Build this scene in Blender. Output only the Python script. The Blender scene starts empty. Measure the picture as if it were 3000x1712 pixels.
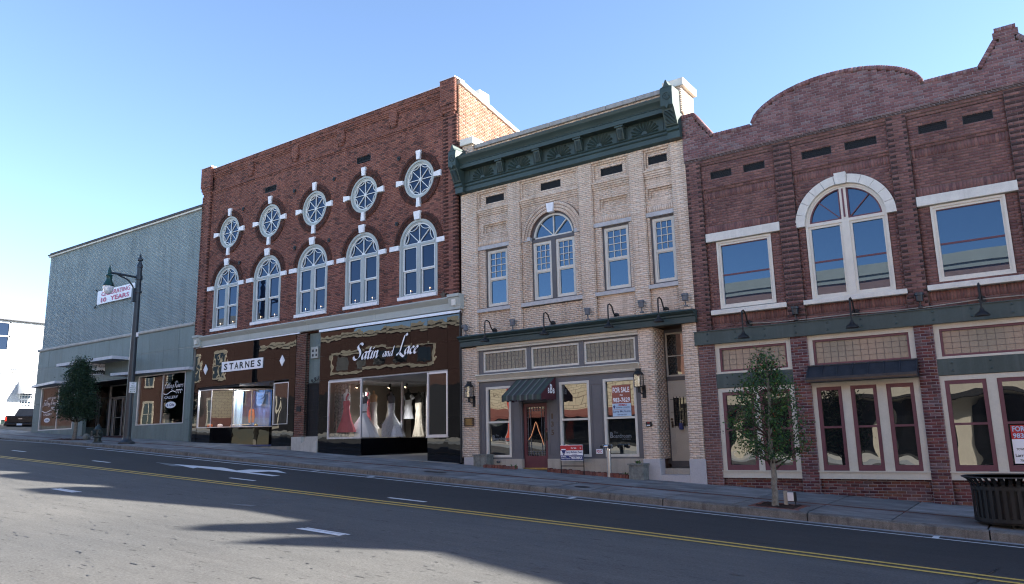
import bpy, math, random
import numpy as np
from mathutils import Vector, Matrix
random.seed(7); RNG = np.random.default_rng(11)
S = bpy.context.scene; COL = S.collection
PI = math.pi
# ---------------------------------------------------------------- camera
cd = bpy.data.cameras.new('camera'); cam = bpy.data.objects.new('camera', cd); COL.objects.link(cam)
cd.sensor_width = 36; cd.lens = 26.696; cd.clip_start = 0.1; cd.clip_end = 3000
_r = Vector((0.81749869, 0.57557232, -0.02030758)); _u = Vector((0.12656812, -0.14514566, 0.98128143)); _f = Vector((-0.56185088, 0.80476657, 0.1915055))
cam.matrix_world = Matrix(((_r.x, _u.x, -_f.x, 0), (_r.y, _u.y, -_f.y, -20), (_r.z, _u.z, -_f.z, 0), (0, 0, 0, 1)))
S.camera = cam
# ---------------------------------------------------------------- sky, sun, exposure
SUN = Vector((1.85, 1.13, 1.0)).normalized()
elev = math.asin(SUN.z); azim = math.atan2(SUN.x, SUN.y)
W = bpy.data.worlds.new('World'); S.world = W; W.use_nodes = True
wn = W.node_tree.nodes; wl = W.node_tree.links
sky = wn.new('ShaderNodeTexSky'); sky.sky_type = 'NISHITA'; sky.sun_disc = False
sky.sun_elevation = elev; sky.sun_rotation = azim; sky.altitude = 200; sky.air_density = 0.72; sky.dust_density = 0.15; sky.ozone_density = 1.6
bg = wn['Background']; bg.inputs['Strength'].default_value = 0.073
wl.new(sky.outputs[0], bg.inputs['Color'])
sl = bpy.data.lights.new('sun', 'SUN'); sl.energy = 4.0; sl.angle = math.radians(0.53); sl.color = (1.0, 0.93, 0.82)
so = bpy.data.objects.new('sun', sl); COL.objects.link(so); so.rotation_euler = SUN.to_track_quat('Z', 'Y').to_euler(); so.location = (30, 30, 40)
S.view_settings.view_transform = 'Standard'; S.view_settings.look = 'None'; S.view_settings.exposure = 2.6; S.view_settings.gamma = 1
S.view_settings.use_curve_mapping = False
S.render.engine = 'CYCLES'
S.cycles.max_bounces = 6; S.cycles.diffuse_bounces = 3; S.cycles.glossy_bounces = 3; S.cycles.transmission_bounces = 4; S.cycles.transparent_max_bounces = 12
S.cycles.use_denoising = True; S.cycles.filter_width = 1.15; S.cycles.denoising_prefilter = 'ACCURATE'; S.cycles.denoising_input_passes = 'RGB_ALBEDO_NORMAL'; S.cycles.sample_clamp_indirect = 6
# ---------------------------------------------------------------- materials
M = {}
def nn(nt, t, **kw):
    n = nt.nodes.new(t)
    for k, v in kw.items(): setattr(n, k, v)
    return n
def newmat(name):
    m = bpy.data.materials.new(name); m.use_nodes = True; m.node_tree.nodes.clear(); M[name] = m
    nt = m.node_tree; o = nn(nt, 'ShaderNodeOutputMaterial'); return m, nt, o
def coords(nt, scale=(1, 1, 1)):
    g = nn(nt, 'ShaderNodeNewGeometry'); mp = nn(nt, 'ShaderNodeMapping'); mp.inputs['Scale'].default_value = scale
    nt.links.new(g.outputs['Position'], mp.inputs['Vector']); return mp.outputs[0]
def noise(nt, vec, scale, detail=4, rough=.6):
    n = nn(nt, 'ShaderNodeTexNoise'); n.inputs['Scale'].default_value = scale; n.inputs['Detail'].default_value = detail; n.inputs['Roughness'].default_value = rough
    nt.links.new(vec, n.inputs['Vector']); return n.outputs[0]
def ramp(nt, fac, stops, interp='LINEAR'):
    r = nn(nt, 'ShaderNodeValToRGB'); r.color_ramp.interpolation = interp
    e = r.color_ramp.elements
    while len(e) < len(stops): e.new(0.5)
    for i, (p, c) in enumerate(stops): e[i].position = p; e[i].color = (*c, 1)
    nt.links.new(fac, r.inputs[0]); return r.outputs[0]
def mul(nt, a, b, fac=1.0, mode='MULTIPLY'):
    m = nn(nt, 'ShaderNodeMix', data_type='RGBA', blend_type=mode); m.inputs[0].default_value = fac
    for s, v in ((6, a), (7, b)):
        if isinstance(v, (tuple, list)): m.inputs[s].default_value = (*v, 1)
        else: nt.links.new(v, m.inputs[s])
    return m.outputs[2]
def bump(nt, h, strength, dist=.01):
    b = nn(nt, 'ShaderNodeBump'); b.inputs['Strength'].default_value = strength; b.inputs['Distance'].default_value = dist
    nt.links.new(h, b.inputs['Height']); return b.outputs[0]
def principled(nt, o, col, rough=.6, metal=0, spec=.5, normal=None, coat=0):
    p = nn(nt, 'ShaderNodeBsdfPrincipled')
    if isinstance(col, (tuple, list)): p.inputs['Base Color'].default_value = (*col, 1)
    else: nt.links.new(col, p.inputs['Base Color'])
    if isinstance(rough, (int, float)): p.inputs['Roughness'].default_value = rough
    else: nt.links.new(rough, p.inputs['Roughness'])
    p.inputs['Metallic'].default_value = metal; p.inputs['Specular IOR Level'].default_value = spec; p.inputs['Coat Weight'].default_value = coat
    if normal is not None: nt.links.new(normal, p.inputs['Normal'])
    nt.links.new(p.outputs[0], o.inputs[0]); return p
def paint(name, col, rough=.55, var=.16, scale=2.5, fine=.06, bmp=.04, metal=0, spec=.4, streak=False, dirt=None, dirt_amt=.5):
    """painted or plain surface: broad tone drift, fine mottling, optional run-down dirt of its own shape"""
    m, nt, o = newmat(name)
    v = coords(nt, (1, 1, .25) if streak else (1, 1, 1)); v1 = coords(nt)
    n1 = noise(nt, v, scale, 5, .65); n2 = noise(nt, v1, scale * 14, 3, .7)
    c = ramp(nt, n1, [(.25, tuple(x * (1 - var) for x in col)), (.75, tuple(min(1, x * (1 + var)) for x in col))])
    c = mul(nt, c, ramp(nt, n2, [(.3, (1 - fine * 2,) * 3), (.7, (1, 1, 1))]))
    if dirt:
        n3 = noise(nt, coords(nt, (6, 6, .35)), .9, 6, .7)
        mk = ramp(nt, n3, [(.5, (0, 0, 0)), (.72, (dirt_amt,) * 3)])
        mm = nn(nt, 'ShaderNodeMix', data_type='RGBA'); nt.links.new(mk, mm.inputs[0]); nt.links.new(c, mm.inputs[6]); mm.inputs[7].default_value = (*dirt, 1); c = mm.outputs[2]
    principled(nt, o, c, rough, metal, spec, bump(nt, n2, bmp, .004)); return m
def brickmat(name, cols, rough=.85, grime=(.5, .5, .5), grime_amt=.35):
    """per-brick tone from Random Per Island plus Object Random, with grain and weathering"""
    m, nt, o = newmat(name)
    g = nn(nt, 'ShaderNodeNewGeometry'); oi = nn(nt, 'ShaderNodeObjectInfo')
    a = nn(nt, 'ShaderNodeMath', operation='ADD'); nt.links.new(g.outputs['Random Per Island'], a.inputs[0]); nt.links.new(oi.outputs['Random'], a.inputs[1])
    fr = nn(nt, 'ShaderNodeMath', operation='FRACT'); nt.links.new(a.outputs[0], fr.inputs[0])
    n = len(cols); c = ramp(nt, fr.outputs[0], [(i / n, cc) for i, cc in enumerate(cols)], 'CONSTANT' if n > 6 else 'LINEAR')
    v = coords(nt); n2 = noise(nt, v, 38, 4, .75); n1 = noise(nt, v, .55, 5, .6)
    c = mul(nt, c, ramp(nt, n2, [(.3, (.68,) * 3), (.7, (1.2,) * 3)]))
    c = mul(nt, c, ramp(nt, n1, [(.3, tuple(1 - grime_amt * (1 - q) for q in grime)), (.7, (1.08,) * 3)]))
    n3 = noise(nt, coords(nt, (2.6, 2.6, .22)), 1.1, 5, .65); c = mul(nt, c, ramp(nt, n3, [(.32, (.74, .73, .72)), (.5, (1,) * 3), (.75, (1.08,) * 3)]))
    principled(nt, o, c, rough, 0, .25, bump(nt, n2, .3, .006)); return m
def glass(name, tint, refl, wav=.02, wscale=.7, see=None, ior=1.5, gcol=(.96, .98, 1), grough=0.0):
    """window pane: mirror-like coat over a dark (or see-through) body, slightly wavy"""
    m, nt, o = newmat(name)
    v = coords(nt); nz = noise(nt, v, wscale, 1, .4); nm = bump(nt, nz, 1.0, wav)
    gl = nn(nt, 'ShaderNodeBsdfGlossy'); gl.inputs['Roughness'].default_value = grough; gl.inputs['Color'].default_value = (*gcol, 1); nt.links.new(nm, gl.inputs['Normal'])
    if see: b = nn(nt, 'ShaderNodeBsdfTransparent'); b.inputs[0].default_value = (*see, 1)
    else: b = nn(nt, 'ShaderNodeBsdfDiffuse'); b.inputs[0].default_value = (*tint, 1)
    fr = nn(nt, 'ShaderNodeFresnel'); fr.inputs[0].default_value = ior
    ad = nn(nt, 'ShaderNodeMath', operation='ADD'); ad.use_clamp = True; nt.links.new(fr.outputs[0], ad.inputs[0]); ad.inputs[1].default_value = refl
    mx = nn(nt, 'ShaderNodeMixShader'); nt.links.new(ad.outputs[0], mx.inputs[0]); nt.links.new(b.outputs[0], mx.inputs[1]); nt.links.new(gl.outputs[0], mx.inputs[2])
    nt.links.new(mx.outputs[0], o.inputs[0]); return m
def emit(name, col, st):
    m, nt, o = newmat(name); e = nn(nt, 'ShaderNodeEmission'); e.inputs[0].default_value = (*col, 1); e.inputs[1].default_value = st; nt.links.new(e.outputs[0], o.inputs[0]); return m

brickmat('brick_b', [(.245, .105, .08), (.275, .12, .09), (.215, .092, .073), (.26, .112, .085), (.23, .10, .077), (.29, .13, .097), (.185, .08, .067), (.255, .108, .083), (.245, .112, .09), (.12, .062, .053)])
brickmat('brick_b_dark', [(.075, .032, .026), (.05, .024, .02), (.10, .04, .03)])
brickmat('brick_c', [(.70, .55, .435), (.74, .59, .47), (.66, .51, .40), (.72, .58, .465), (.75, .615, .50), (.68, .53, .41)], grime=(.72, .66, .6), grime_amt=.3)
brickmat('brick_d', [(.225, .115, .103), (.255, .132, .117), (.195, .098, .092), (.24, .12, .108), (.165, .085, .083), (.265, .137, .118), (.21, .105, .096)])
brickmat('brick_d_dark', [(.08, .046, .044), (.10, .055, .052), (.065, .04, .04)])
brickmat('brick_d_new', [(.205, .105, .108), (.24, .125, .125), (.175, .09, .095), (.26, .15, .15), (.19, .095, .10), (.23, .16, .165), (.165, .083, .087)], grime=(.8, .8, .86), grime_amt=.3)
brickmat('brick_pier', [(.15, .05, .05), (.19, .068, .065), (.12, .045, .05), (.22, .13, .13), (.17, .06, .055), (.20, .085, .06), (.105, .042, .048), (.16, .10, .105)])
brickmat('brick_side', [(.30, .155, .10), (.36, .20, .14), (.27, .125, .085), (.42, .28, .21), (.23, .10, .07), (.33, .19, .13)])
brickmat('tile_a', [(.275, .33, .33), (.285, .34, .34), (.265, .32, .323), (.295, .35, .348), (.28, .335, .335)], rough=.6, grime=(.62, .66, .7), grime_amt=.45)
brickmat('brick_white', [(.58, .60, .62), (.54, .56, .58), (.61, .63, .64)], rough=.7, grime=(.9, .9, .9))
brickmat('brick_walk', [(.12, .05, .045), (.15, .06, .05), (.10, .042, .04)])
brickmat('brick_edging', [(.22, .085, .06), (.17, .062, .05), (.26, .11, .08), (.14, .055, .05), (.20, .10, .085)])
brickmat('brick_store', [(.17, .07, .05), (.20, .08, .055), (.14, .058, .045), (.11, .05, .04)])
paint('mortar_b', (.115, .052, .04), .95, .2); paint('mortar_c', (.17, .11, .09), .95, .25); paint('mortar_d', (.20, .15, .135), .95, .25); paint('mortar_new', (.33, .30, .31), .95, .2)
paint('mortar_side', (.42, .36, .30), .95, .2); paint('mortar_a', (.235, .285, .29), .8, .25, dirt=(.12, .13, .13)); paint('mortar_w', (.45, .47, .49), .9, .1); paint('mortar_store', (.36, .30, .25), .95, .2)
paint('marble_white', (.82, .82, .84), .5, .1, 6); paint('limestone', (.72, .70, .63), .8, .12, 3, dirt=(.45, .43, .38), dirt_amt=.35)
paint('concrete_cope', (.36, .35, .34), .9, .25, 5, .15, dirt=(.12, .12, .12)); paint('dark_cope', (.10, .10, .10), .95, .5, 3, .25)
paint('stone_ledge', (.50, .49, .45), .85, .2, 3, .1, dirt=(.28, .24, .2)); paint('granite', (.55, .54, .55), .7, .1, 30, .2)
paint('bulkhead_tan', (.42, .385, .325), .8, .1, 2, .06, dirt=(.2, .18, .15), dirt_amt=.5)
paint('green_trim', (.036, .060, .057), .5, .18, 1.6, .08, streak=True); paint('green_beam', (.047, .074, .071), .5, .22, 1.3, .1, streak=True, dirt=(.12, .15, .15), dirt_amt=.35)
paint('sage_trim', (.42, .45, .42), .6, .08); paint('sage_frame', (.39, .43, .42), .55, .08); paint('white_sash', (.76, .79, .78), .45, .05)
paint('cream_sash', (.70, .66, .57), .5, .06); paint('cream_trim', (.60, .565, .475), .6, .08, 2, .05, dirt=(.4, .36, .29), dirt_amt=.25)
paint('putty_frame', (.64, .61, .54), .5, .07, 3, .05); paint('maroon', (.15, .055, .068), .5, .12); paint('maroon_door', (.115, .032, .043), .4, .12)
paint('grey_wood', (.125, .125, .135), .5, .1, 2, .05); paint('dark_frame', (.10, .095, .1), .5, .12); paint('tan_door', (.50, .46, .39), .5, .08)
paint('panel_a', (.165, .215, .205), .55, .2, 1.1, .08, streak=True, dirt=(.09, .11, .105), dirt_amt=.6); paint('panel_seam', (.5, .53, .52), .6)
paint('canopy_edge', (.56, .57, .60), .5, .12, 5, dirt=(.25, .25, .26)); paint('canopy_soffit', (.30, .31, .33), .7, .1)
paint('black_metal', (.006, .007, .008), .6, .2, 4, .1, .1, .0, .5); paint('iron_blue', (.03, .04, .05), .35, .2); paint('lamp_green', (.012, .055, .05), .3, .2); paint('hydrant_paint', (.018, .032, .033), .4, .3)
paint('grey_flood', (.13, .14, .16), .5, .1); paint('steel', (.55, .56, .57), .32, .15, 6, .1, .1, .85); paint('chrome', (.72, .73, .75), .15, .05, 6, .02, .02, 1); paint('alum', (.66, .66, .68), .35, .06, 4, .03, .05, .6)
paint('bronze', (.10, .072, .05), .45, .25, 20, .2, .3, .4); paint('brass', (.45, .33, .13), .35, .2, 6, .1, .1, .8); paint('sheet_metal', (.045, .05, .06), .45, .3, 5, .2, .15, .3)
paint('white_plain', (.80, .80, .82), .5, .04); paint('white_print', (.84, .84, .87), .4, .02, 2, .0, .0); paint('pink_print', (.55, .06, .17), .5, .1, 6); paint('black_print', (.02, .02, .022), .5); paint('navy_print', (.03, .045, .17), .5, .05); paint('red_print', (.50, .03, .035), .5, .05); paint('green_print', (.03, .14, .10), .5); paint('orange_print', (.62, .17, .11), .6, .1); paint('sky_print', (.46, .62, .78), .5, .04); paint('rust_print', (.33, .10, .07), .5, .1)
paint('maroon_cloth', (.085, .02, .028), .85, .15, 4); paint('stripe_dark', (.045, .047, .05), .85, .15, 4); paint('stripe_green', (.05, .078, .063), .85, .15, 4); paint('stripe_pale', (.13, .14, .135), .85, .12, 4)
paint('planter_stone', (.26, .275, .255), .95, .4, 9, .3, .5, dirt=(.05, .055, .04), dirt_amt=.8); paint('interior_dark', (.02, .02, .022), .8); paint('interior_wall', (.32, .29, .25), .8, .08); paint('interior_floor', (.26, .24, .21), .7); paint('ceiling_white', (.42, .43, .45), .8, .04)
paint('coral', (.62, .15, .18), .8, .12, 6); paint('gown_white', (.72, .76, .82), .75, .06, 5); paint('gown_ivory', (.66, .62, .52), .8, .08, 5); paint('gown_lace', (.66, .70, .74), .8, .35, 26, .2); paint('gown_bead', (.70, .68, .64), .7, .15, 30, .2); paint('skin_form', (.58, .40, .26), .6); paint('white_form', (.75, .75, .75), .5); paint('grey_form', (.11, .115, .13), .7); paint('black_form', (.02, .02, .02), .6); paint('damask', (.55, .57, .62), .8, .9, 14, .3)
paint('blue_cloth', (.08, .22, .62), .7, .3, 3); paint('pale_blue_cloth', (.42, .64, .85), .7, .12, 3); paint('pumpkin', (.46, .11, .025), .6, .25, 6); paint('leaf_orange', (.35, .10, .02), .7, .6, 12)
paint('truck_paint', (.010, .011, .014), .18, .15, 1, .0, .0, 0, .6); paint('rubber', (.012, .012, .012), .8); paint('white_wood', (.78, .79, .80), .6, .05); paint('cable', (.03, .03, .035), .6); paint('dumpster', (.02, .09, .07), .6)
paint('bark', (.27, .25, .21), .95, .45, 14, .3, .8); paint('twig', (.055, .042, .032), .9, .3); paint('mulch', (.06, .03, .022), 1, .6, 30, .4, 1); paint('berry', (.40, .03, .02), .4); paint('plant_leaf', (.05, .11, .03), .6, .4, 20)
paint('kerb_stone', (.20, .185, .165), .95, .4, 4, .25, .9, streak=False, dirt=(.045, .04, .036), dirt_amt=.85); paint('gutter', (.27, .29, .31), .9, .12, 2, .12, .3)
paint('paint_white', (.72, .74, .76), .7, .12, 7, .15); paint('paint_faded', (.20, .22, .235), .8, .2, 7, .2); paint('paint_yellow', (.62, .43, .10), .7, .14, 6, .15); paint('iron_cover', (.035, .032, .032), .6, .3, 20, .2)
paint('stone_cream', (.66, .58, .42), .85, .15, 2, .12); paint('terracotta', (.40, .215, .165), .85, .15, 4); paint('opp_cream', (.50, .455, .37), .7, .1, 2); paint('awning_red', (.24, .085, .068), .85, .1); paint('shutter_green', (.10, .16, .145), .6); paint('flag_orange', (.75, .10, .055), .8, .1)
glass('glass_upper', (.010, .022, .045), .075, .003, .5, gcol=(.55, .76, 1)); glass('glass_old', (.008, .014, .03), .0, .004, .9, gcol=(.55, .70, .95)); glass('glass_dark', (.008, .009, .010), .08, .006, 1.1); glass('glass_wavy', (.010, .011, .012), .09, .0075, 1.3)
glass('glass_shop', None, .03, .003, .6, (.86, .88, .9)); glass('glass_leaded', (.165, .168, .145), .05, .004, 1.5, grough=.14); glass('vitrolite', (.004, .004, .005), .015, .0009, 3.0); glass('glass_lamp', None, .10, .004, 3, (.8, .82, .85)); glass('glass_black', (.004, .004, .005), .05, .004, 1.2)
emit('bulb_warm', (1, .7, .4), 6); emit('candle_flame', (1, .6, .3), 1.6); emit('rope_light', (1, .45, .25), .1); emit('taillight', (.9, .05, .03), .35)
def leafmat(name, cols):
    m, nt, o = newmat(name); g = nn(nt, 'ShaderNodeNewGeometry')
    c = ramp(nt, g.outputs['Random Per Island'], [(i / len(cols), q) for i, q in enumerate(cols)], 'CONSTANT')
    p = principled(nt, o, c, .45, 0, .4)
    tr = nn(nt, 'ShaderNodeBsdfTranslucent'); nt.links.new(c, tr.inputs[0]); mx = nn(nt, 'ShaderNodeMixShader'); mx.inputs[0].default_value = .25
    nt.links.new(p.outputs[0], mx.inputs[1]); nt.links.new(tr.outputs[0], mx.inputs[2]); nt.links.new(mx.outputs[0], o.inputs[0])
leafmat('holly_leaf', [(.026, .078, .026), (.04, .11, .03), (.018, .055, .022), (.06, .15, .035), (.03, .09, .032), (.09, .17, .04), (.022, .06, .018)])
leafmat('dark_leaf', [(.02, .05, .028), (.03, .068, .034), (.015, .038, .022), (.045, .085, .04), (.024, .055, .03)])
def asphalt():
    m, nt, o = newmat('asphalt'); v = coords(nt)
    n1 = noise(nt, v, .18, 4, .6); n2 = noise(nt, v, 34, 4, .85); n3 = noise(nt, coords(nt, (.35, 2.6, 1)), 1.3, 6, .7); n4 = noise(nt, coords(nt, (1, 3.2, 1)), 3.4, 3, .6)
    c = ramp(nt, n1, [(.3, (.070, .072, .074)), (.7, (.093, .093, .091))])
    c = mul(nt, c, ramp(nt, n2, [(.28, (.6,) * 3), (.5, (1,) * 3), (.74, (1.55,) * 3)]))
    c = mul(nt, c, ramp(nt, n3, [(.3, (.84,) * 3), (.7, (1.1,) * 3)]))
    c = mul(nt, c, ramp(nt, n4, [(.0, (.35,) * 3), (.315, (.5,) * 3), (.36, (1,) * 3)]))
    vo = nn(nt, 'ShaderNodeTexVoronoi'); vo.inputs['Scale'].default_value = 7; nt.links.new(v, vo.inputs['Vector'])
    c = mul(nt, c, ramp(nt, vo.outputs['Distance'], [(.0, (2.4,) * 3), (.035, (1.6,) * 3), (.06, (1,) * 3)]))
    # sunlit near half and shaded far lanes are painted into the colour
    g = nn(nt, 'ShaderNodeNewGeometry'); sx = nn(nt, 'ShaderNodeSeparateXYZ'); nt.links.new(g.outputs['Position'], sx.inputs[0])
    mr = nn(nt, 'ShaderNodeMapRange'); mr.inputs[1].default_value = -8.6; mr.inputs[2].default_value = -7.6; nt.links.new(sx.outputs[1], mr.inputs[0])
    c = mul(nt, c, ramp(nt, mr.outputs[0], [(0, (1.12,) * 3), (1, (.48, .49, .51))]))
    principled(nt, o, c, .85, 0, .3, bump(nt, n2, .6, .008))
asphalt()
def concrete():
    m, nt, o = newmat('concrete_slab'); v = coords(nt); oi = nn(nt, 'ShaderNodeObjectInfo')
    n1 = noise(nt, coords(nt, (.8, 1.8, 1)), 1.4, 6, .65); n2 = noise(nt, v, 45, 3, .7)
    c = ramp(nt, n1, [(.3, (.12, .12, .12)), (.5, (.20, .20, .20)), (.72, (.31, .31, .31))])
    c = mul(nt, c, ramp(nt, n2, [(.3, (.8,) * 3), (.7, (1.12,) * 3)]))
    c = mul(nt, c, ramp(nt, oi.outputs['Random'], [(0, (.82,) * 3), (1, (1.12,) * 3)]))
    principled(nt, o, c, .9, 0, .25, bump(nt, n2, .3, .004))
concrete()
def marble():
    m, nt, o = newmat('marble_grey'); w = nn(nt, 'ShaderNodeTexWave'); w.inputs['Scale'].default_value = 3; w.inputs['Distortion'].default_value = 9; w.inputs['Detail'].default_value = 4
    nt.links.new(coords(nt, (1, 1, 2)), w.inputs['Vector'])
    c = ramp(nt, w.outputs[0], [(.2, (.33, .33, .34)), (.6, (.52, .51, .51)), (.9, (.62, .61, .60))]); principled(nt, o, c, .6, 0, .4)
paint('marble_grey', (.50, .49, .49), .6, .22, 7, .12)
# ---------------------------------------------------------------- objects
ORG = {}
def tag(o, label=None, cat=None, group=None, kind=None):
    if label: o['label'] = label
    if cat: o['category'] = cat
    if group: o['group'] = group
    if kind: o['kind'] = kind
    return o
def thing(name, label, cat, loc=(0, 0, 0), group=None, kind=None):
    o = bpy.data.objects.new(name, None); o.empty_display_size = .2; COL.objects.link(o); o.location = loc; ORG[o] = Vector(loc)
    return tag(o, label, cat, group, kind)
class MB:
    def __init__(s): s.v = []; s.f = []; s.mi = []
    def add(s, vs, fs, mi=0):
        b = len(s.v); s.v += [tuple(map(float, p)) for p in vs]; s.f += [tuple(i + b for i in f) for f in fs]; s.mi += [mi] * len(fs); return s
    def hexa(s, p, mi=0): return s.add(p, [(0, 3, 2, 1), (4, 5, 6, 7), (0, 1, 5, 4), (1, 2, 6, 5), (2, 3, 7, 6), (3, 0, 4, 7)], mi)
    def box(s, x0, x1, y0, y1, z0, z1, mi=0):
        return s.hexa([(x0, y0, z0), (x1, y0, z0), (x1, y1, z0), (x0, y1, z0), (x0, y0, z1), (x1, y0, z1), (x1, y1, z1), (x0, y1, z1)], mi)
    def quad(s, a, b, c, d, mi=0): return s.add([a, b, c, d], [(0, 1, 2, 3)], mi)
    def frame(s, x0, x1, z0, z1, w, y0, y1, mi=0, wb=None):
        wb = w if wb is None else wb
        s.box(x0, x0 + w, y0, y1, z0, z1, mi); s.box(x1 - w, x1, y0, y1, z0, z1, mi); s.box(x0 + w, x1 - w, y0, y1, z1 - w, z1, mi); s.box(x0 + w, x1 - w, y0, y1, z0, z0 + wb, mi); return s
    def prism_xz(s, pts, y0, y1, mi=0):
        n = len(pts); v = [(x, y0, z) for x, z in pts] + [(x, y1, z) for x, z in pts]
        return s.add(v, [tuple(range(n)), tuple(range(2 * n - 1, n - 1, -1))] + [(i, i + n, (i + 1) % n + n, (i + 1) % n) for i in range(n)], mi)
    def prism_yz(s, pts, x0, x1, mi=0):
        n = len(pts); v = [(x0, y, z) for y, z in pts] + [(x1, y, z) for y, z in pts]
        return s.add(v, [tuple(range(n)), tuple(range(2 * n - 1, n - 1, -1))] + [(i, i + n, (i + 1) % n + n, (i + 1) % n) for i in range(n)], mi)
    def prism_xy(s, pts, z0, z1, mi=0):
        n = len(pts); v = [(x, y, z0) for x, y in pts] + [(x, y, z1) for x, y in pts]
        return s.add(v, [tuple(range(n)), tuple(range(2 * n - 1, n - 1, -1))] + [(i, i + n, (i + 1) % n + n, (i + 1) % n) for i in range(n)], mi)
    def band(s, cx, cz, r0, r1, a0, a1, n, y0, y1, mi=0):
        for i in range(n):
            t0 = a0 + (a1 - a0) * i / n; t1 = a0 + (a1 - a0) * (i + 1) / n
            q = [(cx + r * math.cos(t), cz + r * math.sin(t)) for r, t in ((r0, t0), (r1, t0), (r1, t1), (r0, t1))]
            s.hexa([(x, y0, z) for x, z in q] + [(x, y1, z) for x, z in q], mi)
        return s
    def bar(s, a, b, w, y0, y1, mi=0):
        (ax, az), (bx, bz) = a, b; d = math.hypot(bx - ax, bz - az) or 1; nx, nz = -(bz - az) / d * w / 2, (bx - ax) / d * w / 2
        q = [(ax + nx, az + nz), (ax - nx, az - nz), (bx - nx, bz - nz), (bx + nx, bz + nz)]
        return s.hexa([(x, y0, z) for x, z in q] + [(x, y1, z) for x, z in q], mi)
    def tube(s, path, r, n=8, mi=0, cap=True):
        path = [Vector(p) for p in path]; rs = r if isinstance(r, (list, tuple)) else [r] * len(path); b = len(s.v); up = None
        for i, p in enumerate(path):
            d = (path[min(i + 1, len(path) - 1)] - path[max(i - 1, 0)]).normalized()
            if up is None: up = d.orthogonal().normalized()
            up = (up - d * up.dot(d)); up = up.normalized() if up.length > 1e-6 else d.orthogonal().normalized()
            w = d.cross(up)
            for k in range(n):
                t = 2 * PI * k / n; s.v.append(tuple(p + (up * math.cos(t) + w * math.sin(t)) * rs[i]))
        for i in range(len(path) - 1):
            for k in range(n):
                s.f.append((b + i * n + k, b + i * n + (k + 1) % n, b + (i + 1) * n + (k + 1) % n, b + (i + 1) * n + k)); s.mi.append(mi)
        if cap:
            s.f.append(tuple(b + k for k in range(n))[::-1]); s.f.append(tuple(b + (len(path) - 1) * n + k for k in range(n))); s.mi += [mi, mi]
        return s
    def lathe(s, prof, c=(0, 0, 0), n=16, mi=0, sx=1, sy=1):
        b = len(s.v)
        for r, z in prof:
            for k in range(n):
                t = 2 * PI * k / n; s.v.append((c[0] + r * sx * math.cos(t), c[1] + r * sy * math.sin(t), c[2] + z))
        for i in range(len(prof) - 1):
            for k in range(n): s.f.append((b + i * n + k, b + i * n + (k + 1) % n, b + (i + 1) * n + (k + 1) % n, b + (i + 1) * n + k)); s.mi.append(mi)
        s.f.append(tuple(b + k for k in range(n))[::-1]); s.f.append(tuple(b + (len(prof) - 1) * n + k for k in range(n))); s.mi += [mi, mi]
        return s
    def build(s, name, mats, parent=None, smooth=False, label=None, kind=None, cat=None, group=None, bevel=0):
        me = bpy.data.meshes.new(name); org = ORG[parent] if parent is not None else Vector((0, 0, 0))
        if parent is None and s.v:
            a = np.array(s.v); c = (a.min(0) + a.max(0)) / 2; org = Vector((c[0], c[1], a[:, 2].min()))
        me.from_pydata([(p[0] - org[0], p[1] - org[1], p[2] - org[2]) for p in s.v], [], s.f)
        for m in (mats if isinstance(mats, (list, tuple)) else [mats]): me.materials.append(M[m])
        if any(s.mi): me.polygons.foreach_set('material_index', s.mi)
        if smooth: me.polygons.foreach_set('use_smooth', [True] * len(s.f))
        me.update(); o = bpy.data.objects.new(name, me); COL.objects.link(o)
        if parent is not None: o.parent = parent; ORG[o] = ORG[parent]
        else: o.location = org; ORG[o] = org
        if smooth:
            try: me.set_sharp_from_angle(angle=math.radians(38))
            except Exception: pass
        if bevel:
            md = o.modifiers.new('edge', 'BEVEL'); md.width = bevel; md.segments = 1; md.limit_method = 'ANGLE'
        return tag(o, label, cat, group, kind)
def copy_thing(root, loc, label=None):
    r = root.copy(); COL.objects.link(r); r.location = loc; ORG[r] = Vector(loc)
    if label: r['label'] = label
    for ch in root.children:
        c = ch.copy(); COL.objects.link(c); c.parent = r
        for g in ch.children:
            d = g.copy(); COL.objects.link(d); d.parent = c
    return r
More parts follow.
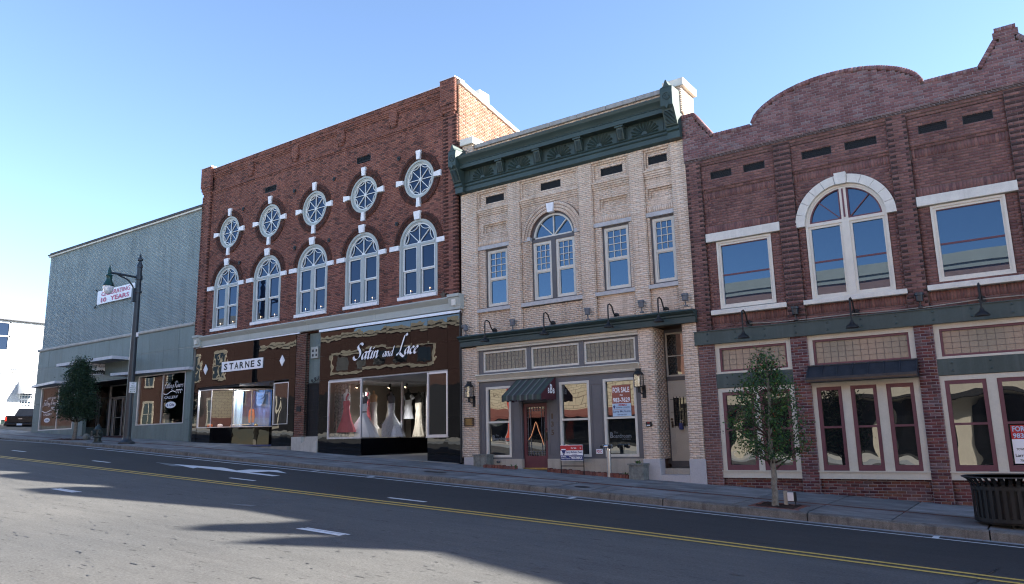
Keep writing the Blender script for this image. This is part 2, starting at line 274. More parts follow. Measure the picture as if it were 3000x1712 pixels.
# ---------------------------------------------------------------- brickwork
class Bricks:
    """accumulates single bricks (8 corners each); build() links the largest-looking whole ones as parts and joins the rest"""
    def __init__(s): s.h = []; s.mi = []; s.m = MB(); s.full = []
    def wall(s, x0, x1, z0, z1, y, cuts=(), L=.205, h=.0675, j=.008, dep=.11, dark_ends=False, soldier=False, mi=0, rec=.006, top=None, plane='xz', off=0, mortar=True, jit=.0025):
        r0 = int(math.floor(z0 / h + 1e-6)); z = r0 * h
        if soldier: hh = z1 - z0; rows = [(z0, z1, 0)]
        else: rows = []; k = r0
        if not soldier:
            while k * h < z1 - .012:
                a, b = max(z0, k * h), min(z1, (k + 1) * h)
                if b - a > .018: rows.append((a, b, k))
                k += 1
        for a, b, k in rows:
            iv = [(x0, x1)]
            for c in cuts:
                q = c(a, b)
                if q:
                    nv = []
                    for u, v in iv:
                        if q[0] > u: nv.append((u, min(v, q[0])))
                        if q[1] < v: nv.append((max(u, q[1]), v))
                    iv = [(u, v) for u, v in nv if v - u > .02]
            if top:
                nv = []
                for u, v in iv:
                    xs = np.linspace(u, v, 160); ok = np.array([top(x) for x in xs]) >= b - .02; i = 0
                    while i < 160:
                        if ok[i]:
                            st = i
                            while i + 1 < 160 and ok[i + 1]: i += 1
                            if xs[i] - xs[st] > .03: nv.append((xs[st], xs[i]))
                        i += 1
                iv = nv
            for u, v in iv:
                if mortar:
                    ym = y + rec
                    for e in (u + .006, v - .006):
                        if plane == 'xz': s.m.quad((e, ym, a - .001), (e, y + dep, a - .001), (e, y + dep, b + .001), (e, ym, b + .001))
                    if plane == 'xz': s.m.quad((u, ym, a - .001), (v, ym, a - .001), (v, ym, b + .001), (u, ym, b + .001))
                    else: s.m.quad((ym, u, a - .001), (ym, v, a - .001), (ym, v, b + .001), (ym, u, b + .001))
                w = .07 if soldier else L
                ph = off + (0 if soldier else (k % 2) * L / 2)
                i = math.floor((u - ph) / w + 1e-6); n0 = len(s.h); u0_ = None
                while ph + i * w < v - 1e-4:
                    p, q = max(u, ph + i * w), min(v, ph + (i + 1) * w); i += 1
                    if q - p < .055 and not soldier and q < v - 1e-4: u0_ = p; continue
                    if u0_ is not None: p = u0_; u0_ = None
                    if v - q < .055 and not soldier: q = v; i += 1
                    if q - p < .02: continue
                    dj = (RNG.random() - .5) * 2 * jit
                    ya = y + dj; bx = (p + j / 2, q - j / 2, a + j / 2, b - j / 2)
                    full = (not soldier) and abs(q - p - L) < 1e-3 and abs(b - a - h) < 1e-3 and plane == 'xz' and mi == 0
                    s.put(bx[0], bx[1], ya, y + dep, bx[2], bx[3], plane, mi, full)
                if dark_ends and k % 2 == 0 and len(s.h) - n0 > 1:
                    for e in (n0, len(s.h) - 1): s.mi[e] = 1; s.full[e] = False
    def put(s, x0, x1, y0, y1, z0, z1, plane='xz', mi=0, full=False):
        p = [(x0, y0, z0), (x1, y0, z0), (x1, y1, z0), (x0, y1, z0), (x0, y0, z1), (x1, y0, z1), (x1, y1, z1), (x0, y1, z1)]
        if plane != 'xz': p = [(b, a, c) for a, b, c in p]; p = [p[i] for i in (1, 0, 3, 2, 5, 4, 7, 6)]
        s.h.append(p); s.mi.append(mi); s.full.append(full)
    def ring(s, cx, cz, r0, r1, a0, a1, y, dep=.11, mi=0, w=.075, j=.008, skip=()):
        n = max(3, int(round(abs(a1 - a0) * (r0 + r1) / 2 / w)))
        s.m.band(cx, cz, r0 - .004, r1 + .006, a0, a1, max(12, n // 2), y + .007, y + dep, 0)
        for i in range(n):
            g = j / 2 / ((r0 + r1) / 2); t0 = a0 + (a1 - a0) * i / n + g; t1 = a0 + (a1 - a0) * (i + 1) / n - g
            q = [(cx + r * math.cos(t), cz + r * math.sin(t)) for r, t in ((r0, t0), (r1 - j, t0), (r1 - j, t1), (r0, t1))]
            yy = y + (RNG.random() - .5) * .005
            s.h.append([(q[3][0], yy, q[3][1]), (q[0][0], yy, q[0][1]), (q[0][0], y + dep, q[0][1]), (q[3][0], y + dep, q[3][1]), (q[2][0], yy, q[2][1]), (q[1][0], yy, q[1][1]), (q[1][0], y + dep, q[1][1]), (q[2][0], y + dep, q[2][1])])
            s.mi.append(mi); s.full.append(False)
    def mesh(s, H, MI, name, mats, parent, kind=None):
        H = np.array(H, dtype=np.float32); n = len(H); org = np.array(ORG[parent], dtype=np.float32)
        vs = (H - org).reshape(-1, 3); base = (np.arange(n) * 8)[:, None, None]
        F = np.array([(0, 1, 5, 4), (1, 2, 6, 5), (3, 0, 4, 7), (4, 5, 6, 7), (0, 3, 2, 1)]); F = (base + F[None]).reshape(-1, 4)
        me = bpy.data.meshes.new(name); me.vertices.add(len(vs)); me.vertices.foreach_set('co', vs.ravel()); nf = len(F)
        me.loops.add(nf * 4); me.loops.foreach_set('vertex_index', F.ravel().astype(np.int32)); me.polygons.add(nf)
        me.polygons.foreach_set('loop_start', (np.arange(nf) * 4).astype(np.int32)); me.polygons.foreach_set('loop_total', np.full(nf, 4, np.int32))
        me.polygons.foreach_set('material_index', np.repeat(np.array(MI, np.int32), 5))
        for m in mats: me.materials.append(M[m])
        me.update(); me.validate(); o = bpy.data.objects.new(name, me); COL.objects.link(o); o.parent = parent; ORG[o] = ORG[parent]
        if kind: o['kind'] = kind
        return o
    def build(s, parent, mats, mortar, singles=300, centre=None, name='brick'):
        sel = []
        if singles:
            C = np.array([np.mean(p, 0) for p in s.h]); d = np.linalg.norm(C - np.array(centre or (0, -20, 0)), axis=1)
            idx = [i for i in np.argsort(d) if s.full[i]][:singles]; sel = set(idx)
            if idx:
                p = np.array(s.h[idx[0]]); c = p.mean(0); p = p - c; p[:, 1] = np.array(s.h[idx[0]])[:, 1] - np.array(s.h[idx[0]])[:, 1].min()
                me = bpy.data.meshes.new(name); me.from_pydata([tuple(q) for q in p], [], [(0, 1, 5, 4), (1, 2, 6, 5), (3, 0, 4, 7), (4, 5, 6, 7), (0, 3, 2, 1)]); me.materials.append(M[mats[0]])
                for i in idx:
                    o = bpy.data.objects.new(name, me); COL.objects.link(o); o.parent = parent
                    q = np.array(s.h[i]); o.location = (q[:, 0].mean() - ORG[parent][0], q[:, 1].min() - ORG[parent][1], q[:, 2].mean() - ORG[parent][2])
        rest = [i for i in range(len(s.h)) if i not in sel]
        s.mesh([s.h[i] for i in rest], [s.mi[i] for i in rest], 'brickwork', mats, parent, 'stuff')
        if s.m.v: s.m.build('mortar_bed', mortar, parent, kind='stuff')
def cut_rect(x0, x1, z0, z1): return lambda a, b: (x0, x1) if (min(b, z1) - max(a, z0)) > .5 * (b - a) else None
def cut_circ(cx, cz, r):
    def f(a, b):
        z = (a + b) / 2 - cz
        if abs(z) >= r: return None
        q = math.sqrt(r * r - z * z); return (cx - q, cx + q)
    return f
def cut_arch(cx, zs, r):
    c = cut_circ(cx, zs, r); return lambda a, b: c(a, b) if (a + b) / 2 >= zs else None
# ---------------------------------------------------------------- lettering
_TC = {}
def textmesh(body, bold=.0, shear=0.0, space=1.0):
    k = (body, bold, shear, space)
    if k not in _TC:
        cu = bpy.data.curves.new('lettering', 'FONT'); cu.body = body; cu.size = 1; cu.offset = bold; cu.shear = shear; cu.space_character = space; cu.resolution_u = 2; cu.fill_mode = 'FRONT'
        ob = bpy.data.objects.new('lettering', cu); COL.objects.link(ob); dg = bpy.context.evaluated_depsgraph_get(); dg.update()
        me = bpy.data.meshes.new_from_object(ob.evaluated_get(dg)); v = [tuple(q.co) for q in me.vertices]; f = [tuple(p.vertices) for p in me.polygons]
        bpy.data.objects.remove(ob); bpy.data.curves.remove(cu); bpy.data.meshes.remove(me); a = np.array(v); _TC[k] = (a, f)
    return _TC[k]
def text(mb, body, x0, x1, z0, z1, y, bold=.0, shear=0, space=1.0, mi=0, keep=False, mapf=None):
    """fits the lettering into the box x0..x1, z0..z1 on a plane y, facing -y (mapf: own mapping (u,v)->xyz)"""
    a, f = textmesh(body, bold, shear, space); lo, hi = a.min(0), a.max(0); sx = (x1 - x0) / (hi[0] - lo[0]); sz = (z1 - z0) / (hi[1] - lo[1]); ox = 0
    if keep:
        k = min(abs(sx), sz); ox = ((x1 - x0) - (hi[0] - lo[0]) * k) / 2; sx = k; sz = k
    P = [(x0 + ox + (p[0] - lo[0]) * sx, z0 + (p[1] - lo[1]) * sz) for p in a]
    mb.add([mapf(u, w) if mapf else (u, y, w) for u, w in P], f, mi)
GL = {'S': (1.35, [[(1.15, 2.05), (.98, 2.3), (.6, 2.36), (.3, 2.1), (.35, 1.75), (.75, 1.3), (.95, .85), (.8, .3), (.35, 0), (-.1, .12), (-.3, .5)]]),
 'a': (1.0, [[(.78, .95), (.45, 1), (.12, .65), (.1, .2), (.3, 0), (.6, .3), (.8, .95)], [(.84, 1), (.72, .25), (.85, 0), (1.02, .2)]]),
 't': (.72, [[(.42, 1.65), (.25, .35), (.35, 0), (.65, .15)], [(0, 1), (.7, 1.06)]]), 'i': (.5, [[(.22, 1), (.1, .2), (.2, 0), (.45, .2)], [(.3, 1.5), (.37, 1.4)]]),
 'n': (1.0, [[(.18, 1), (.05, 0)], [(.1, .6), (.4, .96), (.66, .9), (.6, .3), (.7, 0), (.95, .2)]]), 'd': (1.05, [[(.78, .95), (.45, 1), (.12, .65), (.1, .2), (.3, 0), (.6, .3), (.8, .95)], [(1.02, 2.0), (.75, .3), (.85, 0), (1.05, .15)]]),
 'L': (1.35, [[(1.35, 2.75), (1.15, 3.0), (.85, 2.75), (.58, 1.6), (.3, .35), (0, 0), (-.18, .18), (.2, .3), (.8, -.12), (1.3, -.35), (1.55, -.2)]]), 'c': (.85, [[(.75, .8), (.5, 1), (.15, .65), (.15, .15), (.4, 0), (.75, .2)]]),
 'e': (.85, [[(.15, .45), (.6, .65), (.65, .9), (.4, 1), (.12, .6), (.15, .12), (.45, 0), (.8, .25)]]), 'F': (1.2, [[(1.75, 2.1), (1.2, 2.15), (.5, 2.2), (.1, 1.95)], [(.95, 2.1), (.7, 1.0), (.4, -.3), (0, -.6), (-.4, -.4)], [(.2, 1.05), (1.1, 1.1)]]),
 'l': (.55, [[(.4, 2), (.15, .3), (.25, 0), (.52, .2)]]), 'g': (1.0, [[(.78, .95), (.45, 1), (.12, .65), (.1, .2), (.3, 0), (.6, .3), (.8, .95)], [(.84, 1), (.7, -.3), (.4, -.7), (.05, -.5)]]),
 'R': (1.5, [[(.4, 2.1), (.15, 0)], [(-.3, 1.6), (.1, 2.1), (.8, 2.2), (1.05, 1.7), (.7, 1.2), (.3, 1.1)], [(.55, 1.1), (.95, .3), (1.4, -.05), (1.6, .15)]]), 'v': (.85, [[(.08, 1), (.25, .1), (.38, .05), (.75, .7), (.7, 1)]]),
 'r': (.7, [[(.18, 1), (.05, 0)], [(.1, .6), (.4, 1), (.62, .88)]]), 's': (.75, [[(.62, .85), (.36, 1), (.2, .75), (.5, .4), (.4, .03), (.03, .05)]]), ' ': (.55, [])}
def script(mb, body, x0, x1, z0, y, xh, w=.2, slant=.22, mi=0, weight=1):
    """broad-nib handwriting drawn stroke by stroke; xh = height of a small letter in metres"""
    tot = sum(GL[c][0] for c in body); kx = (x1 - x0) / tot; cx = 0; yy = y
    nib = (math.cos(math.radians(38)) * w / 2, math.sin(math.radians(38)) * w / 2 * weight)
    for ch in body:
        for st in GL[ch][1]:
            P = [Vector((a, b)) for a, b in st]; pts = []
            for i in range(len(P) - 1):
                p0, p1, p2, p3 = P[max(i - 1, 0)], P[i], P[i + 1], P[min(i + 2, len(P) - 1)]
                for t in np.linspace(0, 1, 5 if len(P) > 2 else 2)[(1 if i else 0):]:
                    pts.append(.5 * ((2 * p1) + (p2 - p0) * t + (2 * p0 - 5 * p1 + 4 * p2 - p3) * t * t + (3 * p1 - p0 - 3 * p2 + p3) * t ** 3))
            yy -= .0004; R = []
            for q in pts: R.append([(x0 + (cx + q.x + s * nib[0] + (q.y + s * nib[1]) * slant) * kx, yy, z0 + (q.y + s * nib[1]) * xh) for s in (-1, 1)])
            b = len(mb.v); mb.add([p for r in R for p in r], [(2 * i, 2 * i + 1, 2 * i + 3, 2 * i + 2) for i in range(len(R) - 1)], mi)
        cx += GL[ch][0]
# ---------------------------------------------------------------- ground heights
TX = [-80, -60, -47, -40.9, -35, -28.9, -22.5, -16.6, -10.26, -5.66, -1.16, 4, 12, 40]
TZ = [2.6, 1.62, .93, .60, .345, .04, -.40, -.755, -1.14, -1.435, -1.724, -2.06, -2.57, -4.3]
GZ = [2.5, 1.52, .83, .52, .245, -.105, -.51, -.88, -1.277, -1.59, -1.881, -2.21, -2.72, -4.45]
CX = [-80, -60, -47, -38, -30.5, -25.5, -21.5, -14.2, -9.3, -5.7, -2.6, -.57, 4, 12, 40]
CZ = [2.3, 1.3, .65, .2, -.2, -.47, -.685, -1.09, -1.36, -1.56, -1.755, -1.888, -2.17, -2.67, -4.4]
def kerb(x): return float(np.interp(x, TX, TZ))
def walk(x, y): return kerb(x) + .012 * (y + 4)
def road(x, y):
    g = np.interp(x, TX, GZ); c = np.interp(x, CX, CZ); t = min(max((-4 - y) / 4, 0), 1); return float(g + (c - g) * t)
# ================================================================ GROUND, ROAD, PAVEMENT
def sheet(name, xs, ys, zf, mat, parent=None, **kw):
    mb = MB(); n = len(ys)
    for x in xs:
        for y in ys: mb.v.append((x, y, zf(x, y)))
    for i in range(len(xs) - 1):
        for k in range(n - 1): mb.f.append((i * n + k, (i + 1) * n + k, (i + 1) * n + k + 1, i * n + k + 1)); mb.mi.append(0)
    return mb.build(name, mat, parent, smooth=True, **kw)
def far_z(x, y):
    z = road(max(-80, min(40, x)), -8); return z - .35
sheet('ground', list(np.linspace(-900, -90, 10)) + list(np.linspace(-80, 40, 40)) + list(np.linspace(60, 900, 10)), list(np.linspace(-900, -60, 8)) + [-40, -24, -16, -8, -2, 4, 12, 20, 40] + list(np.linspace(80, 900, 8)), far_z, 'gutter', kind='structure')
road_o = thing('road', 'grey asphalt street sloping down past the shops', 'road', (0, 0, 0), kind='structure')
sheet('road_surface', list(np.arange(-80, 41, 1.0)), [-17.5, -16, -14, -12, -10, -8, -7, -6, -5, -4.15], road, 'asphalt', road_o)
sheet('gutter', list(np.arange(-80, 41, 1.0)), [-4.2, -4.0], lambda x, y: road(x, y) + .004, 'gutter', road_o)
def mark(name, pts_fn, xs, y0f, y1f, mat, lift=.006):
    mb = MB(); xs = list(xs)
    for x in xs: mb.v += [(x, y0f(x), road(x, y0f(x)) + lift), (x, y1f(x), road(x, y1f(x)) + lift)]
    for i in range(len(xs) - 1): mb.f.append((2 * i, 2 * i + 2, 2 * i + 3, 2 * i + 1)); mb.mi.append(0)
    return mb.build(name, mat, road_o)
mark('yellow_line', None, np.arange(-75, 40, 1.0), lambda x: -8.0, lambda x: -7.89, 'paint_yellow')
mark('yellow_line', None, np.arange(-75, 40, 1.0), lambda x: -8.27, lambda x: -8.16, 'paint_yellow')
mark('edge_line', None, np.arange(-31.6, 30, .8), lambda x: -4.57, lambda x: -4.49, 'paint_white')
for x0 in (-40.0, -32.95, -26.2, -18.3, -12.2, -5.0 - .2, 1.8):
    yc = float(np.interp(x0, [-40, -33, -26, -18, -12, 5], [-6.3, -6.64, -6.94, -7.23, -7.44, -7.9]))
    if x0 < -6: mark('lane_dash', None, np.linspace(x0, x0 + 1.08, 3), lambda x: yc - .06, lambda x: yc + .06, 'paint_white', .008)
for x0 in (-26.6, -18.4, -10.08, -1.8):
    yc = -11.6; mark('lane_dash', None, np.linspace(x0, x0 + 1.0, 3), lambda x: yc - .11, lambda x: yc + .02, 'paint_white'); mark('lane_dash', None, np.linspace(x0 + .04, x0 + 1.03, 3), lambda x: yc + .035, lambda x: yc + .10, 'paint_white')
def flat_shape(name, polys, mat, lift=.008):
    mb = MB()
    for pl in polys: mb.add([(x, y, road(x, y) + lift) for x, y in pl], [tuple(range(len(pl)))])
    return mb.build(name, mat, road_o)
flat_shape('turn_arrow', [[(-23.11, -5.95), (-21.4, -6.33), (-21.54, -6.11), (-21.21, -5.87), (-20.9, -5.62)], [(-21.54, -6.11), (-19.9, -6.15), (-17.85, -6.18), (-17.79, -5.96), (-19.2, -5.94), (-19.9, -5.87), (-20.9, -5.62), (-21.21, -5.87)], [(-19.9, -5.87), (-19.2, -5.94), (-19.08, -5.78), (-18.99, -5.42), (-19.15, -5.0), (-19.6, -5.25), (-19.89, -5.44)], [(-18.99, -5.42), (-18.21, -5.40), (-19.15, -5.0)]], 'paint_white')
flat_shape('faded_arrow_head', [[(-24.13, -5.96), (-22.49, -6.36), (-22.2, -6.16), (-22.9, -5.98), (-22.75, -5.9)]], 'paint_faded', .006)
flat_shape('faded_dash', [[(-13.6, -10.55), (-12.9, -10.5), (-12.9, -10.36), (-13.2, -10.38)]], 'paint_faded')
for xc in (-24.6, -18.2, -15.9, -9.35, -1.95): flat_shape('parking_tick', [[(xc - .05, -4.5), (xc + .05, -4.5), (xc + .05, -4.2), (xc - .05, -4.2)]], 'paint_white', .007)
mb = MB()  # thin cracks, sealed dark
def crack(pts, w=.018):
    for (ax, ay), (bx, by) in zip(pts[:-1], pts[1:]):
        d = math.hypot(bx - ax, by - ay); nx, ny = -(by - ay) / d * w, (bx - ax) / d * w
        mb.add([(x, y, road(x, y) + .005) for x, y in ((ax - nx, ay - ny), (bx - nx, by - ny), (bx + nx, by + ny), (ax + nx, ay + ny))], [(0, 1, 2, 3)])
for a, b, n in (((-14.2, -9.6), (-12.3, -8.3), 22), ((-1.1, -8.7), (-.9, -7.2), 14), ((-12.9, -9.4), (-13.7, -10.0), 8)):
    p = [(a[0] + (b[0] - a[0]) * i / n + RNG.normal() * .03, a[1] + (b[1] - a[1]) * i / n + RNG.normal() * .03) for i in range(n + 1)]; crack(p, .009)
mb.build('crack', 'black_print', road_o, kind='stuff')
mb = MB()  # small dark tar flecks and scuffs drawn out along the direction of travel
for k in range(620):
    x = RNG.uniform(-24, 2); y = -8.6 - 7.4 * RNG.random() ** .8; l = .02 + .1 * RNG.random() ** 3; w = RNG.uniform(.004, .012); n = 7
    P = [(x + l * math.cos(t) * (.8 + .4 * RNG.random()), y + w * math.sin(t) * (.6 + .8 * RNG.random())) for t in np.linspace(0, 2 * PI, n, endpoint=False)]
    mb.add([(p, q, road(p, q) + .004) for p, q in P], [tuple(range(n))])
mb.build('tar_flecks', 'sheet_metal', road_o, kind='stuff')
# far-side pavement, kerb stones 3.05 m long with open joints
kerb_o = thing('kerb', 'worn concrete kerb along the shops', 'kerb', (0, 0, 0), kind='structure')
x = -1.16 - 3.05 * 24
while x < 30:
    a, b = x + .012, x + 3.05 - .012; mb = MB(); xs = np.linspace(a, b, 5)
    for i in range(4):
        u, v = xs[i], xs[i + 1]; zu, zv = kerb(u), kerb(v); wob = RNG.normal(0, .004, 4)
        mb.hexa([(u, -4.0 - .02, zu - .4), (v, -4.0 - .02, zv - .4), (v, -3.78, zv - .4), (u, -3.78, zu - .4), (u, -3.975, zu - .02), (v, -3.975, zv - .02), (v, -3.78, zv + .003), (u, -3.78, zu + .003)])
        mb.hexa([(u, -3.974, zu - .021), (v, -3.974, zv - .021), (v, -3.782, zv - .1), (u, -3.782, zu - .1), (u, -3.94, zu), (v, -3.94, zv), (v, -3.782, zv + .004), (u, -3.782, zu + .004)])
    mb.build('kerb_stone', 'kerb_stone', kerb_o); x += 3.05
pav = thing('pavement', 'concrete slab pavement in front of the shops', 'pavement', (0, 0, 0), kind='structure')
sheet('slab_bed', list(np.arange(-80, 31, 1.0)), [-3.9, 0.6], lambda x, y: walk(x, y) - .09, 'black_print', pav)
PITS = [(-5.46, -4.48, -3.72, -2.75), (-37.7, -35.9, -3.3, -2.2)]
x = -1.2 - 1.525 * 48
yS = -2.2
while x < 28:
    for y0, y1 in ((-3.77, yS - .11), (yS + .11, .55)):
        a, b = x + .017, x + 1.525 - .017; cells = [(a, b, y0, y1)]
        for px0, px1, py0, py1 in PITS:
            nc = []
            for (u, v, s, t) in cells:
                if px1 <= u or px0 >= v or py1 <= s or py0 >= t: nc.append((u, v, s, t)); continue
                if px0 > u: nc.append((u, px0, s, t))
                if px1 < v: nc.append((px1, v, s, t))
                m0, m1 = max(u, px0), min(v, px1)
                if py0 > s: nc.append((m0, m1, s, py0))
                if py1 < t: nc.append((m0, m1, py1, t))
            cells = nc
        mb = MB(); dz = RNG.normal() * .002
        for (u, v, s, t) in cells: mb.hexa([(u, s, walk(u, s) - .12), (v, s, walk(v, s) - .12), (v, t, walk(v, t) - .12), (u, t, walk(u, t) - .12), (u, s, walk(u, s) + dz), (v, s, walk(v, s) + dz), (v, t, walk(v, t) + dz), (u, t, walk(u, t) + dz)])
        if cells: mb.build('slab', 'concrete_slab', pav)
    x += 1.525
mb = MB(); mb.box(-.049, .049, -.1, .1, -.06, 0); b0 = mb.build('brick', 'brick_walk', pav)
x = -28.6; first = True; nb_ = 0
while x < 4 and nb_ < 300:
    o = b0 if first else bpy.data.objects.new('brick', b0.data)
    if not first: COL.objects.link(o); o.parent = pav
    first = False; o.location = (x, yS, walk(x, yS) - .002); o.rotation_euler = (0, math.atan(.063), 0); x += .107; nb_ += 1
    if any(p[0] - .1 < x < p[1] + .1 and p[2] < yS < p[3] for p in PITS): x = max(x, 0) if x > 0 else x
mb = MB(); x = -46.0
while x < -28.65: z = walk(x, yS) - .002; mb.hexa([(x - .049, yS - .1, z - .05), (x + .049, yS - .1, z - .055), (x + .049, yS + .1, z - .055), (x - .049, yS + .1, z - .05), (x - .049, yS - .1, z + .003), (x + .049, yS - .1, z - .003), (x + .049, yS + .1, z - .003), (x - .049, yS + .1, z + .003)]); x += .107
mb.build('far_bricks', 'brick_walk', pav, kind='stuff')
for px0, px1, py0, py1 in PITS:   # planting pits with brick edging
    mb = MB(); n = 14
    xs = np.linspace(px0 + .1, px1 - .1, n); ys = np.linspace(py0 + .1, py1 - .1, 9); base = len(mb.v)
    for u in xs:
        for v in ys: mb.v.append((u, v, walk(u, v) - .02 + .05 * RNG.random()))
    for i in range(n - 1):
        for k in range(8): mb.f.append((i * 9 + k, (i + 1) * 9 + k, (i + 1) * 9 + k + 1, i * 9 + k + 1)); mb.mi.append(0)
    mb.build('mulch', 'mulch', pav, kind='stuff')
    u = px0
    while u < px1 - .05:
        for v in (py0 + .05, py1 - .05):
            mb = MB(); mb.hexa([(u + .004, v - .05, walk(u, v) - .08), (u + .2, v - .05, walk(u + .2, v) - .08), (u + .2, v + .05, walk(u + .2, v) - .08), (u + .004, v + .05, walk(u, v) - .08), (u + .004, v - .05, walk(u, v) + .008), (u + .2, v - .05, walk(u + .2, v) + .008), (u + .2, v + .05, walk(u + .2, v) + .008), (u + .004, v + .05, walk(u, v) + .008)]); mb.build('brick', 'brick_edging', pav)
        u += .206
    v = py0 + .12
    while v < py1 - .15:
        for u in (px0 + .05, px1 - .05):
            mb = MB(); mb.box(u - .05, u + .05, v, v + .19, walk(u, v) - .08, walk(u, v) + .008); mb.build('brick', 'brick_edging', pav)
        v += .2
# cross street and lot beyond the grey-green shop
def lot(x, y): return float(np.interp(x, TX, TZ)) - .03 + .012 * min(y, 6)
sheet('side_street', list(np.arange(-75, -46.9, 1.0)), [.58, 3, 6, 10, 20, 40], lot, 'asphalt', kind='structure')
flat = MB(); flat.add([(xx, yy, lot(xx, yy) + .006) for xx, yy in ((-52, .7), (-48.6, .7), (-48.6, .85), (-52, .85))], [(0, 1, 2, 3)]); flat.build('bay_line', 'paint_white', kind='structure')
# near-side kerb and pavement (under the camera, seen in reflections)
near = thing('near_pavement', 'sunlit concrete pavement on the near side', 'pavement', (0, 0, 0), kind='structure')
sheet('near_slab_bed', list(np.arange(-80, 41, 2.0)), [-22.6, -17.6], lambda x, y: road(x, -16) + .15, 'stone_ledge', near)
sheet('near_kerb', list(np.arange(-80, 41, 2.0)), [-17.6, -17.5, -17.45], lambda x, y: road(x, -16) + (.15 if y < -17.48 else -.02), 'gutter', near)
# service covers let into the slabs
for nm, cx_, cy_, rx, ry in (('meter_cover', -14.95, -2.93, .19, .16), ('meter_cover', -14.55, -2.95, .19, .2), ('meter_cover', -9.72, -3.22, .2, .17), ('drain_cover', -24.6, -3.1, .14, .28)):
    mb = MB(); mb.add([(cx_ + rx * math.cos(t), cy_ + ry * math.sin(t), walk(cx_ + rx * math.cos(t), cy_) + .007) for t in np.linspace(0, 2 * PI, 20, endpoint=False)], [tuple(range(20))]); mb.build(nm, 'iron_cover', pav)
mb = MB()
for (ax, ay), (bx, by) in (((-10.15, -3.72), (-10.25, -2.55)), ((-10.25, -2.55), (-9.3, -2.55)), ((-9.3, -2.55), (-9.2, -3.72))):
    d = math.hypot(bx - ax, by - ay); nx, ny = -(by - ay) / d * .012, (bx - ax) / d * .012
    mb.add([(p, q, walk(p, q) + .006) for p, q in ((ax - nx, ay - ny), (bx - nx, by - ny), (bx + nx, by + ny), (ax + nx, ay + ny))], [(0, 1, 2, 3)])
mb.build('saw_cut', 'iron_cover', pav)
# ================================================================ RED BRICK BUILDING WITH ROUND WINDOWS (two shops)
B = thing('commercial_building', 'tall red brick building with five round windows above five arched ones', 'building', (-24, 0, 0))
XW = [-29.58 + 2.875 * i for i in range(5)]; RC = .74; ZC = 9.54; RA = .92; ZS = 7.1
br = Bricks(); cuts = []
for xc in XW: cuts += [cut_circ(xc + .04, ZC, 1.0), cut_rect(xc - RA, xc + RA, 5.03, ZS), cut_arch(xc, ZS, 1.165)]
cuts += [cut_rect(-27.1, -26.33, 10.87, 11.13), cut_rect(-21.35, -20.59, 10.9, 11.17)]
for xc in XW:
    cuts += [cut_rect(xc - 1.37, xc - .9, 6.96, 7.15), cut_rect(xc + .9, xc + 1.29, 6.96, 7.15)]
br.wall(-31.05, -16.85, 4.86, 11.62, 0, cuts)
br.wall(-31.72, -31.06, 4.4, 11.62, -.07, dark_ends=True); br.wall(-16.84, -16.21, 4.86, 11.62, -.05, dark_ends=True)
# corbelled frieze: stepped courses, sunk panels with small corbelled piers, top band
br.wall(-31.05, -16.85, 11.62, 11.69, -.02); br.wall(-31.05, -16.85, 11.69, 11.76, -.04); br.wall(-31.05, -16.85, 11.76, 11.83, -.015)
PX = [-28.18, -25.14, -22.29, -19.38]; ed = [-31.05] + PX + [-16.85]
for i in range(5):
    a = ed[i] + (.2 if i else 0); b = ed[i + 1] - (.2 if i < 4 else 0)
    br.wall(a, b, 11.83, 12.42, .03); br.wall(a, b, 12.42, 12.49, .0); br.wall(a, b, 12.49, 12.56, -.025)
for p in PX:
    br.wall(p - .2, p + .2, 12.15, 12.56, -.05); br.wall(p - .15, p + .15, 12.02, 12.15, -.04); br.wall(p - .1, p + .1, 11.9, 12.02, -.025); br.wall(p - .2, p + .2, 11.83, 11.9, .028)
br.wall(-31.05, -16.85, 12.56, 12.63, -.05); br.wall(-31.05, -16.85, 12.63, 12.70, -.035); br.wall(-31.05, -16.85, 12.70, 12.86, -.06)
for a, b in ((-31.8, -31.0), (-16.9, -16.2)):
    br.wall(a, b, 12.0, 12.98, -.16); br.wall(a + .03, b - .03, 11.86, 12.0, -.13); br.wall(a + .08, b - .05, 11.74, 11.86, -.1); br.wall(a + .15, b - .1, 11.62, 11.74, -.075)
for xc in XW:
    for q in range(4):
        a0 = PI / 2 * q + .16; br.ring(xc + .04, ZC, RC, .87, a0, a0 + PI / 2 - .32, -.03, mi=1); br.ring(xc + .04, ZC, .875, 1.0, a0, a0 + PI / 2 - .32, -.045, mi=1)
    for a0, a1 in ((.06, PI / 2 - .16), (PI / 2 + .16, PI - .06)):
        br.ring(xc, ZS, RA, 1.04, a0, a1, -.02, mi=1); br.ring(xc, ZS, 1.045, 1.165, a0, a1, -.04, mi=1)
br.build(B, ['brick_b', 'brick_b_dark'], 'mortar_b')
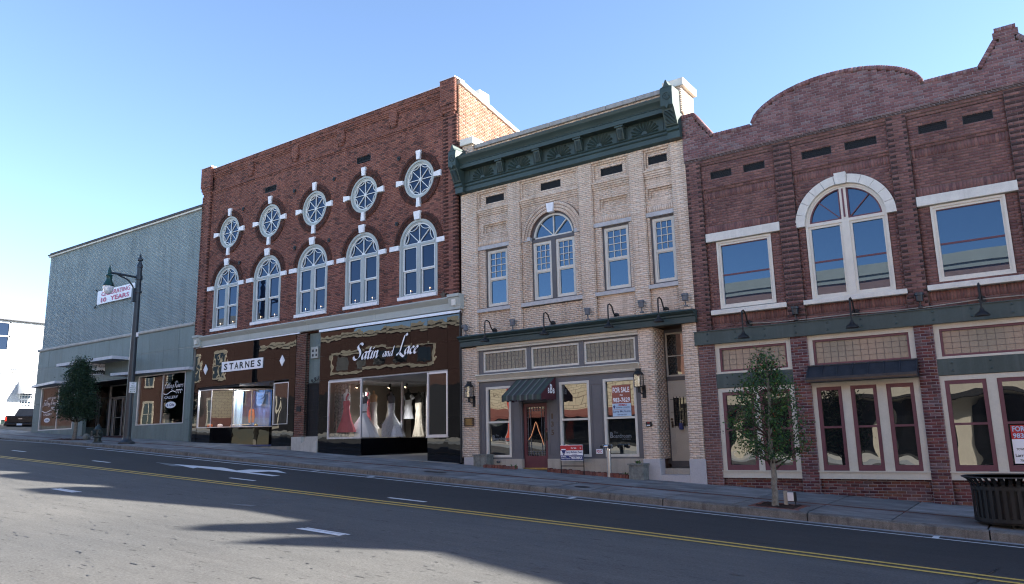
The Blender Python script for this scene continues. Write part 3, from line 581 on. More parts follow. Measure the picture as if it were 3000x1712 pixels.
# sunlit party wall above the cream building
bs = Bricks(); ptop = lambda y: 12.98 - .2 * y
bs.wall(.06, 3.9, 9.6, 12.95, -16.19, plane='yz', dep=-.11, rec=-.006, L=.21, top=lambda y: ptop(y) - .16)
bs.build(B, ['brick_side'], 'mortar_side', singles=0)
mb = MB(); mb.prism_yz([(.1, 12.83), (8, 11.25), (8, 11.4), (.1, 12.99)], -16.42, -16.13); mb.build('side_coping', 'limestone', B)
mb = MB(); mb.box(-16.42, -16.14, 1.25, 1.85, 12.6, 13.02); mb.build('chimney_stub', 'limestone', B)
mb = MB(); mb.box(-31.05, -16.9, -.09, .36, 12.862, 12.905); mb.box(-31.84, -30.98, -.19, .36, 12.982, 13.02); mb.box(-16.92, -16.17, -.19, .36, 12.982, 13.02); mb.build('coping', 'alum', B)
mb = MB(); mb.box(-31.7, -16.35, .2, 14, 4.4, 11.6); mb.box(-31.78, -16.35, .05, .35, 11.6, 12.86); mb.prism_yz([(.35, 11.5), (14, 9.6), (14, 12.0 - 2), (.35, 12.8)], -16.6, -16.32); mb.box(-31.7, -31.4, .2, 14, 11.5, 12.6); mb.box(-31.7, -16.35, 6.5, 14, -2, 4.4); mb.build('wall', 'mortar_b', B)
for a, b in ((-27.1, -26.33), (-21.35, -20.59)):
    z0, z1 = (10.87, 11.13) if a < -25 else (10.9, 11.17); mb = MB(); mb.box(a, b, .06, .1, z0, z1, 1)
    for k in range(15): mb.bar((a + (b - a) * k / 15, z0), (a + (b - a) * (k + 1) / 15, z1), .014, .02, .05)
    mb.frame(a, b, z0, z1, .02, 0, .07); mb.build('vent', ['black_metal', 'black_print'], B)
for x, z in ((-28.59, 10.45), (-25.09, 10.56), (-22.64, 10.55), (-19.06, 10.57), (-22.85, 8.02), (-19.13, 8.01), (-24.93, 8.05), (-28.67, 7.98)):
    mb = MB(); mb.v = []; mb.tube([(x, -.005, z), (x, -.04, z)], .085, 12); mb.tube([(x, -.035, z), (x, -.07, z)], .03, 8); mb.build('tie_plate', 'black_metal', B)
mb = MB(); st = [(-16.83 + r * math.cos(t), 5.02 + r * math.sin(t)) for i in range(10) for r, t in (((.17, .07)[i % 2], PI / 2 + i * PI / 5),)]; mb.prism_xz(st, -.09, -.062); mb.build('star_anchor', 'bronze', B)
for xc in XW:
    cx = xc + .04
    mb = MB(); mb.band(cx, ZC, .66, RC, 0, 2 * PI, 40, -.01, .12); mb.band(cx, ZC, .60, .66, 0, 2 * PI, 40, .03, .14)
    w = mb.build('round_window', 'sage_frame', B)
    mb = MB(); mb.add([(cx + .62 * math.cos(t), .10, ZC + .62 * math.sin(t)) for t in np.linspace(0, 2 * PI, 40, endpoint=False)], [tuple(range(40))]); mb.build('pane', 'glass_old', w)
    mb = MB(); mb.band(cx, ZC, .57, .605, 0, 2 * PI, 40, .05, .095)
    for k in range(8):
        t = k * PI / 4 + PI / 2; mb.bar((cx, ZC), (cx + .58 * math.cos(t), ZC + .58 * math.sin(t)), .024, .06 + .0005 * k, .095)
        a = t + PI / 8; pc = (cx + .80 * math.cos(a), ZC + .80 * math.sin(a))
        aa = a + PI; mb.band(pc[0], pc[1], .305, .327, aa - .78, aa + .78, 8, .062, .095)
    mb.band(cx, ZC, .01, .055, 0, 2 * PI, 12, .052, .095); mb.build('muntin', 'white_sash', w)
    for k in range(4):
        t = PI / 2 * k; d = (math.cos(t), math.sin(t)); n_ = (-d[1], d[0])
        r0, r1, w0, w1 = (.76, 1.10, .075, .115) if k != 3 else (.74, 1.08, .07, .095)
        q = [(cx + d[0] * r + n_[0] * s, ZC + d[1] * r + n_[1] * s) for r, s in ((r0, -w0), (r1, -w1), (r1, w1), (r0, w0))]
        mb = MB(); mb.prism_xz(q[::-1] if k % 2 else q, -.08, .1); mb.build('keystone', 'marble_white', w)
    # arched window
    mb = MB(); z0 = 5.18
    mb.box(xc - RA, xc - RA + .1, .0, .14, z0, ZS); mb.box(xc + RA - .1, xc + RA, .0, .14, z0, ZS); mb.band(xc, ZS, RA - .1, RA, 0, PI, 28, 0, .14); mb.band(xc, ZS, RA - .15, RA - .1, 0, PI, 28, .03, .14)
    mb.box(xc - RA + .1, xc - RA + .15, .03, .14, z0, ZS); mb.box(xc + RA - .15, xc + RA - .1, .03, .14, z0, ZS)
    mb.box(xc - RA + .15, xc + RA - .15, .02, .14, ZS - .08, ZS + .01); mb.box(xc - .09, xc + .09, .02, .14, z0, ZS - .08); mb.box(xc - RA + .15, xc + RA - .15, .04, .14, z0, z0 + .07)
    w = mb.build('arched_window', 'sage_frame', B)
    mb = MB()
    mb.band(xc, ZS, RA - .19, RA - .15, 0, PI, 28, .05, .1); mb.box(xc - RA + .15, xc + RA - .15, .05, .1, ZS + .01, ZS + .04)
    for k in range(1, 4):
        t = PI * k / 4; mb.bar((xc, ZS + .04), (xc + .74 * math.cos(t), ZS + .74 * math.sin(t)), .024, .06 + .0005 * k, .1)
    for k in range(4):
        a = PI * (k + .5) / 4; pc = (xc + .97 * math.cos(a), ZS + .97 * math.sin(a)); mb.band(pc[0], pc[1], .365, .385, a + PI - .78, a + PI + .78, 8, .062, .1)
    mb.band(xc, ZS + .03, .01, .08, 0, PI, 8, .052, .1)
    for s in (-1, 1):
        a, b = (xc - RA + .15, xc - .09) if s < 0 else (xc + .09, xc + RA - .15)
        mb.frame(a, b, 6.13, ZS - .08, .045, .05, .09); mb.frame(a + .02, b - .02, z0 + .07, 6.13, .04, .08, .12)
    mb.build('sash', 'white_sash', w)
    mb = MB(); mb.add([(xc + .74 * math.cos(t), .105, ZS + .02 + .74 * math.sin(t)) for t in np.linspace(0, PI, 24)], [tuple(range(24))[::-1]])
    mb.f = [f[::-1] for f in mb.f]
    for s in (-1, 1):
        a, b = (xc - RA + .15, xc - .09) if s < 0 else (xc + .09, xc + RA - .15)
        mb.quad((a, .095, 6.15), (b, .095, 6.15), (b, .095, ZS - .08), (a, .095, ZS - .08)); mb.quad((a, .125, z0 + .05), (b, .125, z0 + .05), (b, .125, 6.15), (a, .125, 6.15))
    mb.build('pane', 'glass_old', w)
    mb = MB(); mb.prism_xz([(xc - .12, 7.99), (xc + .12, 7.99), (xc + .165, 8.3), (xc - .165, 8.3)], -.09, .1); mb.build('keystone', 'marble_white', w)
    for a, b in ((xc - 1.37, xc - .925), (xc + .925, xc + 1.29)): mb = MB(); mb.box(a, b, -.07, .1, 6.965, 7.145); mb.build('impost_block', 'marble_white', w)
    mb = MB(); mb.box(xc - .93, xc + .93, -.1, .15, 5.05, 5.175); mb.build('sill', 'marble_white', w)
# electric candles standing in the sashes
for i, xc in enumerate(XW):
    for s, nm in ((-.42, 'first'), (.5, 'second')):
        mb = MB(); mb.tube([(xc + s, .075, 5.25), (xc + s, .075, 5.37)], .012, 6); c = mb.build('electric_candle', 'white_plain', None, label='lit candle on the %s side of the %s arched window' % (('grey building' if s < 0 else 'cream building'), ['first', 'second', 'middle', 'fourth', 'fifth'][i]), cat='candle', group='candles in the arched windows')
        ORG[c] = c.location.copy(); mb = MB(); mb.lathe([(.004, 5.371), (.012, 5.385), (.004, 5.415)], (xc + s, .075, 0), 6); mb.build('flame', 'candle_flame', c)
# cornice between floors
prof = [(.0, 4.88), (-.24, 4.88), (-.25, 4.84), (-.2, 4.78), (-.12, 4.7), (-.1, 4.68), (-.1, 4.45), (-.05, 4.43), (0, 4.43)]
xj = [-31.1, -27.6, -23.9, -20.1, -16.5]
for a, b in zip(xj[:-1], xj[1:]): mb = MB(); mb.prism_yz(prof[::-1], a + .006, b - .006); mb.build('cornice_length', 'sage_trim', B)
for a, b in ((-31.55, -31.08), (-16.49, -15.98)):
    mb = MB(); mb.prism_yz([(.02, 4.95), (-.3, 4.95), (-.3, 4.85), (-.25, 4.83), (-.18, 4.5), (-.22, 4.48), (-.22, 4.42), (.02, 4.42)][::-1], a, b)
    mb.prism_xz([((a + b) / 2 - .07, 4.55), ((a + b) / 2 + .07, 4.55), ((a + b) / 2 + .08, 4.76), ((a + b) / 2 - .08, 4.76)], -.275, -.2, 1); mb.build('cornice_block', ['sage_trim', 'limestone'], B)
mb = MB(); mb.box(-31.5, -24.35, -.1, -.03, 4.385, 4.435); mb.build('metal_strip', 'alum', B); mb = MB(); mb.box(-23.15, -16.03, -.14, -.03, 4.31, 4.40); mb.build('metal_strip', 'alum', B)
mb = MB(); mb.tube([(-16.03, -.13, 4.35), (-16.03, -.13, -.7)], .035, 8); mb.build('downpipe', 'black_metal', B)
# ---- left shop front: black glass facing with a stepped-in entrance
def panels(xs, z0, z1, y, name='glass_panel', mat='vitrolite', cols=2):
    zs = np.linspace(z0, z1, cols + 1)
    for a, b in zip(xs[:-1], xs[1:]):
        for c, d in zip(zs[:-1], zs[1:]):
            mb = MB(); t = [RNG.normal() * .0012 for _ in range(4)]
            p = [(a + .003, y + t[0], c + .003), (b - .003, y + t[1], c + .003), (b - .003, y + t[2], d - .003), (a + .003, y + t[3], d - .003)]
            mb.hexa([p[0], p[1], (b - .003, y + .03, c + .003), (a + .003, y + .03, c + .003), p[3], p[2], (b - .003, y + .03, d - .003), (a + .003, y + .03, d - .003)]); mb.build(name, mat, B)
panels([-31.55, -30.2, -28.68, -27.2, -25.95, -25.0, -24.62], 2.6, 4.385, -.03, cols=2)
panels([-31.55, -31.22], .2, 2.6, -.03, cols=1); panels([-25.0, -24.62], -.2, 2.6, -.03, cols=2); panels([-25.95, -25.0], -.2, .82, -.03, cols=1)
mb = MB()
for a, b in ((-31.2, -30.2),): mb.quad((a, -.02, walk(a, 0) - .2), (b, -.02, walk(b, 0) - .2), (b, -.02, .82), (a, -.02, .82))
PL = [(-30.2, -.02), (-29.3, .44), (-28.3, 1.8)]
for (ax, ay), (bx, by) in zip(PL[:-1], PL[1:]): mb.quad((ax, ay, -.3), (bx, by, -.3), (bx, by, .82), (ax, ay, .82))
mb.build('bulkhead', 'vitrolite', B)
mb = MB(); mb.box(-31.22, -31.16, -.03, .04, .84, 2.5); mb.box(-31.22, -30.2, -.03, .04, .8, .84); mb.box(-31.16, -30.2, -.03, .04, 2.44, 2.475)
for (ax, ay), (bx, by) in zip(PL[:-1], PL[1:]):
    for z in (.8, 2.44): mb.hexa([(ax, ay - .02, z), (bx, by - .02, z), (bx, by + .02, z), (ax, ay + .02, z), (ax, ay - .02, z + .035), (bx, by - .02, z + .035), (bx, by + .02, z + .035), (ax, ay + .02, z + .035)])
for px, py in PL: mb.box(px - .015, px + .015, py - .015, py + .015, .8, 2.475)
w = mb.build('shop_window', 'alum', B)
for (ax, ay), (bx, by) in zip([(-31.2, -.0)] + PL[:-1], PL):
    mb = MB(); mb.quad((ax, ay, .83), (bx, by, .83), (bx, by, 2.46), (ax, ay, 2.46)); mb.build('pane', 'glass_shop', w)
mb = MB(); mb.frame(-25.95, -25.0, .8, 2.5, .04, -.03, .04); w2 = mb.build('shop_window', 'alum', B)
mb = MB(); mb.quad((-25.93, .01, .84), (-25.02, .01, .84), (-25.02, .01, 2.46), (-25.93, .01, 2.46)); mb.build('pane', 'glass_wavy', w2)
mb = MB()
for s, x0, x1 in ((0, -29.95, -28.35),): mb.frame(-30.05, -28.75, .9, 2.42, .03, 1.0, 1.03)
mb.build('display_frame', 'cream_sash', w)
mb = MB(); mb.box(-31.5, -24.7, .0, 3.2, 2.6, 2.64); mb.build('soffit', 'canopy_soffit', B)
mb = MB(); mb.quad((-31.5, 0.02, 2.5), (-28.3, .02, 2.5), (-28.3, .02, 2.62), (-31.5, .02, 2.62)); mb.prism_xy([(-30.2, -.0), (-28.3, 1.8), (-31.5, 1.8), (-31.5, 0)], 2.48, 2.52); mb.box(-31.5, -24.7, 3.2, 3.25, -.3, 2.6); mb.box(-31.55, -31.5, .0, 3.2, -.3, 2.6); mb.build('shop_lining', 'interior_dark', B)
mb = MB(); mb.prism_xy([(-31.5, .0), (-30.2, .02), (-29.3, .46), (-28.3, 1.82), (-28.3, 3.2), (-31.5, 3.2)], .74, .82); mb.build('display_floor', 'leaf_orange', B)
mb = MB(); mb.prism_xy([(-30.3, -.3), (-24.7, -.25), (-24.7, 3.2), (-28.3, 3.2), (-28.3, 1.8)], -.35, -.05); mb.build('entry_floor', 'interior_floor', B)
mb = MB(); mb.quad((-28.6, -.1, .035), (-26.4, -.2, -.042), (-26.1, 2.2, .0), (-28.2, 2.2, .0)); mb.v = [(x, y, z + .012) for x, y, z in mb.v]; mb.build('doormat', 'navy_print', None, label='dark blue doormat with a worn name in the recessed shop entrance', cat='doormat')
mb = MB(); mb.frame(-27.9, -26.3, -.1, 2.5, .08, 3.05, 3.1); mb.quad((-27.85, 3.08, 0), (-26.3, 3.08, 0), (-26.3, 3.08, 2.5), (-27.85, 3.08, 2.5), 1); mb.build('door', ['white_wood', 'glass_dark'], B)
mb = MB(); mb.quad((-25.95, 0, -.2), (-25.95, 3.0, -.2), (-25.95, 3.0, 2.6), (-25.95, 0, 2.6)); mb.build('entry_return', 'vitrolite', B)
# STARNES name plate: letters cut dark into a white plate, two white diamonds
mb = MB(); mb.box(-29.5, -26.68, -.075, -.04, 3.17, 3.61); nb = mb.build('name_plate', 'white_print', B)
mb = MB(); xs = [-29.33, -28.95, -28.58, -28.22, -27.84, -27.46, -27.02]
for c, x in zip('STARNES', xs): text(mb, c, x, x + (.25 if c in 'SE' else .29), 3.25, 3.53, -.079, bold=.03)
mb.build('lettering', 'black_print', nb)
for cx_ in (-30.73, -25.44): mb = MB(); mb.prism_xz([(cx_ - .155, 3.38), (cx_, 3.15), (cx_ + .155, 3.38), (cx_, 3.61)], -.06, -.035); mb.build('diamond', 'white_print', B)
mb = MB(); mb.box(-26.9, -26.4, .5, .8, 2.45, 2.6); mb.build('soffit_light', 'grey_flood', B)
t = thing('added_display_lamp', 'small added ceiling lamp brightening the seasonal window display', 'lamp', (-29.9, 1.1, 2.46)); mb = MB(); mb.lathe([(.06, 0), (.06, .03), (.02, .04)], (-29.9, 1.1, 2.44), 10); mb.build('fitting', 'alum', t); mb = MB(); mb.lathe([(.01, -.02), (.045, 0)], (-29.9, 1.1, 2.435), 10); mb.build('bulb', 'bulb_warm', t)  # lamp, fitting and bulb are added to brighten the dark display
pl = bpy.data.lights.new('added_display_fill', 'POINT'); pl.energy = 13; pl.color = (1, .93, .85); pl.shadow_soft_size = .08; q = bpy.data.objects.new('added_display_fill', pl); COL.objects.link(q); q.parent = t; q.location = (0, -.35, -.12)
# brick pier and stair entrance between the shops
bp = Bricks(); bp.wall(-24.6, -24.02, .3, 4.36, -.03, L=.2, h=.07, j=.012); bp.wall(-.02, .2, .3, 4.3, -24.03, plane='yz', dep=-.11, rec=-.006, L=.2, h=.07, j=.012)
bp.build(B, ['brick_store'], 'mortar_store', singles=0)
mb = MB(); mb.box(-24.62, -23.17, -.12, .02, -.5, .05); mb.box(-24.62, -24.05, -.12, .5, .05, .3); mb.box(-24.05, -23.2, -.06, .5, -.3, .11); mb.box(-24.05, -23.2, .06, .5, .1, .3); mb.build('stair', 'stone_ledge', B)
mb = MB(); mb.box(-24.02, -23.2, .16, .22, 2.38, 4.36); mb.build('stair_panel', 'panel_a', B)
mb = MB(); mb.box(-23.85, -23.45, .09, .16, 3.35, 3.8)
for a in (-23.78, -23.58):
    for z in (3.42, 3.6): mb.box(a, a + .09, .085, .1, z, z + .1, 1)
mb.build('intercom_panel', ['sage_trim', 'black_print'], B)
mb = MB(); mb.frame(-24.02, -23.2, .3, 2.36, .04, .1, .14)
for k in range(1, 12): mb.bar((-24.0, .32 + 2.0 * k / 12), (-23.22, .32 + 2.0 * k / 12), .008, .12, .125)
for k in range(1, 6): mb.box(-24.0 + .8 * k / 6 - .004, -24.0 + .8 * k / 6 + .004, .126, .13, .32, 2.34)
mb.box(-24.0, -23.22, .11, .13, 1.3, 1.34)
sc = [(-23.8 + .25 * t + .08 * math.cos(9 * t), 2.42 + .1 * t + .08 * math.sin(9 * t)) for t in np.linspace(0, 1.5, 18)]
for a, b in zip(sc[:-1], sc[1:]): mb.bar(a, b, .018, .1, .12)
g = mb.build('gate', 'black_metal', B); mb = MB(); mb.box(-24.0, -23.2, .15, .2, .3, 2.38); mb.build('backing', 'interior_dark', g)
mb = MB(); mb.box(-24.45, -24.2, -.06, -.03, 1.28, 1.48); mb.build('wall_plate', 'black_metal', B)
# ---- right shop front
panels([-23.17, -22.0, -20.82, -19.6, -18.4, -17.6, -16.7, -16.1], 2.42, 4.31, -.03, cols=2)
panels([-23.17, -22.64], -.38, 2.42, -.03, cols=2); panels([-16.68, -16.1], -.82, 2.42, -.03, cols=2); panels([-22.64, -21.7, -20.82], -.5, .18, -.03, cols=1); panels([-17.6, -16.68], -.78, .18, -.03, cols=1)
GLZ = [(-20.82, .0), (-20.48, 1.79), (-20.25, 3.0)]
mb = MB()
for (ax, ay), (bx, by) in zip(GLZ[:-1], GLZ[1:]): mb.quad((ax, ay, -.7), (bx, by, -.7), (bx, by, .18), (ax, ay, .18))
mb.build('bulkhead', 'vitrolite', B)
mb = MB(); mb.frame(-17.6, -16.68, .18, 2.36, .06, -.05, .02); mb.box(-17.62, -16.66, -.09, .02, .14, .18); w2 = mb.build('shop_window', 'alum', B); mb = MB(); mb.frame(-22.64, -20.82, .18, 2.36, .06, -.05, .02)
for px, py in GLZ[1:]: mb.box(px - .05, px + .03, py - .04, py + .04, .18, 2.32)
for (ax, ay), (bx, by) in zip(GLZ[:-1], GLZ[1:]): mb.hexa([(ax, ay, 2.27), (bx, by, 2.27), (bx - .06, by, 2.27), (ax - .06, ay, 2.27), (ax, ay, 2.36), (bx, by, 2.36), (bx - .06, by, 2.36), (ax - .06, ay, 2.36)])
w = mb.build('shop_window', 'alum', B)
mb = MB(); mb.quad((-22.6, -.01, .22), (-20.86, -.01, .22), (-20.86, -.01, 2.32), (-22.6, -.01, 2.32)); mb.build('pane', 'glass_shop', w)
for (ax, ay), (bx, by) in zip(GLZ[:-1], GLZ[1:]): mb = MB(); mb.quad((ax, ay + .02, .2), (bx, by - .02, .2), (bx, by - .02, 2.28), (ax, ay + .02, 2.28)); mb.build('pane', 'glass_shop', w)
mb = MB(); mb.quad((-17.56, -.01, .22), (-16.72, -.01, .22), (-16.72, -.01, 2.32), (-17.56, -.01, 2.32)); mb.build('pane', 'glass_dark', w2)
mb = MB(); mb.box(-23.1, -16.2, .0, 6.4, 2.37, 2.42); mb.build('soffit', 'ceiling_white', B)
mb = MB(); mb.prism_xy([(-23.1, .02), (-20.84, .02), (-20.27, 3.0), (-20.27, 4.8), (-23.1, 4.8)], .1, .2); mb.build('display_floor', 'interior_floor', B)
mb = MB(); mb.hexa([(-20.82, -.2, walk(-20.8, 0) - .2), (-16.2, -.2, walk(-16.2, 0) - .25), (-16.2, 4.5, -.6), (-20.3, 4.5, -.6), (-20.82, -.2, walk(-20.8, 0) + .01), (-16.2, -.2, walk(-16.2, 0) + .012), (-16.2, 4.5, -.42), (-20.3, 4.5, -.42)]); mb.build('entry_floor', 'interior_floor', B)
mb = MB(); mb.box(-23.16, -23.1, .0, 6.4, -1, 2.4); mb.box(-23.1, -20.3, 4.8, 4.86, .1, 2.4); mb.box(-20.3, -16.2, 4.45, 4.5, -.6, 2.4); mb.build('shop_lining', 'interior_wall', B)
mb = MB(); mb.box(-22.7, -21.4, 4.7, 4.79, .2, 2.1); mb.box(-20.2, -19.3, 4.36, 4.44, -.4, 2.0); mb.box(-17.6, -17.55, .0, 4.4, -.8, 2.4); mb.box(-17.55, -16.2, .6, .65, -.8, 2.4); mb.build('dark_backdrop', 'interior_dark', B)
mb = MB()
for a in range(8):
    x = -23.05 + .1 * a; mb.box(x, x + .085, .66 + .05 * (a % 2), .7 + .05 * (a % 2), .2, 2.3)
mb.build('drape', 'damask', None, label='patterned grey damask drape hanging beside the coral gown', cat='drape')
mb = MB()
for a in range(7):
    x = -22.1 + .12 * a; mb.box(x, x + .09, 4.45 + .05 * (a % 2), 4.5 + .05 * (a % 2), .3, 2.1)
mb.build('drape', 'damask', None, label='patterned drape on the dark back wall of the bridal shop', cat='drape')
mb = MB(); mb.frame(-20.15, -18.6, -.4, 2.2, .09, 4.2, 4.28); mb.box(-20.1, -18.6, 4.2, 4.28, 1.45, 1.53); mb.box(-19.4, -19.3, 4.2, 4.28, -.4, 2.2); dd = mb.build('entry_doors', 'stone_ledge', B)
mb = MB(); mb.quad((-20.1, 4.25, -.4), (-18.6, 4.25, -.4), (-18.6, 4.25, 2.2), (-20.1, 4.25, 2.2)); mb.build('pane', 'glass_dark', dd)
mb = MB(); script(mb, 'Satin', -21.2, -19.95, 3.08, -.07, .25, .38); mb.build('lettering', 'white_print', B); mb = MB(); script(mb, 'Lace', -18.98, -18.02, 3.1, -.07, .24, .4); mb.build('lettering', 'white_print', B); mb = MB(); script(mb, 'and', -19.74, -19.22, 3.085, -.07, .175, .33, weight=.9)
mb.build('lettering', 'white_print', B)
# dress forms in the bridal window
def dress(label, x, y, z0, zb, cloth, form, hem, waist=.14, bust=.17, flare=1.0, rot=0, neck=True, strap=None, belt=None, train=0, cat='dress', sleeves=False):
    t = thing('dress_form', label, cat, (x, y, z0)); H = zb - z0; n = 28
    mb = MB(); prof = [(hem, 0), (hem * .97, .04 * H), (hem * (.35 + .45 * flare), .35 * H), (waist * 1.25, .62 * H), (waist, .74 * H), (bust * .97, .88 * H), (bust, .93 * H), (bust * .86, 1.0 * H)]
    b = len(mb.v)
    for i, (r, z) in enumerate(prof):
        for k in range(n):
            a = 2 * PI * k / n; f = 1 + (.07 if i < 3 else .02 if i == 3 else 0) * math.cos(a * 9 + i * .3)
            dip = .04 * abs(math.sin(a)) if i == 7 else 0
            mb.v.append((x + r * f * math.cos(a) + (train * .5 * (1 - z / H) if i < 2 else 0), y + r * f * .78 * math.sin(a), z0 + z - dip))
    for i in range(len(prof) - 1):
        for k in range(n): mb.f.append((b + i * n + k, b + i * n + (k + 1) % n, b + (i + 1) * n + (k + 1) % n, b + (i + 1) * n + k)); mb.mi.append(0)
    mb.f.append(tuple(b + (len(prof) - 1) * n + k for k in range(n))); mb.mi.append(0); mb.build('gown', cloth, t, smooth=True)
    mb = MB(); mb.lathe([(bust * .84, zb - z0 - .06), (bust * .95, zb - z0 + .06), (bust * 1.12, zb - z0 + .2), (bust * .95, zb - z0 + .25), (.055, zb - z0 + .30), (.05, zb - z0 + .4), (.045, zb - z0 + .42), (.01, zb - z0 + .43)], (x, y, z0), 20, sy=.62); mb.build('bust', form, t, smooth=True)
    if strap: mb = MB(); mb.tube([(x + .1, y - .115, zb - .02), (x + .13, y - .13, zb + .1), (x + .14, y - .05, zb + .23)], .035, 6); mb.build('strap', strap, t)
    if belt: mb = MB(); mb.lathe([(waist * 1.03, .72 * H), (waist * 1.04, .755 * H)], (x, y, z0), 20, sy=.8); mb.build('belt', belt, t)
    if sleeves:
        for s in (-1, 1): mb = MB(); mb.tube([(x + s * .13, y, zb + .15), (x + s * .25, y, zb + .02)], [.07, .085], 8); mb.build('sleeve', cloth, t)
    return t
dress('coral one-shoulder gown on a white dress form beside the damask drape', -22.1, .42, .42, 1.64, 'coral', 'white_form', .4, .12, .15, .5, strap='coral')
dress('coral halter gown on a pale form half hidden behind the white belted gown', -21.98, 1.35, .25, 1.72, 'coral', 'white_form', .33, .13, .16, .6, strap='coral')
dress('full white tulle gown with thin black belt on a grey form', -21.72, .95, .22, 1.52, 'gown_white', 'grey_form', .52, .13, .17, 1.0, belt='black_print', train=.35)
dress('beaded mermaid gown on a skin-toned dress form', -22.0, 1.75, .22, 1.62, 'gown_bead', 'skin_form', .42, .13, .165, .12, train=.3)
dress('ivory lace gown on a black dress form at the back of the window', -22.2, 2.9, .22, 1.72, 'gown_ivory', 'black_form', .5, .14, .17, .3, train=-.3)
dress('white lace ball gown on a grey form nearest the diagonal glass', -20.88, 1.6, .22, 1.52, 'gown_lace', 'grey_form', .5, .125, .16, .95, train=.2)
dress('short white cap-sleeved dress on a black dress form', -21.75, 3.5, .95, 1.75, 'gown_white', 'black_form', .24, .15, .17, .9, sleeves=True)
dress('plain ivory strapless gown on a dark form beside the last mullion', -21.0, 3.3, .22, 1.6, 'gown_ivory', 'black_form', .28, .13, .17, .6)
mb = MB(); mb.box(-21.5, -21.24, 1.5, 1.62, .24, .55); hb = mb.build('handbag', 'gown_ivory', None, label='small ivory handbag standing by the beaded gown', cat='handbag', bevel=.01); mb = MB(); mb.tube([(-21.44, 1.56, .55), (-21.44, 1.56, .72), (-21.37, 1.56, .78), (-21.3, 1.56, .72), (-21.3, 1.56, .55)], .012, 6); mb.build('handle', 'black_print', hb)
for i, (x, y, z, lit) in enumerate(((-22.0, .9, 2.3, 1), (-21.35, 2.0, 2.26, 0), (-20.65, 2.2, 2.2, 1))):
    t = thing('track_spot', ['black ceiling spot above the tulle gown', 'black ceiling spot above the lace gown at the back', 'black ceiling spot glowing beside the diagonal glass mullion'][i], 'spotlight', (x, y, 2.36)); mb = MB(); mb.tube([(x, y, 2.37), (x, y, 2.25)], .012, 6); mb.tube([(x + .03, y, 2.28), (x - .04, y - .03, 2.14)], .045, 10); mb.build('housing', 'black_metal', t)
    mb = MB(); mb.tube([(x - .041, y - .031, 2.138), (x - .044, y - .033, 2.13)], .036, 10); mb.build('bulb', 'bulb_warm', t)
    sp = bpy.data.lights.new('spot_lamp', 'SPOT'); sp.energy = 20; sp.color = (1, .95, .91); sp.spot_size = 1.9; sp.spot_blend = .6; sp.shadow_soft_size = .05
    q = bpy.data.objects.new('spot_lamp', sp); COL.objects.link(q); q.parent = t; q.location = (-.05, -.06, -.26); q.rotation_euler = (.35, -.1, 0)
for x, z in ((-17.2, 2.25), (-16.95, 2.25)): pass
# seasonal display in the left shop window
t = thing('curtain', 'blue window curtain with a swagged valance in the display', 'curtain', (-28.6, 2.2, .82))
mb = MB()
def folds(x0, x1, y, z0, z1, amp=.05, n=26):
    for i in range(n):
        a, b = x0 + (x1 - x0) * i / n, x0 + (x1 - x0) * (i + 1) / n; ya, yb = y + amp * math.sin(i * 1.3), y + amp * math.sin((i + 1) * 1.3); mb.quad((a, ya, z0), (b, yb, z0), (b, yb, z1), (a, ya, z1))
folds(-30.9, -28.4, 1.75, .82, 2.45); mb.build('panel', 'blue_cloth', t)
for cx_ in (-30.5, -29.75, -29.0):
    mb = MB(); n = 12
    for i in range(n):
        for s in range(4):
            u0, u1 = -1 + 2 * i / n, -1 + 2 * (i + 1) / n; z = lambda u, s: 2.45 - (.12 + s * .13) * (1 - u * u) ** .5 - .02 * s
            mb.quad((cx_ + u0 * .38, 1.62 - .03 * (s % 2), z(u0, s + 1)), (cx_ + u1 * .38, 1.62 - .03 * (s % 2), z(u1, s + 1)), (cx_ + u1 * .38, 1.64, z(u1, s)), (cx_ + u0 * .38, 1.64, z(u0, s)))
    mb.build('swag', 'blue_cloth', t)
t = thing('curtain', 'pale blue gathered curtain on the inner side of the display', 'curtain', (-30.9, 1.5, .82)); mb = MB(); folds(-30.3, -29.6, 1.2, .82, 2.45, .04, 18); mb.build('panel', 'pale_blue_cloth', t)
t = thing('pumpkin_sign', 'tall orange wooden pumpkin with a carved face in the display', 'decoration', (-29.0, 1.5, .82)); mb = MB(); mb.prism_xz([(-29.18 + .0, 1.0), (-28.85, 1.0), (-28.8, 1.2), (-28.84, 1.55), (-28.95, 1.6), (-29.1, 1.6), (-29.2, 1.5), (-29.22, 1.2)], 1.2, 1.24); mb.build('board', 'pumpkin', t)
mb = MB(); mb.box(-29.07, -28.99, 1.19, 1.198, 1.6, 1.7); mb.prism_xz([(-29.12, 1.42), (-29.07, 1.42), (-29.095, 1.47)], 1.19, 1.198); mb.prism_xz([(-28.97, 1.42), (-28.92, 1.42), (-28.945, 1.47)], 1.19, 1.198); mb.box(-29.12, -28.93, 1.19, 1.198, 1.22, 1.27); mb.build('face', 'black_print', t)
for i, (x, y, r, m, l) in enumerate(((-30.4, .6, .12, 'white_plain', 'white pumpkin near the tall window post'), (-29.6, .7, .1, 'white_plain', 'small white gourd in front of the pale curtain'), (-28.85, 1.35, .09, 'brass', 'brass globe beside the tall orange pumpkin'), (-31.0, .5, .13, 'pumpkin', 'round orange pumpkin in the outer window corner'), (-30.75, .35, .1, 'pumpkin', 'low orange pumpkin at the front glass'))):
    mb = MB(); mb.lathe([(r * .3, 0), (r * .85, r * .25), (r, r * .7), (r * .8, r * 1.15), (r * .2, r * 1.3)], (x, y, .82), 14); q = mb.build('pumpkin' if 'brass' not in l else 'globe', m, None, True, label=l, cat='pumpkin' if 'brass' not in l else 'ornament'); mb = MB(); mb.tube([(x, y, .82 + r * 1.3), (x + .01, y, .82 + r * 1.7)], .014, 6); mb.build('stem', 'plant_leaf', q)
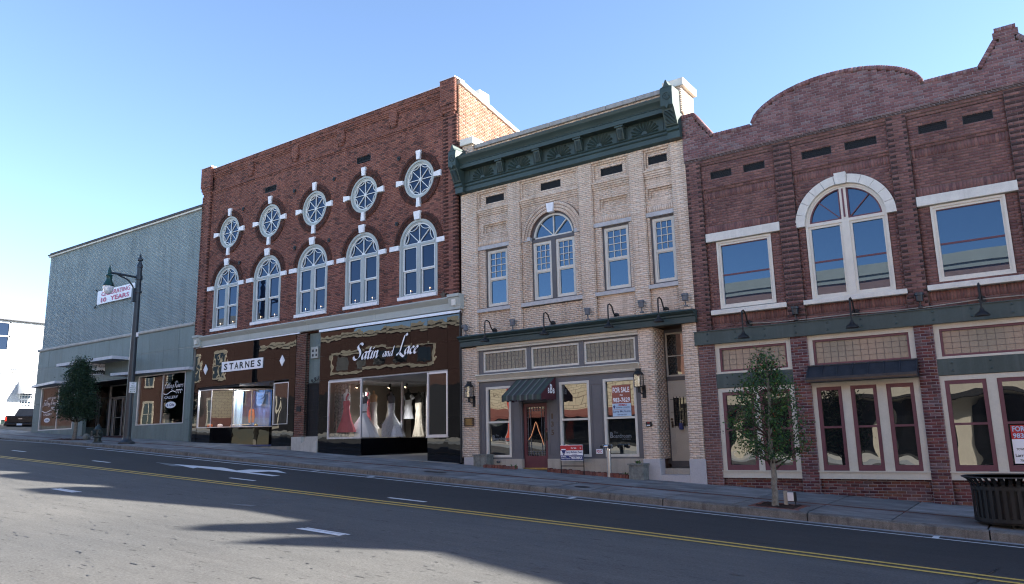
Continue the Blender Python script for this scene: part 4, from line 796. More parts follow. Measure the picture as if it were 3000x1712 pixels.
# ================================================================ CREAM BRICK BUILDING
Cb = thing('commercial_building', 'cream brick building with a dark green fan cornice and grey shop front', 'building', (-12, 0, 0))
PIL = [(-16.08, -15.40), (-14.06, -13.61), (-11.34, -10.88), (-9.57, -9.11), (-8.22, -7.77)]; BAY = [(PIL[i][1], PIL[i + 1][0]) for i in range(4)]
H3 = .0625; kw = dict(L=.213, h=H3, j=.006)
WN = [(-15.12, -14.19, 4.36, 6.34), (-10.64, -9.71, 4.36, 6.34), (-9.03, -8.24, 4.36, 6.34)]
bc = Bricks()
for a, b in PIL: bc.wall(a, b, 3.45, 8.5, 0, **kw)
VR = [(-15.05, -14.29), (-12.80, -12.04), (-10.57, -9.82), (-8.96, -8.36)]
CXW, CR = -12.42, .82
for i, (a, b) in enumerate(BAY):
    cuts = [cut_rect(a, b, 6.38, 6.70), cut_rect(a, b, 4.225, 4.345)] if i != 1 else [cut_arch(CXW, 6.4, 1.15), cut_rect(CXW - CR, CXW + CR, 4.3, 6.4), cut_rect(a, b, 4.21, 4.345), cut_rect(a, CXW - CR, 6.37, 6.52), cut_rect(CXW + CR, b, 6.37, 6.52)]
    if i != 1: w = WN[[0, None, 1, 2][i]]; cuts.append(cut_rect(w[0], w[1], w[2], w[3] + .05))
    if i != 1: m0, m1 = (a + .22, b - .13) if i != 3 else (a + .08, b); cuts += [cut_rect(m0, m1, 6.95, 7.26)]
    bc.wall(a, b, 3.45, 7.56, .1, cuts, **kw)
    if i != 1:
        bc.wall(a, b, 6.53, 6.70, .095, soldier=True); bc.wall(m0, m1, 7.19, 7.26, .15, **kw); bc.wall(m0, m0 + .07, 6.95, 7.19, .15, **kw); bc.wall(m1 - .07, m1, 6.95, 7.19, .15, **kw); bc.wall(m0 + .07, m1 - .07, 6.95, 7.19, .19, **kw)
    bc.wall(a, b, 7.56, 7.625, .075, **kw); bc.wall(a, b, 7.625, 7.6875, .05, **kw); bc.wall(a, b, 7.6875, 7.75, .025, **kw); bc.wall(a, b, 7.75, 7.81, 0, **kw)
    v0, v1 = VR[i]
    bc.wall(a, b, 8.4375, 8.5, 0, **kw)
    # stepped frame round the vent
    def step(x0, x1, z0, z1, y, w, cut=None):
        c = [cut_rect(x0 + w, x1 - w, z0 + w, z1 - w)]; bc.wall(x0, x1, z0, z1, y, c, **kw)
    bc.wall(a, a + .03, 7.81, 8.4375, 0, **kw); bc.wall(b - .03, b, 7.81, 8.4375, 0, **kw)
    step(a + .03, b - .03, 7.8125, 8.4375, .05, .0625); bc.wall(a + .0925, b - .0925, 7.875, 8.375, .1, [cut_rect(v0, v1, 7.99, 8.28)], **kw)
for a0, a1 in ((0, PI / 2 - .12), (PI / 2 + .12, PI)):
    for q in range(3): bc.ring(CXW, 6.4, CR + .02 + .105 * q, CR + .122 + .105 * q, a0, a1, .07 - .012 * q, w=.062, j=.007)
bc.wall(-16.08, -7.77, 9.2, 10.18, .25, **kw); bc.wall(-16.09, -15.62, 9.4, 10.35, .12, **kw); bc.wall(-8.23, -7.72, 9.3, 10.12, -.06, **kw); bc.wall(.06, .9, 9.2, 10.1, -7.73, plane='yz', dep=-.11, rec=-.006, **kw); bc.wall(.12, .9, 9.6, 10.35, -15.62, plane='yz', dep=-.11, rec=-.006, **kw)
# ground floor piers and recess reveal
bc.wall(-16.07, -15.42, -.52, 3.08, -.03, **kw); bc.wall(-9.54, -9.08, -.6, 3.1, -.03, **kw); bc.wall(-8.18, -7.76, -.6, 3.1, -.03, **kw)
bc.wall(-.02, .78, -.6, 3.1, -9.075, plane='yz', dep=-.11, rec=-.006, **kw); bc.wall(-.02, .12, -.52, 3.08, -15.415, plane='yz', dep=-.11, rec=-.006, **kw)
bc.build(Cb, ['brick_c'], 'mortar_c')
mb = MB(); mb.box(-16.05, -7.8, .3, 16, 3.3, 7.7); mb.box(-16.05, -7.8, .22, 16, 7.7, 8.6); mb.box(-16.05, -7.76, .37, .72, 8.6, 10.15); mb.box(-16.05, -7.8, 1.0, 16, -2.4, 3.3); mb.box(-8.15, -7.8, .1, 1.0, -2, 3.3); mb.box(-16.05, -15.45, .1, 1, -2, 3.1); mb.box(-9.5, -9.19, .1, 1, -2, 3.1); mb.box(-16.05, -7.8, .7, 16, 8.6, 9.2); mb.build('wall', 'mortar_c', Cb)
xs = np.linspace(-15.6, -8.23, 8)
for a, b in zip(xs[:-1], xs[1:]): mb = MB(); mb.box(a + .004, b - .004, .17, .8, 10.18, 10.33); mb.build('coping_stone', 'concrete_cope', Cb, bevel=.012)
mb = MB(); mb.box(-16.14, -15.55, .03, .95, 10.35, 10.6); mb.build('coping_stone', 'limestone', Cb, bevel=.015); mb = MB(); mb.box(-8.28, -7.62, -.12, .95, 10.12, 10.36); mb.build('coping_stone', 'limestone', Cb, bevel=.015)
# cornice
mb = MB(); mb.prism_yz([(.25, 9.72), (-.55, 9.72), (-.56, 9.69), (-.53, 9.62), (-.45, 9.54), (-.4, 9.47), (-.41, 9.44), (-.39, 9.43), (-.39, 9.3), (-.1, 9.3), (.25, 9.3)][::-1], -15.84, -8.12); mb.build('cornice', 'green_trim', Cb)
mb = MB(); mb.box(-15.84, -8.1, -.1, .25, 8.72, 9.3); mb.build('frieze', 'green_trim', Cb)
mb = MB(); mb.prism_yz([(.1, 8.86), (-.17, 8.86), (-.19, 8.83), (-.14, 8.8), (-.14, 8.75), (-.16, 8.72), (-.12, 8.69), (-.12, 8.55), (-.04, 8.5), (.1, 8.5)][::-1], -15.86, -8.1); mb.build('architrave', 'green_trim', Cb)
for a, b in ((-16.13, -15.8), (-8.15, -7.78)):
    m = (a + b) / 2; mb = MB()
    mb.prism_yz([(.1, 9.98), (-.6, 9.95), (-.63, 9.8), (-.63, 9.38), (-.55, 9.3), (-.34, 8.86), (-.28, 8.84), (-.3, 8.74), (-.24, 8.7), (-.24, 8.5), (.1, 8.5)][::-1], a, b)
    mb.prism_xz([(a + .02, 9.95), (m - .1, 9.97), (m - .05, 10.06), (m - .03, 10.14), (m, 10.18), (m + .03, 10.14), (m + .05, 10.06), (m + .1, 9.97), (b - .02, 9.95)][::-1], -.61, .1)
    w = mb.build('end_bracket', 'green_trim', Cb)
    mb = MB(); mb.band(m, 9.66, .1, .125, 0, 2 * PI, 18, -.655, -.62)
    for k in range(8): t = PI * k / 4; mb.band(m + .06 * math.cos(t), 9.66 + .06 * math.sin(t), .005, .03, 0, 2 * PI, 6, -.65, -.625)
    mb.prism_xz([(m - .07, 9.4), (m, 9.28), (m + .07, 9.4), (m, 9.5)], -.65, -.6); mb.build('rosette', 'green_trim', w)
    mb = MB()
    for k in range(11): u = k / 11; y = -.55 + .2 * u; z = 9.24 - .36 * u; mb.box(a + .05, b - .05, y - .02, y + .03, z - .012, z + .004)
    mb.build('ribbing', 'green_trim', w)
for x in (-14.19, -12.68, -11.14, -9.66):
    mb = MB(); mb.prism_yz([(0, 9.3), (-.34, 9.3), (-.34, 9.26), (-.31, 9.24), (-.3, 9.2), (-.2, 8.9), (-.14, 8.86), (0, 8.86)][::-1], x - .11, x + .11); mb.box(x - .14, x + .14, -.36, 0, 9.24, 9.298)
    w = mb.build('bracket', 'green_trim', Cb); mb = MB()
    for k in range(10): u = k / 10; y = -.3 + .1 * u; z = 9.18 - .28 * u; mb.box(x - .07, x + .07, y - .018, y + .02, z - .01, z + .003)
    mb.build('ribbing', 'green_trim', w)
for x in (-15.0, -13.5, -11.94, -10.45, -8.92):
    mb = MB()
    for k in range(11):
        t = PI * (k + .5) / 11; r0, r1 = .1, .46 * (.92 if k in (0, 10) else 1); d = (math.cos(t), math.sin(t)); z0 = 8.885
        P = [(x + d[0] * r0, z0 + d[1] * r0 * .9), (x + d[0] * r1, z0 + d[1] * r1 * .9)]; w0, w1 = .02, .088; nx, nz = -d[1], d[0]
        rim = [(P[0][0] + nx * w0, P[0][1] + nz * w0), (P[0][0] - nx * w0, P[0][1] - nz * w0), (P[1][0] - nx * w1 / 2, P[1][1] - nz * w1 / 2), (P[1][0] + d[0] * .02, P[1][1] + d[1] * .02), (P[1][0] + nx * w1 / 2, P[1][1] + nz * w1 / 2)]
        b = len(mb.v); mb.v += [(u, -.1, z) for u, z in rim] + [(P[0][0], -.13, P[0][1]), (P[1][0], -.165, P[1][1])]
        fs = [(0, 1, 5), (1, 2, 6, 5), (2, 3, 6), (3, 4, 6), (4, 0, 5, 6)]; mb.f += [tuple(i + b for i in f) for f in fs]; mb.mi += [0] * 5
    mb.band(x, 8.885, .01, .1, 0, PI, 10, -.15, -.1); mb.build('fan', 'green_trim', Cb)
    mb = MB(); mb.frame(x - .6, x + .6, 8.87, 9.28, .02, -.12, -.1); mb.build('panel_moulding', 'green_trim', Cb)
def perforated(x0, x1, z0, z1, y, parent, mat='black_metal', dx=.05):
    """pierced vent plate: hexagonal openings in a thin lattice over a dark duct"""
    mb = MB(); mb.box(x0, x1, y + .06, y + .09, z0, z1, 1); mb.frame(x0, x1, z0, z1, .018, y - .005, y + .03)
    nx = int((x1 - x0) / dx); nz = int((z1 - z0) / (dx * .87)); r = dx * .577
    for j in range(nz + 1):
        for i in range(nx + 1):
            cx_, cz_ = x0 + (i + .5 * (j % 2)) * dx, z0 + j * dx * .87
            for t in (PI / 2, PI * 7 / 6, -PI / 6):
                p = (cx_, cz_ + r); q = (cx_ + r * math.cos(t) * 1.0, cz_ + r + r * math.sin(t))
                if x0 < min(p[0], q[0]) and max(p[0], q[0]) < x1 and z0 < min(p[1], q[1]) and max(p[1], q[1]) < z1: mb.bar(p, q, .013, y + .005, y + .02)
    return mb.build('vent', [mat, 'black_print'], parent)
for v in VR: perforated(v[0], v[1], 7.99, 8.28, .12, Cb)
# upper windows
def sash_c(mb, g, x0, x1, z0, z1, zm, y, rows=4, colsn=3):
    mb.frame(x0, x1, z0, z1, .075, y, y + .08); mb.box(x0 + .075, x1 - .075, y + .015, y + .07, zm - .025, zm + .03)
    a, b, c, d = x0 + .075, x1 - .075, zm + .03, z1 - .075; mb.frame(a, b, c - .0, d, .025, y + .02, y + .06); mb.frame(a + .0, b - .0, z0 + .075, zm - .025, .03, y + .035, y + .075)
    for k in range(1, colsn): mb.box(a + (b - a) * k / colsn - .01, a + (b - a) * k / colsn + .01, y + .03, y + .052, c, d)
    for k in range(1, rows): mb.box(a, b, y + .028, y + .05, c + (d - c) * k / rows - .01, c + (d - c) * k / rows + .01)
    g.quad((a, y + .055, c), (b, y + .055, c), (b, y + .055, d), (a, y + .055, d)); g.quad((a, y + .07, z0 + .075), (b, y + .07, z0 + .075), (b, y + .07, zm), (a, y + .07, zm))
for (a, b, z0, z1), ba in zip(WN, (BAY[0], BAY[2], BAY[3])):
    mb = MB(); mb.frame(a, b, z0, z1 + .04, .05, .17, .34); w = mb.build('window', 'dark_frame', Cb); mb = MB(); g = MB(); sash_c(mb, g, a + .05, b - .05, z0 + .05, z1 - .01, 5.34, .19)
    mb.build('sash', 'putty_frame', w); g.build('pane', 'glass_upper', w)
    mb = MB(); mb.box(ba[0] - .01, ba[1] + .01, .06, .3, 6.385, 6.515); mb.build('lintel', 'marble_grey', w); mb = MB(); mb.box(ba[0] - .01, ba[1] + .01, .0, .3, 4.225, 4.34); mb.build('sill', 'marble_grey', w)
mb = MB(); mb.frame(-13.25, -11.59, 4.36, 6.4, .05, .17, .34); mb.box(-12.5, -12.34, .16, .34, 4.41, 6.35); mb.box(-13.2, -11.64, .165, .34, 6.3, 6.42); mb.band(CXW, 6.42, CR - .06, CR, 0, PI, 26, .16, .34); w = mb.build('arched_window', 'dark_frame', Cb)
g = MB()
for sa, sb in ((-13.2, -12.5), (-12.34, -11.64)): mb = MB(); sash_c(mb, g, sa, sb, 4.41, 6.3, 5.34, .19); mb.build('sash', 'putty_frame', w)
mb = MB()
mb.band(CXW, 6.42, CR - .12, CR - .06, 0, PI, 26, .18, .26); mb.box(CXW - CR + .06, CXW + CR - .06, .18, .26, 6.42, 6.47)
for t in (PI / 4, PI / 2, PI * 3 / 4): mb.bar((CXW, 6.45), (CXW + .72 * math.cos(t), 6.45 + .7 * math.sin(t)), .032, .2 + .0006 * t, .25)
mb.build('sash', 'putty_frame', w); g.add([(CXW + .72 * math.cos(t), .252, 6.44 + .72 * math.sin(t)) for t in np.linspace(0, PI, 24)], [tuple(range(24))[::-1]]); g.f[-1] = g.f[-1][::-1]; g.build('pane', 'glass_upper', w)
mb = MB(); mb.prism_xz([(CXW - .1, 7.2), (CXW + .1, 7.2), (CXW + .14, 7.5), (CXW - .14, 7.5)], .0, .2); mb.build('keystone', 'marble_white', w)
for a, b in ((BAY[1][0], -13.25), (-11.59, BAY[1][1])): mb = MB(); mb.box(a, b, .06, .2, 6.38, 6.51); mb.build('impost_block', 'marble_grey', w)
mb = MB(); mb.box(BAY[1][0] - .01, BAY[1][1] + .01, .0, .3, 4.215, 4.34); mb.build('sill', 'marble_grey', w)
# beam over the shop front
mb = MB(); mb.prism_yz([(.1, 3.45), (-.3, 3.45), (-.32, 3.41), (-.26, 3.36), (-.2, 3.33), (-.2, 3.29), (-.16, 3.26), (-.16, 3.1), (.1, 3.1)][::-1], -16.05, -7.72); mb.build('beam', 'green_trim', Cb)
F = .06
mb = MB(); mb.box(-15.42, -9.54, F - .02, F + .1, 2.1, 2.94); mb.v = []; mb.f = []; mb.mi = []
mb.box(-15.42, -15.24, F, F + .14, 2.13, 2.94); mb.box(-13.49, -13.33, F, F + .14, 2.13, 2.94); mb.box(-11.57, -11.40, F, F + .14, 2.13, 2.94); mb.box(-9.68, -9.54, F, F + .14, 2.13, 2.94); mb.box(-15.24, -9.68, F + .02, F + .14, 2.89, 2.94); mb.box(-15.24, -9.68, F + .01, F + .14, 2.13, 2.21); mb.build('transom_frame', 'grey_wood', Cb)
mb = MB(); mb.prism_yz([(.1, 3.09), (-.05, 3.09), (-.05, 3.02), (-.01, 2.99), (-.01, 2.94), (.1, 2.94)][::-1], -15.42, -9.54); mb.build('head_moulding', 'cream_trim', Cb)
mb = MB(); mb.prism_yz([(.1, 2.13), (-.14, 2.13), (-.15, 2.1), (-.12, 2.08), (-.05, 2.0), (-.02, 1.96), (-.03, 1.94), (-.01, 1.9), (.1, 1.9)][::-1], -15.42, -9.54); mb.build('sill_moulding', 'cream_trim', Cb)
for i, (a, b) in enumerate(((-15.24, -13.49), (-13.33, -11.57), (-11.40, -9.68))):
    mb = MB(); mb.frame(a, b, 2.21, 2.89, .06, F + .03, F + .1); w = mb.build('transom_window', 'putty_frame', Cb); mb = MB(); mb.quad((a + .05, F + .08, 2.26), (b - .05, F + .08, 2.26), (b - .05, F + .08, 2.84), (a + .05, F + .08, 2.84)); mb.build('pane', 'glass_leaded', w)
    mb = MB()
    for k in range(1, 11): x = a + .06 + (b - a - .12) * k / 11; mb.box(x - .005, x + .005, F + .07, F + .078, 2.27, 2.83)
    for k in range(1, 4): z = 2.27 + .56 * k / 4; mb.box(a + .06, b - .06, F + .069, F + .077, z - .005, z + .005)
    mb.build('lead_came', 'dark_frame', w)
# grey panelled front with three tall windows and the maroon door
mb = MB(); CW = [(-15.13, -14.14), (-12.31, -11.26), (-10.79, -9.72)]
mb.box(-15.42, -9.54, F, F + .1, 1.72, 1.9); ed = [(-15.42, -15.13), (-14.14, -13.73), (-12.78, -12.31), (-11.26, -10.79), (-9.72, -9.54)]
for a, b in ed:
    mb.box(a, b, F, F + .1, -.58, 1.72)
    if b - a > .2: mb.frame(a + .06, b - .06, -.45, 1.6, .02, F - .012, F + .01)
for a, b in CW: mb.box(a, b, F, F + .1, -.58, -.53)
mb.box(-13.73, -12.78, F + .06, F + .2, 1.14, 1.72); mb.build('panelled_front', 'grey_wood', Cb)
for i, (a, b) in enumerate(CW):
    mb = MB(); mb.frame(a, b, -.53, 1.72, .075, F - .01, F + .09); mb.box(a + .075, b - .075, F + .0, F + .08, .55, .61); w = mb.build('shop_window', 'putty_frame', Cb)
    for z0, z1 in ((-.46, .56), (.6, 1.65)): mb = MB(); mb.quad((a + .07, F + .06, z0), (b - .07, F + .06, z0), (b - .07, F + .06, z1), (a + .07, F + .06, z1)); mb.build('pane', 'glass_dark', w)
    if i != 1:
        mb = MB(); x0 = a + (.2 if i == 0 else .14); x1 = x0 + .68; text(mb, 'B', x0, x0 + .1, .0, .17, F + .052, bold=.03); text(mb, 'oardroom', x0 + .105, x1, .0, .12, F + .052, bold=.012); text(mb, 'The', x0 + .13, x0 + .25, .13, .185, F + .052); text(mb, 'bar & bistro', x0 + .4, x1 - .02, -.05, -.015, F + .052); mb.build('lettering', 'paint_faded', w)
mb = MB()
for a, b in ((-15.42, -13.72), (-12.78, -9.54)): mb.hexa([(a, F - .04, -1.5), (b, F - .04, -1.5), (b, F + .2, -1.5), (a, F + .2, -1.5), (a, F - .04, -.58), (b, F - .04, -.58), (b, F + .2, -.58), (a, F + .2, -.58)])
mb.build('bulkhead', 'bulkhead_tan', Cb)
mb = MB(); mb.frame(-13.71, -12.80, -.85, 1.12, .11, F + .08, F + .14, wb=.36); w = mb.build('door', 'maroon_door', Cb); mb = MB(); mb.quad((-13.61, F + .12, -.5), (-12.9, F + .12, -.5), (-12.9, F + .12, 1.02), (-13.61, F + .12, 1.02)); mb.build('pane', 'glass_black', w)
mb = MB()
for x in (-13.55, -13.46, -13.05, -12.96): mb.box(x - .006, x + .006, F + .1, F + .11, -.49, 1.01)
for z in (-.43, -.36, .89, .96): mb.box(-13.6, -12.91, F + .102, F + .112, z - .006, z + .006)
for z in (-.2, -.02, .16, .34, .52, .7):
    mb.box(-13.6, -13.55, F + .101, F + .111, z - .006, z + .006); mb.box(-12.96, -12.91, F + .101, F + .111, z - .006, z + .006)
for x in (-13.36, -13.26, -13.16): mb.box(x - .006, x + .006, F + .1, F + .11, -.49, -.36); mb.box(x - .006, x + .006, F + .1, F + .11, .89, 1.01)
mb.build('lead_came', 'grey_flood', w)
mb = MB(); mb.tube([(-13.55, F + .095, -.0), (-13.45, F + .095, .12), (-13.34, F + .095, .38), (-13.3, F + .095, .5), (-13.27, F + .095, .55), (-13.23, F + .095, .48), (-13.17, F + .095, .28), (-13.05, F + .095, .02), (-13.0, F + .095, -.15)], .009, 6); mb.build('rope_light', 'rope_light', w)
mb = MB(); mb.box(-12.89, -12.83, F + .04, F + .08, -.03, .24); mb.tube([(-12.86, F + .05, .2), (-12.86, F + .0, .18), (-12.86, F + .0, .05), (-12.86, F + .05, .03)], .012, 6); mb.tube([(-12.86, F + .06, .32), (-12.86, F + .03, .32)], .025, 10); mb.build('handle', 'bronze', w)
mb = MB(); mb.box(-13.71, -12.8, F + .0, F + .15, -.9, -.85); mb.build('threshold', 'brass', w)
for c_, a_, b_, z_ in (('1', -12.62, -12.56, .62), ('3', -12.64, -12.54, .38), ('5', -12.635, -12.535, .13)): mb = MB(); text(mb, c_, a_, b_, z_, z_ + .16, F - .012, .02); mb.build('house_number', 'bronze', Cb)
mb = MB()
for a, b, z0, z1 in ((-16.0, -15.42, -.95, -.52), (-9.56, -9.05, -1.35, -.6), (-8.2, -7.74, -1.4, -.6)): mb = MB(); mb.box(a, b, -.05, .3, z0, z1); mb.build('pier_base', 'granite', Cb, bevel=.01)
# side entrance
mb = MB(); mb.box(-9.19, -8.1, .78, .86, 1.6, 1.72); mb.box(-9.19, -9.06, .78, .86, -.75, 3.1); mb.box(-8.24, -8.1, .78, .86, -.75, 3.1); mb.box(-9.06, -8.24, .78, .86, 3.0, 3.1); mb.box(-9.06, -8.24, .76, .86, -.85, -.67); w = mb.build('door_frame', 'dark_frame', Cb)
mb = MB(); mb.frame(-9.06, -8.24, 1.72, 3.0, .05, .79, .83); mb.box(-9.01, -8.29, .79, .83, 2.3, 2.33); mb.build('sash', 'tan_door', w); mb = MB(); mb.quad((-9.02, .81, 1.76), (-8.28, .81, 1.76), (-8.28, .81, 2.96), (-9.02, .81, 2.96)); mb.build('pane', 'glass_dark', w)
mb = MB(); mb.box(-9.06, -8.24, .8, .84, -.67, 1.6)
for z0, z1 in ((1.2, 1.5), (-.12, .2), (-.5, -.2)): mb.frame(-8.93, -8.3, z0, z1, .02, .785, .8)
w = mb.build('door', 'tan_door', Cb); mb = MB(); mb.quad((-8.9, .795, .3), (-8.3, .795, .3), (-8.3, .795, 1.1), (-8.9, .795, 1.1)); mb.build('pane', 'glass_black', w)
mb = MB()
for k in range(7): x = -8.9 + .1 * k; mb.box(x - .007, x + .007, .77, .785, .26, 1.14)
for z in (.32, .7, 1.06): mb.box(-9.0, -8.28, .772, .787, z - .006, z + .006)
mb.build('security_bars', 'black_metal', w); mb = MB(); mb.tube([(-8.98, .8, .5), (-8.98, .74, .5)], .03, 10); mb.box(-9.01, -8.95, .785, .8, .26, .44); mb.tube([(-8.98, .8, .4), (-8.98, .75, .4)], .025, 10); mb.build('lock', 'bronze', w)
mb = MB(); mb.box(-8.74, -8.64, .69, .78, .2, .38); kb_ = mb.build('key_safe', 'navy_print', None, label='dark blue key safe hanging on the barred side door', cat='lock box'); mb = MB(); mb.tube([(-8.72, .74, .38), (-8.72, .74, .46), (-8.66, .74, .46), (-8.66, .74, .38)], .01, 6); mb.build('shackle', 'chrome', kb_)
mb = MB(); mb.box(-9.08, -8.2, .28, .8, -1.5, -.86); mb.build('step', 'bulkhead_tan', Cb); mb = MB(); mb.box(-9.1, -8.16, -.03, .28, -1.5, -1.02); mb.build('step', 'granite', Cb)
# awning
aw = Cb
AX0, AX1, AT, AB, AD, AV = -13.88, -12.42, 1.89, 1.34, -.8, 1.17
mb = MB(); n = 13; mats3 = ['stripe_dark', 'stripe_green', 'stripe_pale']
pat = [0, 1, 1, 2, 0, 0, 1, 2, 0, 0, 1, 1, 2, 0, 0, 1, 2, 0, 1, 1, 2, 0, 0, 1, 1, 0]; n = len(pat)
for i in range(n):
    a, b = AX0 + (AX1 - AX0) * i / n, AX0 + (AX1 - AX0) * (i + 1) / n; mb.quad((a, AD, AB), (b, AD, AB), (b, .03, AT), (a, .03, AT), pat[i]); s = .025 * (1 if (i // 2) % 2 else 0)
    mb.quad((a, AD - .005, AV + s), (b, AD - .005, AV + s), (b, AD, AB), (a, AD, AB), pat[i])
w = mb.build('awning', mats3, Cb)
for xx in (AX0, AX1):
    mb = MB(); mb.add([(xx, .03, AT), (xx, AD, AB), (xx, .03, AB)], [(0, 1, 2)])
    for i in range(6): a, b = AD + (.03 - AD) * i / 6, AD + (.03 - AD) * (i + 1) / 6; s = .03 * (i % 2); mb.quad((xx, a, AV + s), (xx, b, AV + s), (xx, b, AB), (xx, a, AB))
    mb.build('side_cloth', 'maroon_cloth', w)
mb = MB(); fx = lambda u, v: (AX1 + .004, u, v)
text(mb, 'B', -.30, -.16, 1.38, 1.66, 0, .03, mapf=fx); text(mb, 'B', -.42, -.33, 1.38, 1.54, 0, .03, mapf=fx); text(mb, 'B', -.13, -.04, 1.38, 1.54, 0, .03, mapf=fx); mb.build('lettering', 'white_print', w)
# posters behind the third window, plate, alarm box
t = thing('poster', 'for sale poster with orange top and pale blue lower half in the third window', 'poster', (-10.25, .1, .62))
mb = MB(); mb.box(-10.53, -9.93, F + .048, F + .052, .99, 1.52); mb.build('upper_half', 'rust_print', t); mb = MB(); mb.box(-10.53, -9.93, F + .047, F + .052, .62, .99); mb.build('lower_half', 'sky_print', t)
mb = MB(); y = F + .044; text(mb, 'FOR SALE', -10.5, -9.96, 1.3, 1.46, y, .03); text(mb, '704', -10.28, -10.18, 1.2, 1.25, y, .02); text(mb, '983-7629', -10.5, -9.95, 1.02, 1.16, y, .03); mb.build('lettering', 'white_print', t)
mb = MB(); text(mb, 'RE/MAX', -10.33, -10.05, .91, .975, y, .02, shear=.2); mb.box(-10.49, -9.97, y, y + .002, .815, .82); mb.build('lettering', 'red_print', t); mb = MB(); text(mb, 'TOWN & COUNTRY', -10.42, -9.96, .85, .89, y, .015); text(mb, 'Larry McGuire', -10.51, -9.95, .71, .795, y, .015); text(mb, '704-408-6000', -10.38, -10.08, .645, .685, y, .01); mb.band(-10.47, .905, .005, .035, 0, 2 * PI, 14, y, y + .002); mb.prism_xz([(-10.5, .89), (-10.47, .84), (-10.44, .89)], y - .001, y + .002); mb.build('lettering', 'navy_print', t)
t = thing('wall_plaque', 'small bronze historical plaque on the cream brick pier', 'plaque', (-15.76, -.03, .48)); mb = MB(); mb.box(-15.96, -15.56, -.055, -.03, .48, .75); mb.frame(-15.96, -15.56, .48, .75, .018, -.065, -.054); mb.build('plate', 'bronze', t)
mb = MB()
for k in range(7): mb.box(-15.91 + .02 * (k % 2), -15.61 - .02 * (k % 3), -.06, -.055, .7 - .03 * k, .712 - .03 * k)
mb.build('inscription', 'brass', t)
t = thing('alarm_box', 'small dark fire alarm box on the cream pier', 'alarm box', (-9.3, -.03, .3)); mb = MB(); mb.box(-9.40, -9.24, -.1, -.03, .3, .43); mb.build('case', 'black_metal', t, bevel=.01); mb = MB(); mb.box(-9.37, -9.27, -.104, -.1, .32, .345, 0); mb.box(-9.36, -9.28, -.104, -.1, .39, .41, 1); mb.build('label', ['white_print', 'red_print'], t)
t = thing('connection_sign', 'white square sign with red letters on the grey panel', 'sign', (-10.98, 0, -.44)); mb = MB(); mb.box(-11.09, -10.875, F - .03, F - .012, -.44, -.31); mb.build('plate', 'white_print', t); mb = MB(); text(mb, 'FDC', -11.07, -10.9, -.415, -.335, F - .033, .02); mb.build('lettering', 'red_print', t)
t = thing('standpipe', 'galvanised fire standpipe with two chrome inlets', 'standpipe', (-10.5, -.3, -1.1)); mb = MB(); mb.tube([(-10.51, -.3, -1.14), (-10.505, -.3, -.32)], .062, 14); mb.build('pipe', 'steel', t, True)
mb = MB(); mb.tube([(-10.505, -.3, -.34), (-10.505, -.3, -.2)], .075, 14); mb.tube([(-10.66, -.37, -.23), (-10.35, -.37, -.23)], .05, 12); mb.build('manifold', 'chrome', t, True)
for s in (-.13, .13): mb = MB(); mb.tube([(-10.505 + s, -.36, -.23), (-10.505 + s, -.46, -.24)], [.06, .07], 14); mb.tube([(-10.505 + s, -.455, -.24), (-10.505 + s, -.48, -.24)], .045, 12, 1); mb.build('inlet', ['chrome', 'black_metal'], t)
# hose bib
t = thing('hose_outlet', 'chrome twin hose outlet low on the tan bulkhead', 'outlet', (-14.6, 0, -.75)); 
for s in (-.04, .04): mb = MB(); mb.tube([(-14.6 + s, F - .04, -.66), (-14.6 + s, F - .1, -.67)], .035, 10); mb.build('cap', 'chrome', t)
# for-sale board
t = thing('estate_board', 'red white and blue for sale board on a black metal stand', 'sign', (-11.69, -.35, -1.0)); mb = MB(); gz = walk(-11.7, -.35)
mb.box(-12.085, -12.065, -.36, -.34, gz, -.16); mb.box(-11.315, -11.295, -.36, -.34, gz - .03, -.18); mb.box(-12.08, -11.3, -.36, -.34, -.79, -.765); mb.build('stand', 'black_metal', t)
mb = MB(); x0, x1 = -12.07, -11.31; mb.box(x0, x1, -.375, -.362, -.62, -.17); mb.build('board', 'white_print', t); mb = MB(); mb.box(x0, x1, -.379, -.376, -.33, -.185); mb.build('red_band', 'red_print', t); mb = MB(); mb.box(x0, x1, -.379, -.376, -.61, -.47); mb.build('blue_band', 'navy_print', t)
y = -.383; mb = MB(); text(mb, 'For Sale', -11.7, -11.52, -.285, -.235, y, .02); text(mb, 'RE/MAX', -12.05, -11.87, -.525, -.485, y, .02); text(mb, 'Town & Country', -12.05, -11.73, -.59, -.54, y, .015); text(mb, '704', -11.77, -11.71, -.52, -.49, y, .015); text(mb, '983-RMAX', -11.7, -11.33, -.585, -.5, y, .03); mb.frame(-11.4, -11.36, -.28, -.24, .006, y, y + .002); mb.build('lettering', 'white_print', t)
mb = MB(); text(mb, 'Larry McGuire Team', -11.86, -11.33, -.42, -.35, y, .025); text(mb, '704-408-6000', -11.68, -11.5, -.455, -.435, y, .01); mb.build('lettering', 'navy_print', t)
mb = MB(); mb.band(-11.955, -.30, .0, .085, 0, PI, 16, y - .002, y + .003, 0); mb.prism_xz([(-12.04, -.3), (-11.985, -.42), (-11.925, -.42), (-11.87, -.3)], y - .002, y + .003, 1); mb.box(-12.03, -11.88, y - .004, y - .002, -.315, -.285, 2); mb.box(-11.975, -11.935, y - .002, y + .002, -.46, -.43, 1); mb.build('balloon_mark', ['red_print', 'navy_print', 'white_print'], t)
